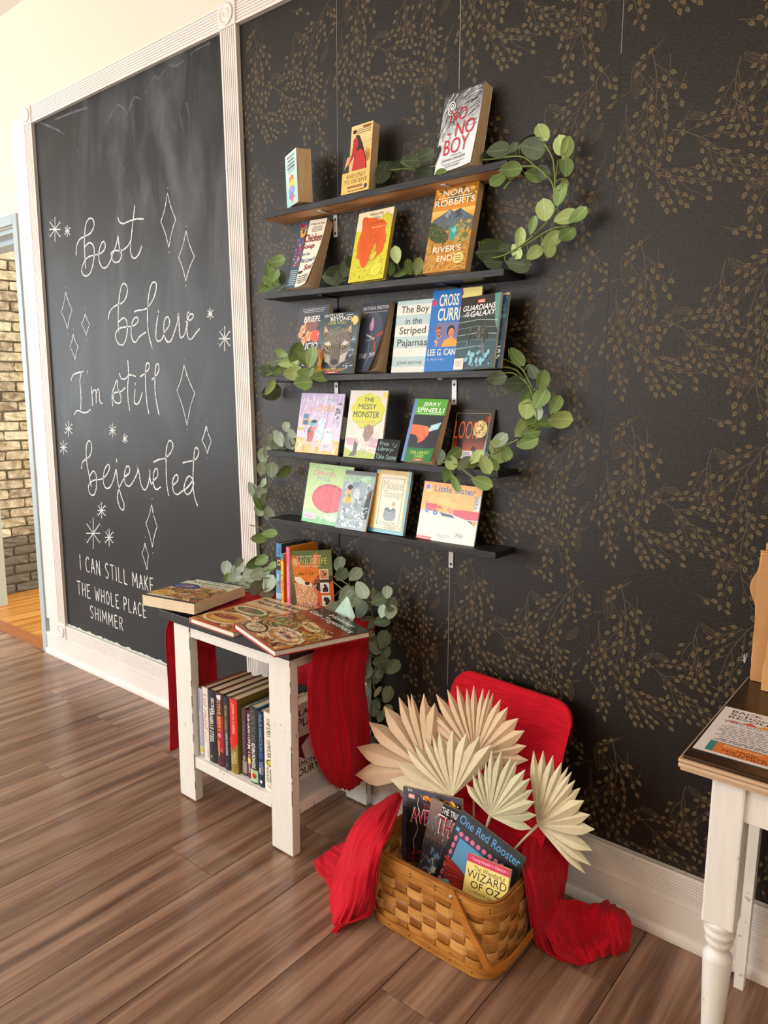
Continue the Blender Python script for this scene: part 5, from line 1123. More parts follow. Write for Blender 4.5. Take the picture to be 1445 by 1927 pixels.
def S_temp(a): a.text('THE LAST TEMPLAR', .06, .30, .57, .72, '#17130f', .025); a.ell(.635, .5, .045, .30, '#3a3c1c'); a.ell(.635, .5, .032, .2, '#c9cf2c'); a.text('RAYMOND', .72, .50, .88, .76, '#17130f', .02); a.text('KHOURY', .70, .18, .90, .46, '#17130f', .02); a.text('EP', .93, .3, .96, .7, '#17130f')
SB = [(-2.020, .026, .252, '#a9b1c4', S_slate, 'pale slate-blue library novel at the left end of the lower shelf row', '#6d6b4e'),
      (-1.993, .030, .262, '#e9e2d8', S_white, 'white novel with slanted red handwriting on its spine', '#a83a34'),
      (-1.962, .040, .262, '#17161a', S_black, 'thick black novel with tall white serif lettering on its spine', '#17161a'),
      (-1.921, .038, .262, '#4d1520', S_berry, 'dark maroon novel with yellow author name and small rosette', '#7c1a24'),
      (-1.882, .033, .262, '#15161a', S_nine, 'slim black novel with gold and silver narrow capitals', '#15161a'),
      (-1.848, .038, .262, '#d8281e', S_car, 'bright red and olive novel with pale capitals on its spine', '#7c6a26'),
      (-1.805, .025, .238, '#4a3a42', S_dk, 'shorter grey-brown novel with faint white script', '#3a2c34'),
      (-1.778, .028, .236, '#5e1f30', S_graft, 'burgundy novel with white capitals and yellow sticker', '#5e1f30'),
      (-1.748, .036, .262, '#2b2a2b', S_yel, 'black novel with blue back edge, green label and red dot', '#3f87ac'),
      (-1.708, .026, .258, '#16243f', S_phil, 'navy novel with pale blue capitals beside the white thriller', '#16243f'),
      (-1.679, .052, .264, '#ece4d2', S_temp, 'thick cream novel with black capitals and a dark red star', '#ece4d2')]
for i, (x, T, h, base, fn, lab, side) in enumerate(SB):
    ca = None; z = .170; x *= .9825; T *= .98; h *= .982; x += .0115
    if i == len(SB)-1:
        ca = Art(.205, h, '#ece4d2'); st = []
        for k in range(10): rr_ = .30 if k % 2 == 0 else .12; st.append((.40+rr_*cos(radians(90+36*k))*1.3, .48+rr_*sin(radians(90+36*k))*.95))
        ca.poly(st, '#7a1620'); ca.text('THE LAST', .08, .84, .92, .92, '#17130f', .02); ca.text('TEMPLAR', .06, .70, .94, .81, '#17130f', .025); ca.text('RAYMOND', .30, .17, .94, .24, '#17130f', .02); ca.text('KHOURY', .22, .05, .94, .15, '#17130f', .025)
    spine_book('hardback_book', lab, GB, x, -.394+(.012 if i in (6, 7) else 0), z, T-.001, h, .20-.008*(i % 3), base, fn, side=side, cover_art=ca, mat='print_gloss' if i in (0, 7, 8) else 'print')
# ---- three cookbooks lying on the table
def flat_book(name, label, P, z, T, art, pages, cover_c, back_c, hard=True):
    """P: TL, TR, BR, BL corners (x, y) of the upper face"""
    TL, TR, BR, BL = [Vector((p[0], p[1], 0)) for p in P]
    e = ((TR-TL)+(BR-BL)); w_ = e.length/2; e.normalize(); h_ = ((TL-BL)+(TR-BR)).length/2; n = Vector((-e.y, e.x, 0)); c = (TL+TR+BR+BL)/4; o = c-e*w_/2-n*h_/2
    mt = Matrix(((e.x, 0, n.x, o.x), (e.y, 0, n.y, o.y), (0, -1, 0, z+T), (0, 0, 0, 1)))
    # local: x right, y down into the book, z up the page
    return face_book(name, label, (0, 0, 0, w_, h_, 0, 0, 0), T, art(w_, h_), None, pages=pages, spine=cover_c, back=back_c, mat='print_gloss', hard=hard, mtx=mt)
food = ['#b5762e', '#d9a450', '#8a4a22', '#e6c27a', '#6c7a34', '#a83a24', '#3e5a2c', '#f0d9a4']
def A_veg(w, h):
    a = Art(w, h, '#e6e0c6'); a.rect(0, 0, 1, .66, '#ba7f3c'); a.blobs(0, 0, 1, .66, 130, food, .12, 3)
    a.rect(0, .86, 1, 1, '#2f3c44'); a.rect(.08, .66, 1, .95, '#e9e2c4'); a.lines(.3, .88, .9, .93, 1, '#3f6fa0', .5)
    a.text('Vegetarian', .12, .76, .96, .88, '#2f6b3c', .016); a.text('Cooking', .42, .66, .92, .76, '#2c2a26', .008)
    a.ell(.22, .60, .26, .13, '#26406e'); a.ell(.22, .60, .20, .09, '#3f5f98'); a.poly([(.08, .58), (.30, .68), (.36, .60)], '#a83a24'); a.poly([(.10, .58), (.30, .66), (.35, .61)], '#d88a6a')
    a.ell(.62, .32, .34, .18, '#5a3418'); a.ell(.62, .32, .30, .155, '#c98a3c'); a.blobs(.38, .20, .86, .46, 60, food, .07, 5); a.ell(.18, .22, .2, .12, '#e3b64a'); a.blobs(.04, .1, .34, .32, 30, ['#f0cf6a', '#d9a43c', '#c98a2c'], .06, 7)
    a.strokes(.04, .08, .94, .58, 220, food, .05, .014, 20, 31, 80)
    a.rect(0, 0, 1, .05, '#2a2624'); a.rect(.02, .05, .55, .10, '#e9dcc0'); a.base = '#efe6cc'; return a
def A_fav(w, h):
    a = Art(w, h, '#c97a4a'); a.grad(0, 0, 1, .7, '#b8562c', '#d99a5e'); a.rect(0, .70, 1, 1, '#e2c49a'); a.blobs(0, 0, 1, .70, 150, food+['#d8773c', '#c8552c'], .14, 12); a.strokes(.03, .03, .95, .66, 260, food+['#d8773c'], .05, .013, 20, 35, 85)
    a.text('Favorite Brand', .08, .87, .96, .95, '#2a241c', .014); a.text('Name Recipes', .10, .76, .92, .85, '#2a241c', .014)
    a.ell(.40, .55, .34, .10, '#e9d5a8'); a.ell(.40, .55, .28, .07, '#5c6a2c'); a.blobs(.2, .49, .62, .62, 40, ['#6c7a34', '#8fa24a', '#3e5a2c', '#b8452c'], .06, 5)
    a.ell(.42, .24, .42, .17, '#ecd9b0', 8); a.ell(.42, .24, .38, .14, '#cf9444', 8); a.ell(.45, .22, .30, .08, '#e3b05c', 8); a.ell(.38, .26, .26, .05, '#9a3f24', 8); a.strokes(.2, .18, .7, .3, 60, ['#f0cf86', '#b8702c', '#8a3a20'], .08, .012, 12, 6); a.base = '#c98a60'; return a
def A_hol(w, h):
    a = Art(w, h, '#241c1c'); a.rect(0, 0, 1, .74, '#b06a34'); a.rect(.05, .48, 1, .80, '#8c2c18'); a.blobs(0, 0, 1, .66, 260, food+['#5a2a18', '#7c3a20'], .13, 21)
    a.rect(0, .78, 1, 1, '#211b1d'); a.rect(.0, .70, .45, .80, '#8c2c18')
    a.text('Holiday', .30, .885, .80, .965, '#f3eee4', .012, .15); a.text('Get-Togethers', .06, .775, .94, .87, '#f3eee4', .012, .15); a.lines(.30, .60, .80, .68, 3, '#d98a3c', .4)
    a.ell(.30, .42, .25, .15, '#c9b48c', -15); a.ell(.30, .42, .22, .13, '#5b6b34', -15); a.blobs(.12, .3, .48, .54, 90, ['#3e5a2c', '#7c8a3c', '#a8b85a', '#c9632c'], .05, 3)
    a.ell(.24, .62, .22, .10, '#6a3a20'); a.blobs(.05, .54, .44, .70, 40, ['#8a5228', '#5a2c14', '#a86a34'], .09, 8); a.ell(.56, .58, .2, .07, '#ead9b4', -8); a.blobs(.42, .54, .7, .62, 26, ['#6c8a34', '#c9c26a', '#8a3a24'], .06, 11)
    a.ell(.66, .26, .30, .15, '#efe2c8'); a.ell(.66, .25, .26, .12, '#c98a44'); a.ell(.66, .27, .22, .085, '#ecd7b0'); a.blobs(.52, .22, .8, .32, 40, ['#7c3340', '#a84a54', '#5a2030'], .035, 13)
    a.ell(.86, .44, .13, .09, '#b58440'); a.blobs(.76, .38, .96, .5, 24, ['#8a6a2c', '#c9a050', '#6c5424'], .05, 14)
    a.strokes(.03, .05, .95, .66, 420, food+['#7c3a20', '#efe0c0'], .05, .013, 20, 33, 85)
    a.ell(.26, .13, .19, .10, '#5a2416'); a.ell(.26, .13, .165, .08, '#d8bd8a'); a.blobs(.12, .07, .40, .19, 80, ['#2a1a10', '#f0dfb4', '#b58a50', '#7c5a30'], .026, 15)
    a.base = '#8f2020'; return a
flat_book('cookbook', 'thick cream-edged cookbook with green title lying at the left of the side table', [(-2.196, -.224), (-1.975, -.178), (-1.914, -.433), (-2.144, -.477)], TZ+.0165, .036, A_veg, 'pages_cream', '#d8cba8', '#b9a98c', False)
flat_book('cookbook', 'cookbook with sandwich photo and pale title band, under the dark-headed one', [(-1.901, -.150), (-1.690, -.149), (-1.657, -.474), (-1.893, -.463)], TZ+.001, .018, A_fav, 'pages_white', '#d8a47c', '#8c3a2c')
flat_book('cookbook', 'red-backed cookbook with white script title overlapping the sandwich cookbook', [(-1.631, -.150), (-1.365, -.235), (-1.391, -.543), (-1.677, -.455)], TZ+.0195, .019, A_hol, 'pages_white', '#a81c24', '#a81c24')
# ---- books standing on the table
def S_blue(a): a.grad(.0, 0, 1, 1, '#3f86b8', '#3f86b8'); a.text('HUNTER', .06, .3, .19, .7, '#17324c', .01); a.rect(.22, 0, .44, 1, '#16181c'); a.rect(.27, .3, .36, .85, '#e0a83c'); a.rect(.29, .4, .34, .75, '#2a2420'); a.rect(.44, 0, 1, 1, '#5f9cc4'); a.lines(.48, .38, .78, .58, 1, '#f0e4c8', .8); a.blobs(.6, .05, .8, .95, 20, ['#5a4634', '#8a7a5c'], .05, 3); a.rect(.82, 0, .92, 1, '#bcd6e4')
def S_rules(a): a.rect(.10, 0, 1, 1, '#e87a24'); a.rect(.14, .1, .44, .9, '#f0d81c')
def S_pink(a): a.rect(0, 0, 1, .18, '#d8222c'); a.text('Two Princesses', .30, .40, .58, .74, '#fbf0f4', .01); a.text('Second Edition', .62, .40, .84, .74, '#fbf0f4', .01); a.lines(.1, .4, .26, .7, 1, '#a84a78', .5)
GT = None
zb = TZ+.002
def upright(label, px, py, Y, T, h, d, base, fn, side, yaw=0.0, lean=0.0, z=zb, ca=None, hard=True, pages='pages_cream'):
    p = ony(px, py, Y); return spine_book('upright_book', label, GT, p.x, Y, z, T, h, d, base, fn, side=side, yaw=yaw, lean=lean, cover_art=ca, hard=hard, pages=pages)
upright('tall blue book with a landscape spine, leftmost of the upright books on the side table', 519, 1129, -.135, .026, .214, .118, '#3f86b8', S_blue, '#1f3f52', lean=-.03, z=TZ+.0015)
b2 = upright('slim orange book with big yellow capitals running down its spine', 530.5, 1131, -.150, .014, .186, .12, '#e87a24', S_rules, '#e87a24', z=TZ+.0015, hard=False)
a = Art(.02, .186, '#e87a24')
ra = Art(.0135, .186, '#e87a24'); ra.rect(0, .90, 1, 1, '#2f8fa0')
for i, ch in enumerate('RULES'): ra.text(ch, .15, .50-.11*i, .85, .58-.11*i, ['#f4e21c', '#c8e02c', '#f4e21c', '#e8e62c', '#f4e21c'][i], .04)
ra.rect(.1, .62, .9, .86, '#f0d81c'); ra.rect(.35, .65, .65, .83, '#d8a018')
ra.build('spine_lettering', M['print'], b2, lambda X, Z, l: (X+.0002, -.003-l, Z))
upright('pink-spined book with an orange cover standing behind the fox cover', 539.5, 1134, -.150, .018, .213, .130, '#e46a9c', S_pink, '#e08a1c', yaw=-.04, z=TZ+.0015, pages='pages_white')
def A_fox(w, h):
    a = Art(w, h, '#5d6b3c'); a.grad(0, .55, 1, 1, '#6d7748', '#59683c'); a.grad(0, 0, 1, .55, '#4a4230', '#5d6340')
    a.poly([(.42, .36), (.60, .50), (.82, .52), (1, .50), (1, 0), (.40, 0)], '#c85a24'); a.poly([(.55, .42), (.62, .60), (.75, .58), (.92, .56), (1, .56), (1, .48), (.88, .40), (.70, .30), (.58, .32)], '#3c2a22')
    a.poly([(.06, .93), (.04, .80), (.08, .66), (.24, .70), (.30, .78), (.18, .92)], '#c8682c'); a.poly([(.09, .88), (.08, .76), (.13, .69), (.23, .75), (.17, .87)], '#e0a888')
    a.poly([(.64, .97), (.56, .88), (.48, .75), (.62, .68), (.70, .74), (.72, .90)], '#c8682c'); a.poly([(.63, .92), (.56, .84), (.54, .76), (.66, .74), (.68, .86)], '#d89a78')
    a.poly([(.10, .72), (.22, .76), (.38, .76), (.52, .76), (.66, .70), (.70, .60), (.60, .52), (.52, .44), (.44, .40), (.34, .40), (.24, .44), (.12, .54), (.08, .64)], '#dd7830')
    fx = ['#e8873a', '#cf6524', '#f0a058', '#b8541c', '#e27a30']
    a.strokes(.08, .44, .68, .76, 320, fx, .06, .012, lambda x, y: math.degrees(math.atan2(y-.4, x-.38)), 4)
    a.poly([(.10, .55), (.24, .56), (.34, .48), (.34, .41), (.22, .42), (.12, .49)], '#f0dcc4'); a.poly([(.34, .44), (.50, .44), (.50, .38), (.42, .35), (.34, .38)], '#f4e8d8')
    a.poly([(.10, .46), (.30, .42), (.50, .38), (.62, .20), (.58, 0), (.14, 0), (.12, .2)], '#d89a6c'); a.strokes(.12, .02, .62, .42, 340, ['#e9c4a0', '#f4e2cc', '#c98452', '#b86a38', '#dba87c'], .08, .014, 265, 6, 30)
    for ex, ey in ((.27, .605), (.50, .605)): a.ell(ex, ey, .055, .022, '#4a2410'); a.ell(ex, ey, .034, .018, '#d89a2c'); a.ell(ex, ey, .012, .014, '#120a06')
    a.ell(.40, .44, .055, .030, '#171210'); a.ell(.39, .45, .018, .008, '#5a524c')
    a.blobs(.04, .0, .98, .12, 120, ['#b8627c', '#7c8a4c', '#d890a0', '#4c5a30', '#8c3a50'], .035, 8); a.blobs(.85, .02, .98, .22, 30, ['#b8627c', '#5c3a48', '#d890a0'], .03, 9)
    a.text('A FIELD GUIDE TO THE', .18, .885, .76, .915, '#efe6cc', .004); a.text('WILDLIFE', .20, .765, .90, .865, '#cfc47c', .004); a.text('OF NORTH AMERICA', .24, .715, .74, .745, '#efe6cc', .004)
    for (x0, y0), c1, c2 in (((.70, .50), '#c98a60', '#3a2c24'), ((.70, .27), '#cfc8c8', '#1c1818'), ((.72, .05), '#c3cfc0', '#2a201c')):
        a.rect(x0, y0, x0+.205, y0+.175, '#e9dfd0'); a.rect(x0+.012, y0+.012, x0+.193, y0+.163, c1)
        if y0 > .4: a.poly([(x0+.02, y0+.10), (x0+.10, y0+.06), (x0+.19, y0+.03), (x0+.19, y0+.015), (x0+.02, y0+.015)], '#b8764c'); a.line([(x0+.06, y0+.15), (x0+.12, y0+.10), (x0+.18, y0+.11)], .02, c2); a.ell(x0+.12, y0+.08, .03, .018, c2)
        elif y0 > .2: a.poly([(x0+.05, y0+.015), (x0+.06, y0+.08), (x0+.09, y0+.12), (x0+.15, y0+.12), (x0+.18, y0+.07), (x0+.18, y0+.015)], c2); a.ell(x0+.11, y0+.13, .03, .02, c2); a.ell(x0+.08, y0+.10, .012, .01, '#e9e4e0')
        else: a.poly([(x0+.03, y0+.1), (x0+.06, y0+.15), (x0+.15, y0+.14), (x0+.185, y0+.09), (x0+.185, y0+.015), (x0+.07, y0+.015), (x0+.08, y0+.07)], c2)
    a.base = '#6d7748'; return a
P = [-1.752, -.158, TZ+.004, .147, .194, .102, .46, -.09]
face_book('upright_book', 'wildlife guide with an orange fox face on its green cover', P, .013, A_fox(.151, .198), None, pages='pages_white', spine='#7f9152', back='#7f9152', mat='print_gloss')
# ------------------------------------------------------------------ cloth surfaces
from mathutils import noise as mnoise
def surf(name, rows, mat, parent, nu=40, nv=60, amp=.006, fu=14, thick=.0016, seed=0, hem=.0, along='v'):
    R_ = [[Vector(p) for p in r_] for r_ in rows]
    pts = []
    for j in range(nv+1):
        v = j/nv
        col = [catmull([r_[i] for r_ in R_], v) for i in range(len(R_[0]))]
        pts.append([catmull(col, i/nu) for i in range(nu+1)])
    N_ = []
    for j in range(nv+1):
        rn = []
        for i in range(nu+1):
            a = pts[j][min(i+1, nu)]-pts[j][max(i-1, 0)]; b = pts[min(j+1, nv)][i]-pts[max(j-1, 0)][i]; n = a.cross(b)
            rn.append(n.normalized() if n.length > 1e-9 else Vector((0, -1, 0)))
        N_.append(rn)
    vs = []; uv = []
    for j in range(nv+1):
        for i in range(nu+1):
            u, v = i/nu, j/nv
            s_, t_ = (u, v) if along == 'v' else (v, u)
            d = (mnoise.noise(Vector((s_*fu, t_*2.0, seed)))+.5*mnoise.noise(Vector((s_*fu*2.7, t_*4.0, seed+9)))+.25*mnoise.noise(Vector((s_*fu*6, t_*10, seed+19))))*amp
            p = pts[j][i]+N_[j][i]*d
            if hem and (j == nv): p.z += mnoise.noise(Vector((u*22, 3.1, seed)))*hem
            vs.append(p); uv.append((s_, t_))
    me = bpy.data.meshes.new(name); fs = [(j*(nu+1)+i, j*(nu+1)+i+1, (j+1)*(nu+1)+i+1, (j+1)*(nu+1)+i) for j in range(nv) for i in range(nu)]
    me.from_pydata([tuple(p) for p in vs], [], fs); me.materials.append(mat)
    ul = me.uv_layers.new(name='UVMap'); 
    ul.data.foreach_set('uv', [c for l in me.loops for c in uv[l.vertex_index]])
    me.polygons.foreach_set('use_smooth', [True]*len(fs)); me.update()
    o = link(name, me, parent)
    md = o.modifiers.new('thickness', 'SOLIDIFY'); md.thickness = thick; md.offset = 0
    return o
run = thing('red_gauze_runner', 'crinkled red gauze runner draped over the side table and hanging down its sides', 'cloth', (-1.78, -.2, TZ+.002))
def px3(l, Y): return [ony(x, y, Y) for x, y in l]
def X3(l, X): return [onx(x, y, X) for x, y in l]
# right hanging panel, outside the table's right side
rows = [[(-1.4705, -.345, .678), (-1.4705, -.25, .678), (-1.4705, -.15, .678), (-1.4705, -.06, .678)],
        [(-1.462, -.345, .672), (-1.460, -.25, .674), (-1.462, -.15, .674), (-1.462, -.055, .672)]]
for xs in ([(580, 1290), (615, 1280), (650, 1270), (688, 1262)], [(580, 1350), (618, 1345), (655, 1340), (692, 1325)], [(585, 1400), (620, 1400), (660, 1398), (694, 1385)], [(602, 1444), (630, 1450), (662, 1450), (694, 1435)], [(622, 1474), (642, 1484), (665, 1484), (690, 1462)]):
    rows.append([onx(x, y, -1.452-.004*sin(i*2.1)) for i, (x, y) in enumerate(xs)])
surf('hanging_panel', rows, M['cloth'], run, 46, 70, .010, 9, seed=1, hem=.012)
rows = [[(-2.116, -.20, .677), (-2.116, -.30, .677), (-2.116, -.36, .677)]]
for z in (.60, .48, .36, .24, .15): rows.append([(-2.124, -.20+.02*(.6-z), z), (-2.121, -.30, z), (-2.122, -.405-.02*(.6-z), z-.01)])
surf('hanging_panel', rows, M['cloth'], run, 24, 50, .006, 6, seed=4, hem=.02)
rows = [[(-2.0, -.0105, .66), (-1.87, -.0105, .66), (-1.745, -.0105, .66)]]
for z in (.60, .50, .42, .34): rows.append([(-2.0, -.022, z), (-1.87, -.020, z), (-1.74-.02*(.6-z), -.022, z)])
surf('hanging_panel', rows, M['cloth'], run, 40, 40, .003, 12, seed=7, thick=.001)
rows = [[(-2.113+.6415*i/5, -.345+.285*j/4, TZ+.0012+.0006*((i+j) % 2)) for i in range(6)] for j in range(5)]
surf('top_panel', rows, M['cloth'], run, 50, 30, .0009, 10, seed=9, thick=.0008)
# ------------------------------------------------------------------ picnic basket
BX0, BX1, BY0, BY1, BH = -1.160, -.778, -.450, -.235, .214
bk = thing('picnic_basket', 'honey-coloured woven splint picnic basket with open red-covered lid', 'basket', ((BX0+BX1)/2, (BY0+BY1)/2, 0))
def perim(s, z, off=0.0, rad=.055):
    """point on the rounded rectangle of the basket wall at fraction s, height z"""
    fl = (z/BH)*.010
    x0, x1, y0, y1 = BX0-fl-off, BX1+fl+off, BY0-fl-off, BY1+fl+off; r_ = rad+off
    w_, d_ = x1-x0-2*r_, y1-y0-2*r_; q = pi*r_/2
    L = 2*w_+2*d_+4*q; t = (s % 1)*L
    if t < w_: return Vector((x0+r_+t, y0, z))
    t -= w_
    if t < q: a = -pi/2+t/r_; return Vector((x1-r_+cos(a)*r_, y0+r_+sin(a)*r_, z))
    t -= q
    if t < d_: return Vector((x1, y0+r_+t, z))
    t -= d_
    if t < q: a = t/r_; return Vector((x1-r_+cos(a)*r_, y1-r_+sin(a)*r_, z))
    t -= q
    if t < w_: return Vector((x1-r_-t, y1, z))
    t -= w_
    if t < q: a = pi/2+t/r_; return Vector((x0+r_+cos(a)*r_, y1-r_+sin(a)*r_, z))
    t -= q
    if t < d_: return Vector((x0, y1-r_-t, z))
    t -= d_
    a = pi+t/r_; return Vector((x0+r_+cos(a)*r_, y0+r_+sin(a)*r_, z))
NC = 26; NR = 6; A_ = .0032
z_lo, z_hi = .020, .182; rh = (z_hi-z_lo)/NR
def band(name, z0, z1, offn, mat, n=156, th=.0022, parent=bk, s0=0.0, s1=1.0, skew=0.0):
    m = MB(); vs = []
    for k in range(n+1 if s1-s0 < 1 else n):
        s = s0+(s1-s0)*k/n; o = offn(s)
        for z, oo in ((z0, o), (z1, o), (z1, o-th), (z0, o-th)): vs.append(perim(s, z, oo))
    cnt = len(vs)//4; fs = []
    for k in range(n):
        a = 4*k; b = 4*((k+1) % cnt)
        for j in range(4): fs.append((a+j, a+(j+1) % 4, b+(j+1) % 4, b+j))
    m.add(vs, fs, 0, False); return m.build(name, mat, parent)
for r_ in range(NR):
    z0 = z_lo+r_*rh
    band('weaver_splint', z0+.0012, z0+rh-.0012, lambda s, r_=r_: A_*.9*(1 if sin(pi*(s*NC+r_)) > 0 else -1)*abs(sin(pi*(s*NC+r_)))**.55+.001, M['splint'])
for c in range(NC):
    m = MB(); s0 = (c+.10)/NC; s1 = (c+.90)/NC; n = 36; vs = []
    for k in range(n+1):
        z = .004+(.19-.004)*k/n; r_ = (z-z_lo)/rh; ph = sin(pi*r_) * (1 if (c % 2) else -1)
        sg = sin(pi*(min(max(r_, 0), NR-.001) % 2)); o = -A_*.9*(1 if c % 2 == 0 else -1)*(1 if sg >= 0 else -1)*abs(sg)**.5
        for j in range(4): vs.append(perim(s0+(s1-s0)*j/3, z, o))
        for j in range(3, -1, -1): vs.append(perim(s0+(s1-s0)*j/3, z, o-.0016))
    fs = []
    for k in range(n):
        for j in range(8): a = 8*k; fs.append((a+j, a+(j+1) % 8, a+8+(j+1) % 8, a+8+j))
    m.add(vs, fs); m.build('upright_splint', M['splint_d'], bk)
band('rim_band', .176, BH, lambda s: .0062, M['splint'], th=.003)
band('inner_rim_band', .182, BH+.002, lambda s: -.0035, M['splint_d'], th=.003)
band('rim_cap', BH-.010, BH+.003, lambda s: .0015, M['splint_d'], th=.004)
band('base_band', .002, .028, lambda s: .0062, M['splint'], th=.003)
m = MB(); m.box((BX0+.02, BY0+.02, .003), (BX1-.02, BY1-.02, .009)); m.build('basket_floor', M['splint_d'], bk)
for zz, n in ((.196, 16), (.015, 18)):
    for k in range(n):
        m = MB(); 
        for dz in ((.005, -.005) if zz > .1 else (0,)):
            p = perim((k+.4)/n, zz+dz, .0062); q = perim((k+.4)/n, zz+dz, .0076); d = (q-p).normalized()
            m.tube([p, q], .0016, 6)
        o = m.build('nail', M['nail'], bk)
        if zz > .1: o['kind'] = 'stuff'
def strap(name, path, wd, th, mat, parent, axis):
    m = MB(); P = [Vector(p) for p in path]; n = (len(P)-1)*8; Q = [catmull(P, i/n) for i in range(n+1)]; vs = []
    for i, p in enumerate(Q):
        d = (Q[min(i+1, n)]-Q[max(i-1, 0)]).normalized(); nx = Vector(axis(i/n)) if callable(axis) else Vector(axis)
        a = d.cross(nx).normalized(); b = a.cross(d).normalized()
        for u, v in ((-.5, -.5), (.5, -.5), (.5, .5), (-.5, .5)): vs.append(p+a*wd*u+b*th*v)
    fs = [(4*i+j, 4*i+(j+1) % 4, 4*i+4+(j+1) % 4, 4*i+4+j) for i in range(n) for j in range(4)]+[(3, 2, 1, 0), (4*n, 4*n+1, 4*n+2, 4*n+3)]
    m.add(vs, fs); return m.build(name, mat, parent)
pv = ony(847.5, 1681, -.471); b1 = ony(885, 1755, -.471); b2_ = ony(909, 1795, -.472)
path = [(pv.x-.003, -.470, pv.z+.008), (b1.x, -.472, b1.z), (b2_.x-.008, -.474, b2_.z+.006), (-.772, -.462, .060), (-.752, -.425, .056), (-.746, -.36, .062), (-.747, -.30, .066), (-.755, -.235, .064), (-.785, -.212, .075), (-.90, -.210, .14), (pv.x, -.212, pv.z+.008)]
def hax(t): return (0, 1, 0) if t < .28 else ((1, 0, 0) if .36 < t < .66 else ((.7, .7, 0) if t <= .36 else (0, 1, 0)))
h = strap('swing_handle', path, .021, .005, M['handle'], bk, lambda t: (Vector((0, -1, 0)).lerp(Vector((1, 0, 0)), unit(.24, .40, t)) if t < .5 else Vector((1, 0, 0)).lerp(Vector((0, 1, 0)), unit(.62, .76, t))))
m = MB(); m.tube([(pv.x+.003, -.466, pv.z-.006), (pv.x+.003, -.4765, pv.z-.006)], .0042, 10); m.build('rivet', M['grey_metal'], h)
p2 = ony(713, 1609, -.468)
path = [(p2.x, -.467, p2.z+.010), (p2.x-.008, -.468, p2.z-.04), (p2.x-.015, -.462, .10), (p2.x-.022, -.44, .07), (p2.x-.024, -.34, .07), (p2.x-.020, -.24, .08), (p2.x+.01, -.212, .13)]
h2 = strap('swing_handle', path, .024, .005, M['splint_d'], bk, lambda t: (Vector((0, -1, 0)).lerp(Vector((-1, 0, 0)), unit(.2, .5, t)) if t < .6 else Vector((-1, 0, 0)).lerp(Vector((0, 1, 0)), unit(.7, .9, t))))
m = MB(); m.tube([(p2.x, -.462, p2.z), (p2.x, -.4735, p2.z)], .0045, 10); m.build('rivet', M['grey_metal'], h2)
# lid standing open behind the basket, leaning back towards the wall
LP = Vector((0, -.232, .205)); LN = Vector((1, 0, 0)).cross(Vector((0, .175, .36))).normalized()
def lidp(x, y, off=0.0): return onp(x, y, LP-LN*off if LN.y > 0 else LP+LN*off, LN)
sil = [(760, 1500), (775, 1440), (800, 1370), (822, 1318), (834, 1294), (852, 1278), (890, 1271), (932, 1275), (985, 1292), (1040, 1318), (1072, 1336), (1090, 1358), (1099, 1395), (1096, 1440), (1088, 1500), (1080, 1560)]
LT = [lidp(*p) for p in sil]
lx0 = min(p.x for p in LT); lx1 = max(p.x for p in LT); lt = max(p.z for p in LT)
uL = Vector((0, .175, .36)).normalized()
def lid_pt(a, b, off=0.0): # a: x metres, b: metres up the lid
    return Vector((a, LP.y, LP.z))+uL*b-Vector((0, uL.z, -uL.y))*off
LW0, LW1 = -1.152, -.768; LH = (lt-LP.z)/uL.z
def round_rect(w0, w1, h0, h1, r_, n=8):
    P = [(w0, h0), (w1, h0)]
    for k in range(n+1): a = pi/2*k/n; P.append((w1-r_+cos(a)*r_, h1-r_+sin(a)*r_))
    for k in range(n+1): a = pi/2+pi/2*k/n; P.append((w0+r_+cos(a)*r_, h1-r_+sin(a)*r_))
    return P
RR = round_rect(LW0+.012, LW1-.012, 0, LH-.014, .055)
m = MB(); n = len(RR); m.add([lid_pt(x, b, 0) for x, b in RR]+[lid_pt(x, b, -.010) for x, b in RR], [tuple(range(n)), tuple(range(2*n-1, n-1, -1))]+[(i, n+i, n+(i+1) % n, (i+1) % n) for i in range(n)])
m.build('lid', M['splint_d'], bk)
# ------------------------------------------------------------------ red throw over lid and basket ends
th = thing('red_gauze_throw', 'crinkled bright red gauze throw covering the basket lid and spilling onto the floor', 'cloth', (-.95, -.25, .2))
def half(u): # boundary of the lid at fraction u across, returns max height there
    x = LW0+(LW1-LW0)*u; e = min(x-LW0, LW1-x); r_ = .06
    top = LH if e > r_ else LH-r_+math.sqrt(max(0, r_*r_-(r_-e)**2)); return x, top*(1-.035*u)
nu, nv = 70, 60; rowsg = []; 
me_v = []; uv = []
for j in range(nv+1):
    for i in range(nu+1):
        u = i/nu; x, tp = half(u); b = tp*(j/nv)
        d = mnoise.noise(Vector((u*3.0, b*46, 2)))*.0035+mnoise.noise(Vector((u*9, b*110, 7)))*.0014+mnoise.noise(Vector((u*4, b*9, 4)))*.004
        me_v.append(lid_pt(x, b, .0075+d)); uv.append((b*2.4, u))
wrap = len(me_v)
for i in range(nu+1):
    u = i/nu; x, tp = half(u); me_v.append(lid_pt(x, tp+.004, -.006)); uv.append((tp*2.4+.02, u))
for i in range(nu+1):
    u = i/nu; x, tp = half(u); me_v.append(lid_pt(x, tp-.05, -.013)); uv.append((tp*2.4+.1, u))
fs = [(j*(nu+1)+i, j*(nu+1)+i+1, (j+1)*(nu+1)+i+1, (j+1)*(nu+1)+i) for j in range(nv+2) for i in range(nu)]
me = bpy.data.meshes.new('lid_wrap'); me.from_pydata([tuple(v) for v in me_v], [], fs); me.materials.append(M['cloth']); ul = me.uv_layers.new(name='UVMap'); ul.data.foreach_set('uv', [c for l in me.loops for c in uv[l.vertex_index]]); me.polygons.foreach_set('use_smooth', [True]*len(fs)); me.update()
link('lid_wrap', me, th)
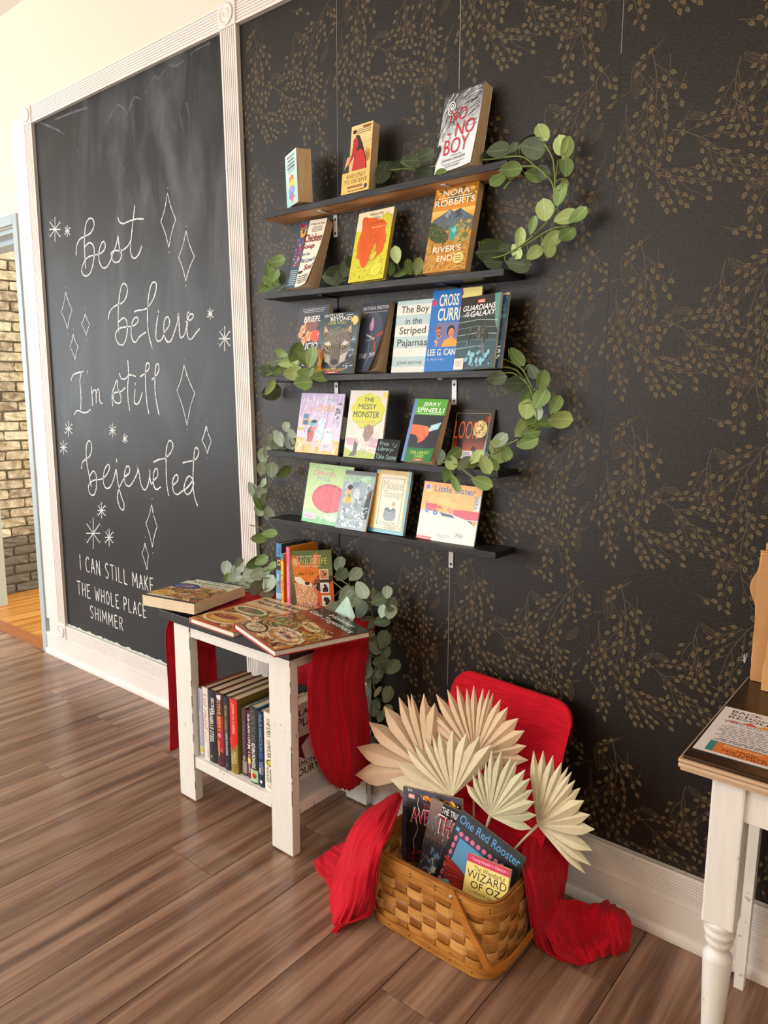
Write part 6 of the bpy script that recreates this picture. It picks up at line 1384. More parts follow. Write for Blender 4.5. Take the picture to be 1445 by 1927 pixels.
def R3(rows): return [[ony(x, y, Y) for x, y, Y in r_] for r_ in rows]
surf('left_fold', R3([[(738, 1497, -.225), (745, 1492, -.235), (752, 1494, -.250), (757, 1502, -.26)], [(690, 1526, -.32), (705, 1535, -.37), (722, 1556, -.42), (733, 1578, -.455)], [(662, 1560, -.38), (676, 1580, -.44), (700, 1594, -.485), (722, 1597, -.492)],
     [(640, 1620, -.42), (660, 1630, -.49), (690, 1636, -.520), (710, 1640, -.508)], [(622, 1680, -.45), (650, 1690, -.51), (680, 1692, -.52), (706, 1698, -.495)], [(606, 1752, -.555), (628, 1746, -.545), (660, 1728, -.51), (703, 1716, -.475)], [(602, 1764, -.575), (614, 1768, -.575), (630, 1756, -.56), (640, 1742, -.545)]]), M['cloth'], th, 64, 90, .012, 8, seed=21, hem=.004)
surf('left_back_fold', R3([[(664, 1578, -.30), (668, 1590, -.33), (672, 1605, -.36)], [(625, 1596, -.33), (640, 1612, -.37), (662, 1625, -.40)], [(592, 1622, -.385), (612, 1634, -.40), (648, 1655, -.43)], [(598, 1655, -.42), (618, 1668, -.44), (642, 1680, -.455)], [(612, 1692, -.47), (622, 1698, -.475), (634, 1702, -.48)]]), M['cloth'], th, 44, 60, .012, 7, seed=31, along='u')
surf('right_fold', R3([[(990, 1558, -.190), (1015, 1556, -.165), (1045, 1580, -.150), (1072, 1600, -.140)], [(981, 1622, -.30), (1005, 1612, -.27), (1036, 1622, -.21), (1070, 1630, -.14)], [(985, 1650, -.345), (1010, 1655, -.315), (1040, 1660, -.24), (1066, 1665, -.13)],
     [(993, 1700, -.33), (1018, 1705, -.30), (1042, 1710, -.22), (1060, 1705, -.12)], [(998, 1745, -.30), (1022, 1755, -.29), (1045, 1760, -.22), (1064, 1740, -.12)], [(1004, 1774, -.275), (1034, 1790, -.275), (1062, 1792, -.22), (1085, 1750, -.10)], [(1040, 1796, -.26), (1068, 1808, -.26), (1090, 1812, -.24), (1100, 1760, -.10)]]), M['cloth'], th, 60, 80, .010, 9, seed=41)
def Z3(rows): return [[onz(x, y, z) for x, y, z in r_] for r_ in rows]
surf('floor_pile', Z3([[(1042, 1692, .10), (1080, 1694, .10), (1108, 1700, .08), (1140, 1696, .06), (1168, 1712, .04)], [(1028, 1740, .08), (1078, 1728, .045), (1112, 1722, .05), (1150, 1716, .085), (1184, 1734, .05)], [(1038, 1778, .05), (1085, 1765, .02), (1120, 1758, .03), (1158, 1750, .055), (1190, 1755, .03)],
     [(1050, 1800, .03), (1095, 1790, .015), (1128, 1782, .03), (1160, 1775, .04), (1186, 1772, .012)], [(1086, 1817, .004), (1106, 1814, .003), (1134, 1800, .004), (1160, 1798, .004), (1182, 1784, .003)]]), M['cloth'], th, 80, 60, .013, 7, seed=51)
# ------------------------------------------------------------------ books in the basket
def slab_book(name, label, TL, TR, h, T, art, group, off=0.0, tilt=.30, Yb=-.33, **kw):
    nrm = Vector((0, -cos(tilt), sin(tilt))); P0 = Vector((0, Yb-off, .25))
    a = onp(TL[0], TL[1], P0, nrm); b = onp(TR[0], TR[1], P0, nrm); e = (b-a); w_ = e.length; e.normalize(); u = nrm.cross(e)*1.0
    if u.z < 0: u = -u
    d = u.cross(e); o = a-u*h
    mt = Matrix(((e.x, d.x, u.x, o.x), (e.y, d.y, u.y, o.y), (e.z, d.z, u.z, o.z), (0, 0, 0, 1)))
    return face_book(name, label, (0, 0, 0, w_, h, 0, 0, 0), T, art(w_, h), group, mtx=mt, **kw)
bt = lambda x, y: (720+x*.2007, 1460+y*.2007)
def A_av(w, h):
    a = Art(w, h, '#221d1f'); a.rect(0, .93, 1, 1, '#3c3c50'); a.rect(0, 0, .07, 1, '#3c3c50'); a.blobs(.3, .84, .98, .955, 40, ['#f0a024', '#f7d05c', '#c8701c', '#3a2a1c'], .07, 3)
    a.rect(.10, .86, .21, .92, '#d88a88'); a.text('MARVEL', .11, .87, .20, .91, '#f9ecec', .02); a.text('TM', .08, .95, .16, .985, '#e8e8f0', .01)
    a.text('THE MIGHTY', .36, .76, .95, .83, '#b03040', .03); a.text('AVENGERS', .14, .53, 1.0, .75, '#e6d4d4', .06, .1); a.text('AVENGERS', .15, .54, .99, .74, '#a01c30', .02, .1)
    a.line([(.28, .9), (.26, .8), (.30, .7), (.24, .6), (.27, .45), (.20, .3), (.22, .12)], .008, '#d8b8b0'); a.blobs(.08, .0, .4, .2, 40, ['#6a1420', '#3a1016', '#8c2030'], .04, 4); return a
def A_th(w, h):
    a = Art(w, h, '#5c4a48'); a.grad(0, .5, 1, 1, '#6c5a58', '#8a7068'); a.rect(.30, .84, 1, 1, '#1c1a1c'); a.rect(0, 0, 1, .5, '#4a4450')
    a.strokes(.0, .0, .95, .8, 160, ['#7a90a8', '#5c7894', '#3f4c60', '#97a8b8', '#2c3442'], .14, .02, lambda x, y: 100-80*x, 5, 40)
    a.blobs(.2, .05, .8, .45, 50, ['#5a82a8', '#3c5c80', '#7ca0c0'], .12, 6)
    a.text('THE TRIALS OF', .30, .88, .98, .96, '#f2eeee', .03); a.text('THOR', .24, .62, 1.0, .86, '#f0e4e4', .07); a.text('THOR', .26, .635, .99, .845, '#8f2434', .02)
    for q in ([(.1, .1), (.2, .16), (.3, .1), (.42, .18), (.5, .12)], [(.12, .3), (.22, .24), (.3, .3), (.36, .2), (.3, .12)], [(.4, .18), (.5, .26), (.62, .2), (.7, .3)], [(.05, .05), (.15, .04), (.3, .08), (.45, .03)]): a.line(q, .03, '#f0e9dc', True)
    a.ell(.38, .17, .07, .04, '#f4efe2'); a.strokes(.6, .3, .9, .56, 40, ['#e6e6ea', '#b8b8c4'], .12, .012, 50, 8, 40); return a
def A_roo(w, h):
    a = Art(w, h, '#1d1e22'); a.text('One Red Rooster', .04, .85, .96, .955, '#4f9ad0', .010)
    a.rect(.07, .0, .93, .76, '#3c3668'); 
    for k in range(9): a.ell(.135+k*.09, .742, .030, .030, '#e0708c', n=12); 
    for k in range(8): a.ell(.088, .66-.09*k, .024, .035, '#e0708c', n=12); a.ell(.912, .66-.09*k, .024, .035, '#e0708c', n=12)
    a.rect(.04, .745, .09, .79, '#5cb0dc'); a.rect(.125, .0, .875, .705, '#17181c'); a.grad(.135, 0, .865, .695, '#7fb4d8', '#4f94c4')
    for k in range(7): 
        t0 = radians(60+16*k); a.ell(.22+.02*k, .36-.035*k, .20, .036, '#17181c', 20+k*8-30); a.ell(.22+.02*k, .36-.035*k, .19, .028, '#a82c24' if k % 2 == 0 else '#b8362c', 20+k*8-30)
    a.poly([(.10, .12), (.2, .18), (.30, .12), (.26, 0), (.12, 0)], '#7cb4b8'); a.poly([(.3, .2), (.5, .22), (.6, .1), (.58, 0), (.26, 0)], '#a82c24'); return a
def A_wiz(w, h):
    a = Art(w, h, '#eeda7c'); a.rect(0, .86, 1, 1, '#d01c54'); a.text("- Young Reader's Classics -", .06, .895, .94, .965, '#f6c8d4', .006)
    a.text('The Wonderful', .18, .74, .90, .83, '#2a2416', .004); a.text('WIZARD', .04, .58, .97, .73, '#2a2416', .006); a.text('OF OZ', .16, .42, .86, .55, '#2a2416', .006); a.text('L. FRANK BAUM', .16, .33, .84, .38, '#5a5030', .004); return a
GK = 'books leaning inside the basket'
slab_book('comic_book', 'black comic with dark red title and lightning, rearmost book in the basket', bt(192, 98), bt(742, 222), .195, .010, A_av, GK, off=-.036, tilt=.22, back='#221d1f', spine='#3c3c50', mat='print_gloss')
slab_book('comic_book', 'comic with a white-outlined dark red title and blue swirls, in front of the black comic', bt(462, 205), bt(830, 388), .215, .007, A_th, GK, off=-.018, tilt=.24, back='#5c4a48', spine='#3c3442', mat='print_gloss')
slab_book('picture_book', 'black picture book with light blue title and red tail feathers in the basket', bt(735, 308), bt(1345, 775), .22, .005, A_roo, GK, off=.004, tilt=.27, back='#1d1e22', spine='#1d1e22')
slab_book('paperback_book', 'small yellow paperback with a pink top band, frontmost in the basket', bt(803, 722), bt(1200, 885), .13, .008, A_wiz, GK, off=.042, tilt=.33, back='#eeda7c', spine='#eeda7c')
m = MB()
# ------------------------------------------------------------------ dried palm fans
def fan(label, hub, tips, Y, mat, stem_to, wfac=1.0, dY=0.0):
    H = ony(hub[0], hub[1], Y); root = thing('dried_palm_fan', label, 'palm fan', H, 'dried palm fans in the basket')
    tips = sorted(tips, key=lambda t_: math.atan2(-(t_[1]-hub[1]), t_[0]-hub[0]))
    A = [math.atan2(-(t_[1]-hub[1]), t_[0]-hub[0]) for t_ in tips]
    for i, tp in enumerate(tips):
        g = []
        if i > 0: g.append(A[i]-A[i-1])
        if i < len(A)-1: g.append(A[i+1]-A[i])
        ga = min(max(sum(g)/len(g), .10), .24)*wfac
        yy = Y+dY+.004*sin(i*2.3)+random.uniform(-.003, .003)
        T = ony(tp[0], tp[1], yy); d = T-H; L = d.length; d.normalize(); view = (CAM-H).normalized(); s = d.cross(view).normalized(); nrm = s.cross(d).normalized()
        if nrm.dot(view) < 0: nrm = -nrm
        prof = [(0, .004, 0), (.25, .27, 1), (.50, .52, 1), (.70, .66, 1), (.82, .52, .8), (.92, .24, .4), (1.0, .0, 0)]
        vs = []; tw = .12*sin(i*1.9)
        for (t_, w_, r_) in prof:
            ww = max(.0006, w_*L*ga*.56); c = H+d*(L*t_)+nrm*(.012*sin(pi*t_*.9))
            vs += [c-s*ww-nrm*(ww*.35)+nrm*ww*tw, c+nrm*(ww*.30), c+s*ww-nrm*(ww*.35)-nrm*ww*tw]
        fs = []
        for k in range(len(prof)-1): b = 3*k; fs += [(b, b+1, b+4, b+3), (b+1, b+2, b+5, b+4)]
        m = MB(); m.add(vs, fs); o = m.build('blade', M[mat], root)
        md = o.modifiers.new('t', 'SOLIDIFY'); md.thickness = .0007; md.offset = 0
    S_ = ony(*stem_to); P = [H-(S_-H)*.0+(CAM-H).normalized()*.002, H.lerp(S_, .5)+Vector((0, 0, .002)), S_]
    m = MB(); m.tube(P, [.0042, .003, .003], 7); m.build('stem', M[mat], root)
q2_ = lambda x, y: (660+x*.2076, 1260+y*.2076); q3_ = lambda x, y: (860+x*.2353, 1340+y*.2353)
fan('large tan palm fan at the far left, its wide blades reaching over the white leg', (806, 1452), [q2_(*p) for p in ((50, 955), (65, 705), (170, 480), (305, 335), (437, 250), (515, 228), (547, 218), (662, 213))]+[(818, 1322)], -.205, 'palm_tan', (850, 1560, -.26), 1.25, .02)
fan('tan palm fan at the top centre in front of the lid', (893, 1425), [q2_(*p) for p in ((590, 500), (685, 450), (650, 375), (690, 318), (775, 225), (875, 180), (962, 145), (1050, 170), (1115, 140), (1200, 165), (1257, 180), (1292, 210), (1360, 265), (1427, 335))]+[q3_(*p) for p in ((495, 45), (543, 147), (558, 270), (572, 385))], -.185, 'palm_tan', (890, 1600, -.25), 1.1, .01)
fan('cream palm fan in the middle standing behind the comics', (851, 1499), [q2_(*p) for p in ((368, 998), (428, 850), (508, 718), (572, 670), (662, 615), (740, 590), (800, 550), (925, 545), (1050, 570), (1172, 600), (1278, 675))], -.262, 'palm_cream', (842, 1570, -.30), 1.2, .012)
fan('greenish cream palm fan above the black picture book', (922, 1536), [q3_(*p) for p in ((75, 580), (125, 500), (170, 440), (230, 400), (278, 295), (355, 305), (440, 350), (483, 385), (548, 455), (590, 525), (610, 618), (625, 715), (638, 825), (600, 935))], -.275, 'palm_green', (900, 1600, -.31), 1.15, .01)
fan('pale cream palm fan at the far right pointing over the baseboard', (1011, 1553), [q3_(*p) for p in ((612, 305), (690, 305), (768, 340), (840, 395), (890, 435), (920, 472), (948, 540), (990, 603), (1020, 705), (1068, 820), (1105, 938), (1085, 1108), (1070, 1225), (1025, 1290))], -.225, 'palm_cream', (955, 1612, -.29), 1.15, .0)
# ------------------------------------------------------------------ eucalyptus garlands
_lm = {}
def leaf_mesh(kind, mk):
    k = (kind, mk)
    if k in _lm: return _lm[k]
    wd, fold, curl_, tip = [(.82, .12, .14, 0), (.66, .26, .22, .02), (.50, .50, .30, .05), (.72, .16, .45, .02)][kind]
    m = MB(); N = 9; vs = []
    for i in range(N):
        t_ = i/(N-1); y = t_; w_ = wd/2*(sin(pi*t_)**.5)*(.74+.42*t_) if 0 < i < N-1 else .012
        if tip and t_ > .7: w_ *= 1-(t_-.7)*tip*4
        z = curl_*(t_-.5)**2*1.2
        for s_, f in ((-1, 1), (-.5, .35), (0, 0), (.5, .35), (1, 1)): vs.append((s_*w_, y, z+fold*f*w_+.012*sin(9*t_+s_*3)))
    fs = [(5*i+j, 5*i+j+1, 5*i+6+j, 5*i+5+j) for i in range(N-1) for j in range(4)]
    m.add(vs, fs, 0, True); me = m.mesh('leaf', M[mk]); _lm[k] = me; return me
lr = random.Random(17)
def leaf(root, px, py, L, ang, mk, Y, kind=None, tilt=None):
    c = ony(px, py, Y); dist = (c-CAM).dot(fw); Lm = L*dist/F*1.05
    a = radians(ang); d = rt*cos(a)+up*sin(a); view = (CAM-c).normalized()
    d = (d+view*lr.uniform(-.35, .25)); d = (d-view*0).normalized()
    n = (view-d*view.dot(d)).normalized(); s = d.cross(n)
    th_ = radians(lr.uniform(-38, 38)) if tilt is None else radians(tilt); n2 = n*cos(th_)+s*sin(th_); s2 = d.cross(n2)
    k = kind if kind is not None else lr.choice((0, 1, 1, 2, 3, 1) if mk not in ('leaf_s', 'leaf_d') else (0, 0, 0, 1, 3))
    o = bpy.data.objects.new('leaf', leaf_mesh(k, mk)); COL.objects.link(o)
    b = c-d*Lm*.5
    if b.y > -.008: b.y = -.008
    o.parent = root; o.matrix_parent_inverse = wmat(root).inverted()
    o.matrix_basis = Matrix(((s2.x*Lm, d.x*Lm, n2.x*Lm, b.x), (s2.y*Lm, d.y*Lm, n2.y*Lm, b.y), (s2.z*Lm, d.z*Lm, n2.z*Lm, b.z), (0, 0, 0, 1)))
    return b
def garland(label, origin, leaves, stems, smat='stem'):
    root = thing('eucalyptus_garland', label, 'garland', origin, 'artificial leaf garlands around the shelves')
    SP = []
    for st in stems:
        P = [ony(x, y, Y) for x, y, Y in st]; n = (len(P)-1)*5; Q = [catmull(P, i/n) for i in range(n+1)]; SP += Q
        m = MB(); m.tube(Q, [.0021]*len(Q), 5); m.build('stem', M[smat], root)
    m = MB()
    for l in leaves:
        b = leaf(root, *l[:5], l[5])
        c = min(SP, key=lambda q_: (q_-b).length)
        if .012 < (c-b).length < .09: m.tube([c, c.lerp(b, .5)+Vector((lr.uniform(-.004, .004), 0, lr.uniform(-.004, .004))), b], .0012, 4)
    if m.v: q = m.build('twig', M[smat], root); q['kind'] = 'stuff'
    return root
HU = {'b': 'leaf_b', 'm': 'leaf_m', 's': 'leaf_s', 'd': 'leaf_d', 'o': 'leaf_o'}
def crop(ox, oy, sc, L, Y): return [(ox+x*sc, oy+y*sc, l*sc, a, HU[h_], (r_[0] if r_ else Y)+lr.uniform(-.008, .008)) for x, y, l, a, h_, *r_ in L]
cC = crop(790, 130, .2284, [(650, 672, 190, 8, 'd'), (770, 655, 120, 40, 'd'), (905, 600, 200, 8, 'd'), (930, 650, 210, -12, 'd'), (1010, 535, 165, 118, 'b'), (1200, 655, 200, 72, 'b'), (1165, 640, 180, 95, 'b'), (1200, 815, 190, 86, 'm'), (1160, 1040, 195, 78, 'm'), (1185, 950, 90, 60, 'b'), (1030, 1175, 205, 95, 'b'), (1205, 1225, 200, 18, 'b'), (1305, 1210, 170, 40, 'm'),
    (745, 828, 190, 5, 'm', -.12), (640, 920, 160, 215, 'm', -.12), (945, 872, 170, -10, 'm'), (1015, 845, 130, -40, 'd'), (825, 1400, 180, 85, 'b'), (935, 1290, 150, 75, 'm'), (800, 1505, 140, -60, 'b'), (1085, 1400, 180, 30, 'b'), (1060, 1490, 170, 80, 'b'), (940, 1520, 170, 40, 'b'), (1205, 1365, 170, 35, 'm'), (560, 1430, 150, -10, 'm'), (590, 1500, 260, 3, 'd'), (600, 1590, 170, 0, 'd'), (815, 1605, 200, -5, 'd'), (700, 1475, 120, 20, 'd'), (545, 700, 90, 10, 'd')], -.065)
cL = crop(480, 130, .4429, [(540, 440, 95, 62, 'd'), (560, 420, 70, 40, 'd'), (655, 390, 75, 5, 'd'), (722, 366, 80, 25, 'd'), (715, 432, 80, 0, 'd'), (600, 412, 60, 30, 'd'), (790, 440, 50, 10, 'm', -.105)], -.075)
st = lambda ox, oy, sc, L, Y: [(ox+x*sc, oy+y*sc, (r_[0] if r_ else Y)) for x, y, *r_ in L]
garland('leafy garland curving from the topmost shelf down to the second shelf on the right', (-1.0, -.06, 2.0), cC+cL, [st(790, 130, .2284, [(-20, 830), (120, 800), (420, 760), (620, 740), (830, 720), (950, 800), (1080, 920), (1110, 1060), (1105, 1180), (1000, 1310), (850, 1440), (700, 1530), (560, 1560), (490, 1540)], -.065),
    st(790, 130, .2284, [(1030, 620), (1095, 740), (1110, 900), (1110, 1060)], -.07), st(790, 130, .2284, [(1140, 760), (1120, 900), (1110, 1060)], -.06), st(790, 130, .2284, [(640, 790), (830, 800), (960, 810), (1060, 900)], -.085), st(790, 130, .2284, [(1240, 1290), (1080, 1320), (880, 1440), (700, 1530)], -.06), st(790, 130, .2284, [(690, 990, -.11), (790, 870, -.10), (850, 810, -.08)], -.08)])
c2_ = crop(480, 130, .4429, [(95, 817, 72, 10, 'm', -.06), (62, 865, 70, 100, 'm'), (85, 880, 60, 60, 'm'), (112, 888, 60, 95, 'd', -.03), (45, 925, 75, 40, 'm'), (70, 900, 70, -30, 'm'), (50, 890, 60, 70, 'm'), (600, 790, 72, 98, 'b'), (650, 840, 62, 100, 'm'), (690, 838, 72, 80, 'b'), (575, 850, 60, 80, 'm'), (620, 860, 70, 30, 'm'), (340, 858, 82, 5, 'd'), (385, 850, 70, 70, 'd'), (330, 885, 90, 0, 'd'), (365, 880, 60, 0, 'd'), (400, 820, 50, 80, 'd')], -.065)
garland('sparse leaf sprays lying along the second shelf behind the orange-leaf book', (-1.6, -.06, 1.74), c2_, [st(480, 130, .4429, [(20, 945), (60, 925), (100, 940), (130, 920), (200, 925), (320, 880), (420, 890), (570, 870), (640, 870), (720, 870)], -.05)])
c3_ = crop(480, 520, .4429, [(170, 322, 92, 60, 'm'), (145, 365, 92, 10, 'b'), (205, 352, 82, -45, 'm'), (115, 325, 60, 160, 'm'), (242, 345, 92, 80, 'm'), (165, 410, 90, 5, 'b'), (215, 412, 72, 0, 'm'), (280, 430, 85, 10, 'm'), (205, 450, 82, 5, 'm'), (60, 470, 74, 60, 'b'), (55, 405, 86, -10, 'd', -.05), (85, 362, 62, 10, 's', -.05), (68, 492, 90, 20, 'd', -.04), (95, 397, 56, 35, 'm'), (240, 400, 60, 70, 'm')], -.118)
garland('green leaf cluster hanging over the left end of the middle shelf', (-1.85, -.11, 1.46), c3_, [st(480, 520, .4429, [(50, 420, -.06), (110, 400, -.09), (200, 395), (260, 380)], -.11), st(480, 520, .4429, [(65, 480, -.08), (110, 400, -.09)], -.09)])
cR = crop(480, 520, .4429, [(1108, 345, 92, -52, 'm'), (1025, 432, 84, 8, 'd', -.118), (1105, 455, 96, 0, 'd'), (1218, 445, 95, 75, 'm'), (1180, 405, 70, -60, 'd'), (1215, 520, 92, 60, 'm'), (1150, 510, 86, 50, 'm'), (1155, 566, 92, 85, 'b'), (1275, 545, 84, 62, 'm'), (1292, 606, 112, 0, 'b'), (1238, 627, 82, 5, 'm'), (1190, 622, 82, 20, 'm'), (1130, 640, 96, 55, 'b'), (1170, 665, 84, 10, 'm'), (1158, 706, 92, 20, 'm'), (1038, 700, 86, 40, 's'), (1035, 742, 110, -50, 'b'), (1070, 750, 62, -70, 'm'),
    (968, 782, 76, 40, 's'), (942, 770, 78, 50, 'b', -.12), (978, 800, 86, -65, 'b', -.12), (890, 790, 78, 40, 's', -.12), (842, 755, 84, 30, 'm', -.11), (832, 790, 66, -70, 'b', -.12), (785, 768, 66, 75, 's', -.12), (812, 840, 74, 75, 'm', -.125), (856, 876, 86, -65, 'm', -.125), (965, 875, 92, -20, 'm', -.125), (1018, 800, 56, -70, 'm', -.10), (920, 800, 50, 30, 'm', -.12), (1205, 580, 60, 90, 's')], -.07)
garland('leafy garland curving from the middle shelf down to the fourth shelf on the right', (-1.0, -.07, 1.4), cR, [st(480, 520, .4429, [(1050, 385, -.09), (1110, 400), (1165, 470), (1190, 560), (1190, 620), (1120, 690), (1060, 720), (960, 790, -.10), (880, 800, -.12), (800, 790, -.12)], -.065), st(480, 520, .4429, [(1050, 350), (1130, 390), (1180, 480)], -.07), st(480, 520, .4429, [(1300, 620), (1210, 640), (1120, 690)], -.06), st(480, 520, .4429, [(1000, 430, -.10), (1090, 410, -.08), (1160, 460)], -.07), st(480, 520, .4429, [(820, 790, -.12), (835, 850, -.12), (850, 880, -.122)], -.12), st(480, 520, .4429, [(870, 810, -.12), (920, 850, -.12), (970, 870, -.122)], -.12)])
cV = crop(470, 720, .2145, [(320, 388, 92, 95, 's'), (372, 450, 96, 140, 's'), (355, 520, 140, -70, 's'), (262, 495, 140, 110, 's'), (190, 510, 120, 95, 's'), (240, 450, 82, 150, 's'), (225, 545, 112, 85, 's'), (150, 612, 112, 80, 's'), (118, 640, 138, 85, 's'), (108, 755, 120, 78, 's'), (193, 765, 135, 85, 's'), (295, 780, 150, 35, 'm'), (38, 940, 155, -58, 's'), (98, 950, 130, 75, 's'), (120, 1020, 110, 70, 's'), (78, 1065, 140, -50, 'm'), (165, 1155, 140, -78, 's'), (80, 1125, 110, -45, 's'), (80, 1362, 145, 5, 'm', -.09), (175, 1330, 140, 0, 'm', -.09), (825, 400, 190, 85, 's', -.05), (125, 880, 90, 60, 's'), (60, 1000, 90, 60, 's')], -.055)
garland('sage green garland trailing down the white trim left of the two lowest shelves', (-1.98, -.06, 1.1), cV, [st(470, 720, .2145, [(370, 560), (260, 600), (180, 640), (140, 760), (150, 860), (150, 1000), (120, 1120), (180, 1240), (280, 1340), (330, 1400)], -.05), st(470, 720, .2145, [(240, 800), (190, 880), (150, 970)], -.05), st(470, 720, .2145, [(0, 1250, -.07), (80, 1270, -.07), (160, 1320, -.08), (260, 1350, -.08)], -.07), st(470, 720, .2145, [(30, 900), (90, 1060), (120, 1120)], -.055)], 'stem_d')
cT = crop(260, 980, .346, [(480, 256, 78, 80, 's'), (545, 225, 62, 60, 's'), (540, 262, 84, 30, 's'), (530, 312, 84, 10, 's'), (640, 222, 120, 25, 'm'), (672, 215, 84, 30, 'm'), (608, 302, 84, 0, 's'), (650, 290, 88, 20, 's'), (590, 335, 92, 20, 's'), (637, 366, 96, 80, 's'), (552, 355, 80, -10, 's'), (712, 342, 104, 60, 's'), (700, 392, 84, 10, 's'), (730, 250, 70, 40, 'm'), (488, 312, 66, 70, 'm'), (690, 285, 80, 40, 's'), (615, 260, 70, 10, 's'), (570, 380, 70, 0, 's')], -.12)
garland('cluster of round grey-green leaves at the back left of the side table', (-2.05, -.12, .72), [(*l[:5], l[5]+(.05 if l[1] < 1080 else .0)) for l in cT], [st(260, 980, .346, [(430, 350), (500, 320), (600, 290), (700, 270), (745, 260)], -.11), st(260, 980, .346, [(520, 380), (620, 320), (700, 310)], -.12)], 'stem_d')
cU = crop(260, 980, .346, [(1180, 290, 88, 45, 's', -.11), (1218, 375, 104, -60, 's', -.12), (1095, 235, 84, 70, 'd', -.06), (1105, 292, 84, 50, 'd', -.08), (1130, 402, 112, 50, 's', -.12), (1180, 432, 84, 60, 's', -.12), (1312, 430, 92, 20, 'd'), (1355, 388, 70, 90, 's'), (1375, 455, 86, 70, 'd'), (1330, 492, 72, 80, 's'), (1372, 495, 84, 75, 's'), (1246, 557, 92, 10, 'd'), (1326, 550, 92, 10, 'd'), (1215, 482, 104, 65, 'd'), (1335, 645, 104, 70, 'd'), (1255, 618, 62, 5, 'o'), (1230, 672, 92, 5, 'd'), (1290, 690, 84, -40, 'd'), (1225, 735, 104, 30, 'd'), (1322, 766, 96, 10, 'd'), (1386, 794, 92, 50, 'd'), (1242, 820, 104, 60, 'd'), (1300, 842, 84, 80, 'd'), (1340, 722, 84, 60, 'd'), (1270, 390, 60, 80, 'o'), (1060, 470, 80, 10, 's', -.12), (1100, 460, 90, 20, 's', -.12)], -.10)
cW = crop(560, 1150, .1817, [(840, 640, 120, 80, 'd'), (970, 580, 170, 40, 'd'), (860, 512, 165, 10, 'd'), (900, 292, 180, 80, 'd'), (690, 345, 175, 10, 'd'), (790, 330, 170, 80, 'd'), (718, 650, 175, 80, 'd'), (680, 460, 170, 0, 'd'), (836, 840, 125, 55, 'o'), (936, 862, 175, 70, 'd'), (795, 1000, 180, 80, 'd'), (690, 830, 140, 60, 'd'), (645, 1050, 200, 60, 'd'), (560, 1080, 150, 50, 'd'), (492, 1190, 170, 10, 'd'), (720, 1060, 180, 75, 'd'), (930, 1030, 130, 60, 'd'), (470, 1350, 160, 0, 'd'), (400, 1510, 150, 80, 'd'), (500, 1450, 150, 0, 'd'), (690, 1330, 165, 10, 'd'), (800, 1350, 150, -60, 'd'), (680, 1480, 110, -50, 'd'), (860, 1090, 120, 70, 'd'), (700, 1200, 130, 20, 'd')], -.10)
garland('long dark green garland hanging over the right edge of the side table', (-1.42, -.11, .6), cU+cW, [st(260, 980, .346, [(1060, 300, -.08), (1130, 340, -.10), (1200, 400, -.11), (1260, 470), (1280, 560), (1270, 650), (1290, 760), (1310, 840)], -.09), st(560, 1150, .1817, [(830, 330), (820, 520), (780, 700), (810, 900), (760, 1100), (620, 1200), (540, 1300), (420, 1350)], -.095), st(560, 1150, .1817, [(250, 1310), (340, 1370), (420, 1420), (580, 1430)], -.11), st(560, 1150, .1817, [(740, 1330), (600, 1370), (520, 1300)], -.10), st(260, 980, .346, [(1060, 330, -.09), (1120, 380, -.10), (1180, 440, -.11)], -.1)], 'stem_d')
# one leaf visible through the table
m = MB(); mr = thing('mint_ribbon', 'folded mint green ribbon resting on the garland behind the white-script cookbook', 'ribbon', ony(648, 1140, -.17))
for k, (P, Y) in enumerate((([(630, 1150), (652, 1122), (656, 1128), (660, 1155), (648, 1164)], -.165), ([(652, 1122), (656, 1126), (668, 1160), (662, 1172), (652, 1160)], -.172))):
    vs = [ony(x, y, Y-.004*(i % 2)) for i, (x, y) in enumerate(P)]; n = len(vs); m = MB()
    m.add(vs+[v+Vector((0, .001, 0)) for v in vs], [tuple(range(n)), tuple(range(2*n-1, n-1, -1))]+[(i, n+i, n+(i+1) % n, (i+1) % n) for i in range(n)]); m.build('ribbon_tail', M['mint'], mr)
# ------------------------------------------------------------------ table at the right edge
rtb = thing('console_table', 'white table with turned legs and dark walnut top at the right edge', 'table', (.18, -.27, 0))
RX0, RX1, RY0, RY1, RZ = -.367, .75, -.519, -.012, .760
m = MB(); m.bbox((RX0+.006, RY0+.006, RZ-.009), (RX1-.006, RY1, RZ), .003); m.build('top', M['walnut'], rtb)
m = MB(); m.bbox((RX0, RY0, RZ-.0135), (RX1, RY1, RZ-.0072), .003); m.bbox((RX0, RY0, RZ-.0245), (RX1, RY1, RZ-.0145), .0045); m.bbox((RX0+.004, RY0+.004, RZ-.030), (RX1-.004, RY1, RZ-.0242), .002)
m.build('top_edge', M['edge_band'], rtb)
def turned_leg(x0, x1, y0, y1):
    m = MB(); m.bbox((x0, y0, .44), (x1, y1, RZ-.029), .004); cx, cy = (x0+x1)/2, (y0+y1)/2; R_ = (x1-x0)/2
    pr = [(.017, 0), (.019, .004), (.021, .10), (.024, .20), (.030, .29), (.0335, .345), (.0345, .362), (.034, .368), (.027, .376), (.023, .380), (.023, .386), (.028, .390), (.032, .396), (.0325, .401), (.030, .404), (.0335, .409), (.036, .415), (.0365, .420), (.033, .423), (.036, .428), (.038, .436), (.037, .443)]
    m.lathe([(r_*R_/.037, z) for r_, z in pr], (cx, cy, 0), 28); return m
fl_ = ony(1340, 1500, -.50); lx = fl_.x
turned = turned_leg(-.312, -.256, -.497, -.441).build('turned_leg', M['white_wood'], rtb)
turned_leg(.62, .694, -.497, -.423).build('turned_leg', M['white_wood'], rtb)
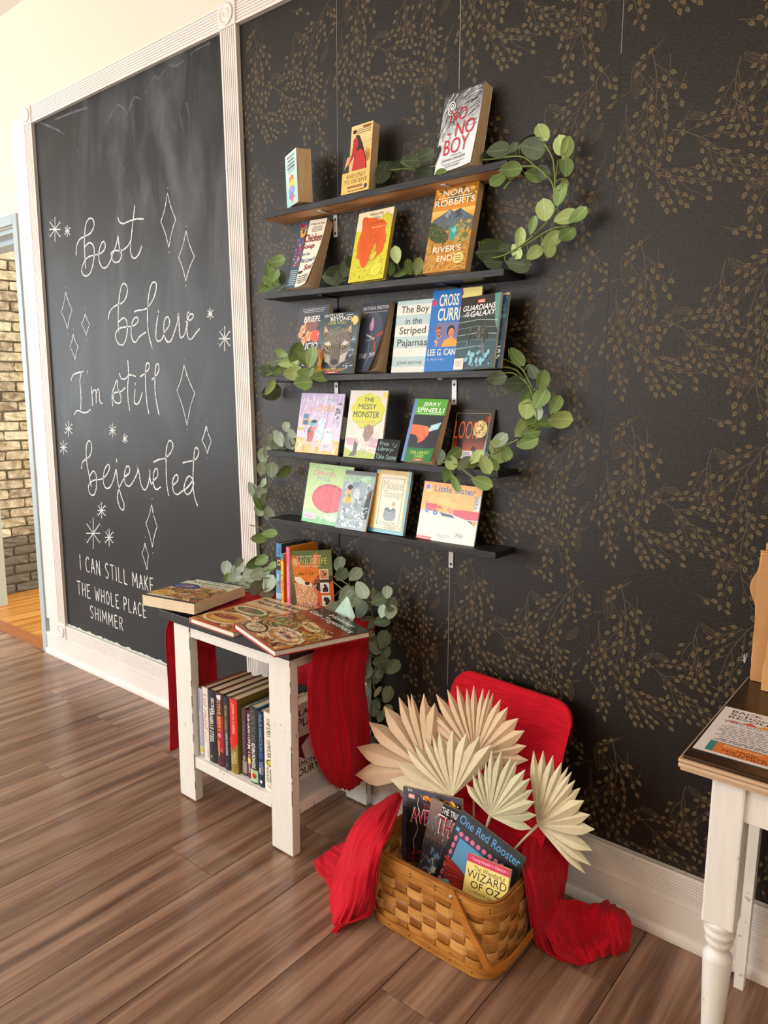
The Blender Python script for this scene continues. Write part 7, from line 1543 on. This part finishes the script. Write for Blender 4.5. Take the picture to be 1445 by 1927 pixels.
for x0 in (-.338, .655):
    m = MB(); vs = []
    for z, w_ in ((0, .017), (.42, .024), (RZ-.03, .026)):
        for sx, sy in ((-1, -1), (1, -1), (1, 1), (-1, 1)): vs.append((x0+.022+sx*w_*.62, -.068+sy*w_*.62, z))
    m.add(vs, [(3, 2, 1, 0), (8, 9, 10, 11)]+[(4*k+j, 4*k+(j+1) % 4, 4*k+4+(j+1) % 4, 4*k+4+j) for k in range(2) for j in range(4)]); m.build('back_leg', M['white_wood'], rtb)
for a_, b_ in (((-.258, -.488, .655), (.62, -.466, RZ-.029)), ((-.30, -.425, .655), (-.28, -.09, RZ-.029)), ((-.30, -.082, .655), (.66, -.062, RZ-.029))):
    m = MB(); m.bbox(a_, b_, .002); m.build('apron', M['white_wood'], rtb)
m = MB(); k_ = ony(1363, 1462, -.4975)
for i in range(7): a_ = i*.9; m.add([(k_.x, -.4976, k_.z), (k_.x+.004*cos(a_), -.4976, k_.z+.004*sin(a_)), (k_.x+.002*cos(a_+.5), -.4976, k_.z+.002*sin(a_+.5))], [(0, 1, 2)])
link('paint_chip', m.mesh('paint_chip', M['nail']), turned)
# flyer, a thin sheet on the table top
fp = [onz(*q, RZ+.001) for q in ((1361, 1327), (1445, 1347.8), (1445, 1450.2), (1304, 1405.4))]
TLf, BLf = Vector((-.362, -.246, 0)), Vector((-.354, -.476, 0)); e_ = Vector((1, .012, 0)).normalized(); n_ = Vector((-e_.y, e_.x, 0)); fw_, fh_ = .178, .231
def A_fly(w, h):
    a = Art(w, h, '#efe7e8'); a.text('BACK TO', .10, .90, .62, .955, '#2a2630', .03); a.text('School', .10, .83, .54, .885, '#2a2630', .03); a.text('RESOURCES', .10, .765, .82, .815, '#2a2630', .03)
    xs = [(.06, .30, '#c23a54'), (.24, .44, '#d8584c'), (.40, .58, '#e8a43a'), (.52, .72, '#6cae54'), (.66, .82, '#4a7cc0'), (.76, .98, '#6a4a9c')]
    for i, (x0, x1, c) in enumerate(xs): a.poly([(x0, .69), ((x0+x1)/2, .755 if i not in (0, 5) else .72), (x1, .69)], c)
    a.text('MID-CONTINENT', .10, .655, .92, .685, '#3a3448', .006); a.text('PUBLIC LIBRARY', .26, .632, .78, .65, '#3a3448', .002)
    a.lines(.06, .32, .94, .61, 9, '#4a4650', .30); a.lines(.10, .25, .92, .31, 2, '#1c1a20', .42)
    a.rect(.10, .03, .84, .23, '#3f8a88'); a.rect(.17, .03, .78, .22, '#e8813a'); a.text('Discover', .24, .165, .62, .21, '#f8e0a0', .0, .2); a.text('HOW', .38, .125, .58, .155, '#2a1c18', .03); a.text('THE LIBRARY', .24, .085, .72, .115, '#2a1c18', .03); a.text('CAN HELP!', .30, .045, .68, .075, '#2a1c18', .03); return a
o_ = BLf.copy(); o_.z = RZ+.0012
fly = thing('flyer', 'white printed library flyer lying flat on the dark table top', 'flyer', o_)
m = MB(); m.add([o_+e_*x+n_*y+Vector((0, 0, z)) for z in (-.0008, 0) for x, y in ((0, 0), (fw_, 0), (fw_, fh_), (0, fh_))], [(3, 2, 1, 0), (4, 5, 6, 7), (0, 1, 5, 4), (1, 2, 6, 5), (2, 3, 7, 6), (3, 0, 4, 7)]); m.build('sheet', M['pages_white'], fly)
A_fly(fw_, fh_).build('flyer_print', M['print_matte'], fly, lambda X, Z, l: tuple(o_+e_*X+n_*Z+Vector((0, 0, l))), world=True)
# brown paper bags standing against the wall: folded bags in a stack and a bigger one in front
z0 = RZ+.001; tops = 1.072
for i in range(6):
    x0 = -.352+.004*(i % 3)-.002*i; Yc = -.014-.0075*i; m = MB(); n = 26; vs = []
    for k in range(n+1):
        t_ = k/n; z = z0+(tops-z0-.004*i)*t_; bul = -.016*math.exp(-((t_-.72)/.12)**2)*(1 if i < 4 else .4)+.0018*sin(t_*17+i*2)
        for x, y in ((x0+bul, Yc), (x0+.16, Yc), (x0+.16, Yc-.0055), (x0+bul*.9+.0025, Yc-.0055), (x0+bul+.004, Yc-.0028)): vs.append((x, y, z))
    fs = [(5*k+j, 5*k+(j+1) % 5, 5*k+5+(j+1) % 5, 5*k+5+j) for k in range(n) for j in range(5)]+[(4, 3, 2, 1, 0), tuple(5*n+j for j in range(5))]
    m.add(vs, fs); o = m.build('paper_bag', M['kraft' if i % 2 else 'kraft_l'])
    tag(o, 'one of the folded brown paper bags stacked flat against the wall on the dark table', 'paper bag', 'folded paper bags against the wall')
bg = thing('paper_bag', 'large brown paper bag standing in front of the folded bag stack, cut by the frame', 'paper bag', (-.25, -.085, z0), None)
xb, yb0, yb1, zt2 = -.326, -.105, -.062, 1.066
m = MB(); m.add([(xb, yb1, z0), (xb+.005, yb0, z0), (xb+.19, yb0, z0), (xb+.19, yb1, z0), (xb+.012, yb1-.004, zt2), (xb+.020, yb0+.020, zt2-.004), (xb+.19, yb0+.020, zt2-.004), (xb+.19, yb1-.004, zt2), (xb+.018, yb0+.018, z0+.16), (xb+.004, yb0+.002, z0+.05)],
      [(0, 3, 2, 1), (4, 5, 6, 7), (1, 2, 6, 5, 8, 9), (0, 1, 9, 8, 5, 4), (3, 0, 4, 7), (2, 3, 7, 6)]); m.build('bag_body', M['kraft_l'], bg)
m = MB(); m.box((xb+.012, yb0-.0012, z0+.0005), (xb+.19, yb0+.0004, z0+.155)); m.build('folded_base', M['kraft_l'], bg)
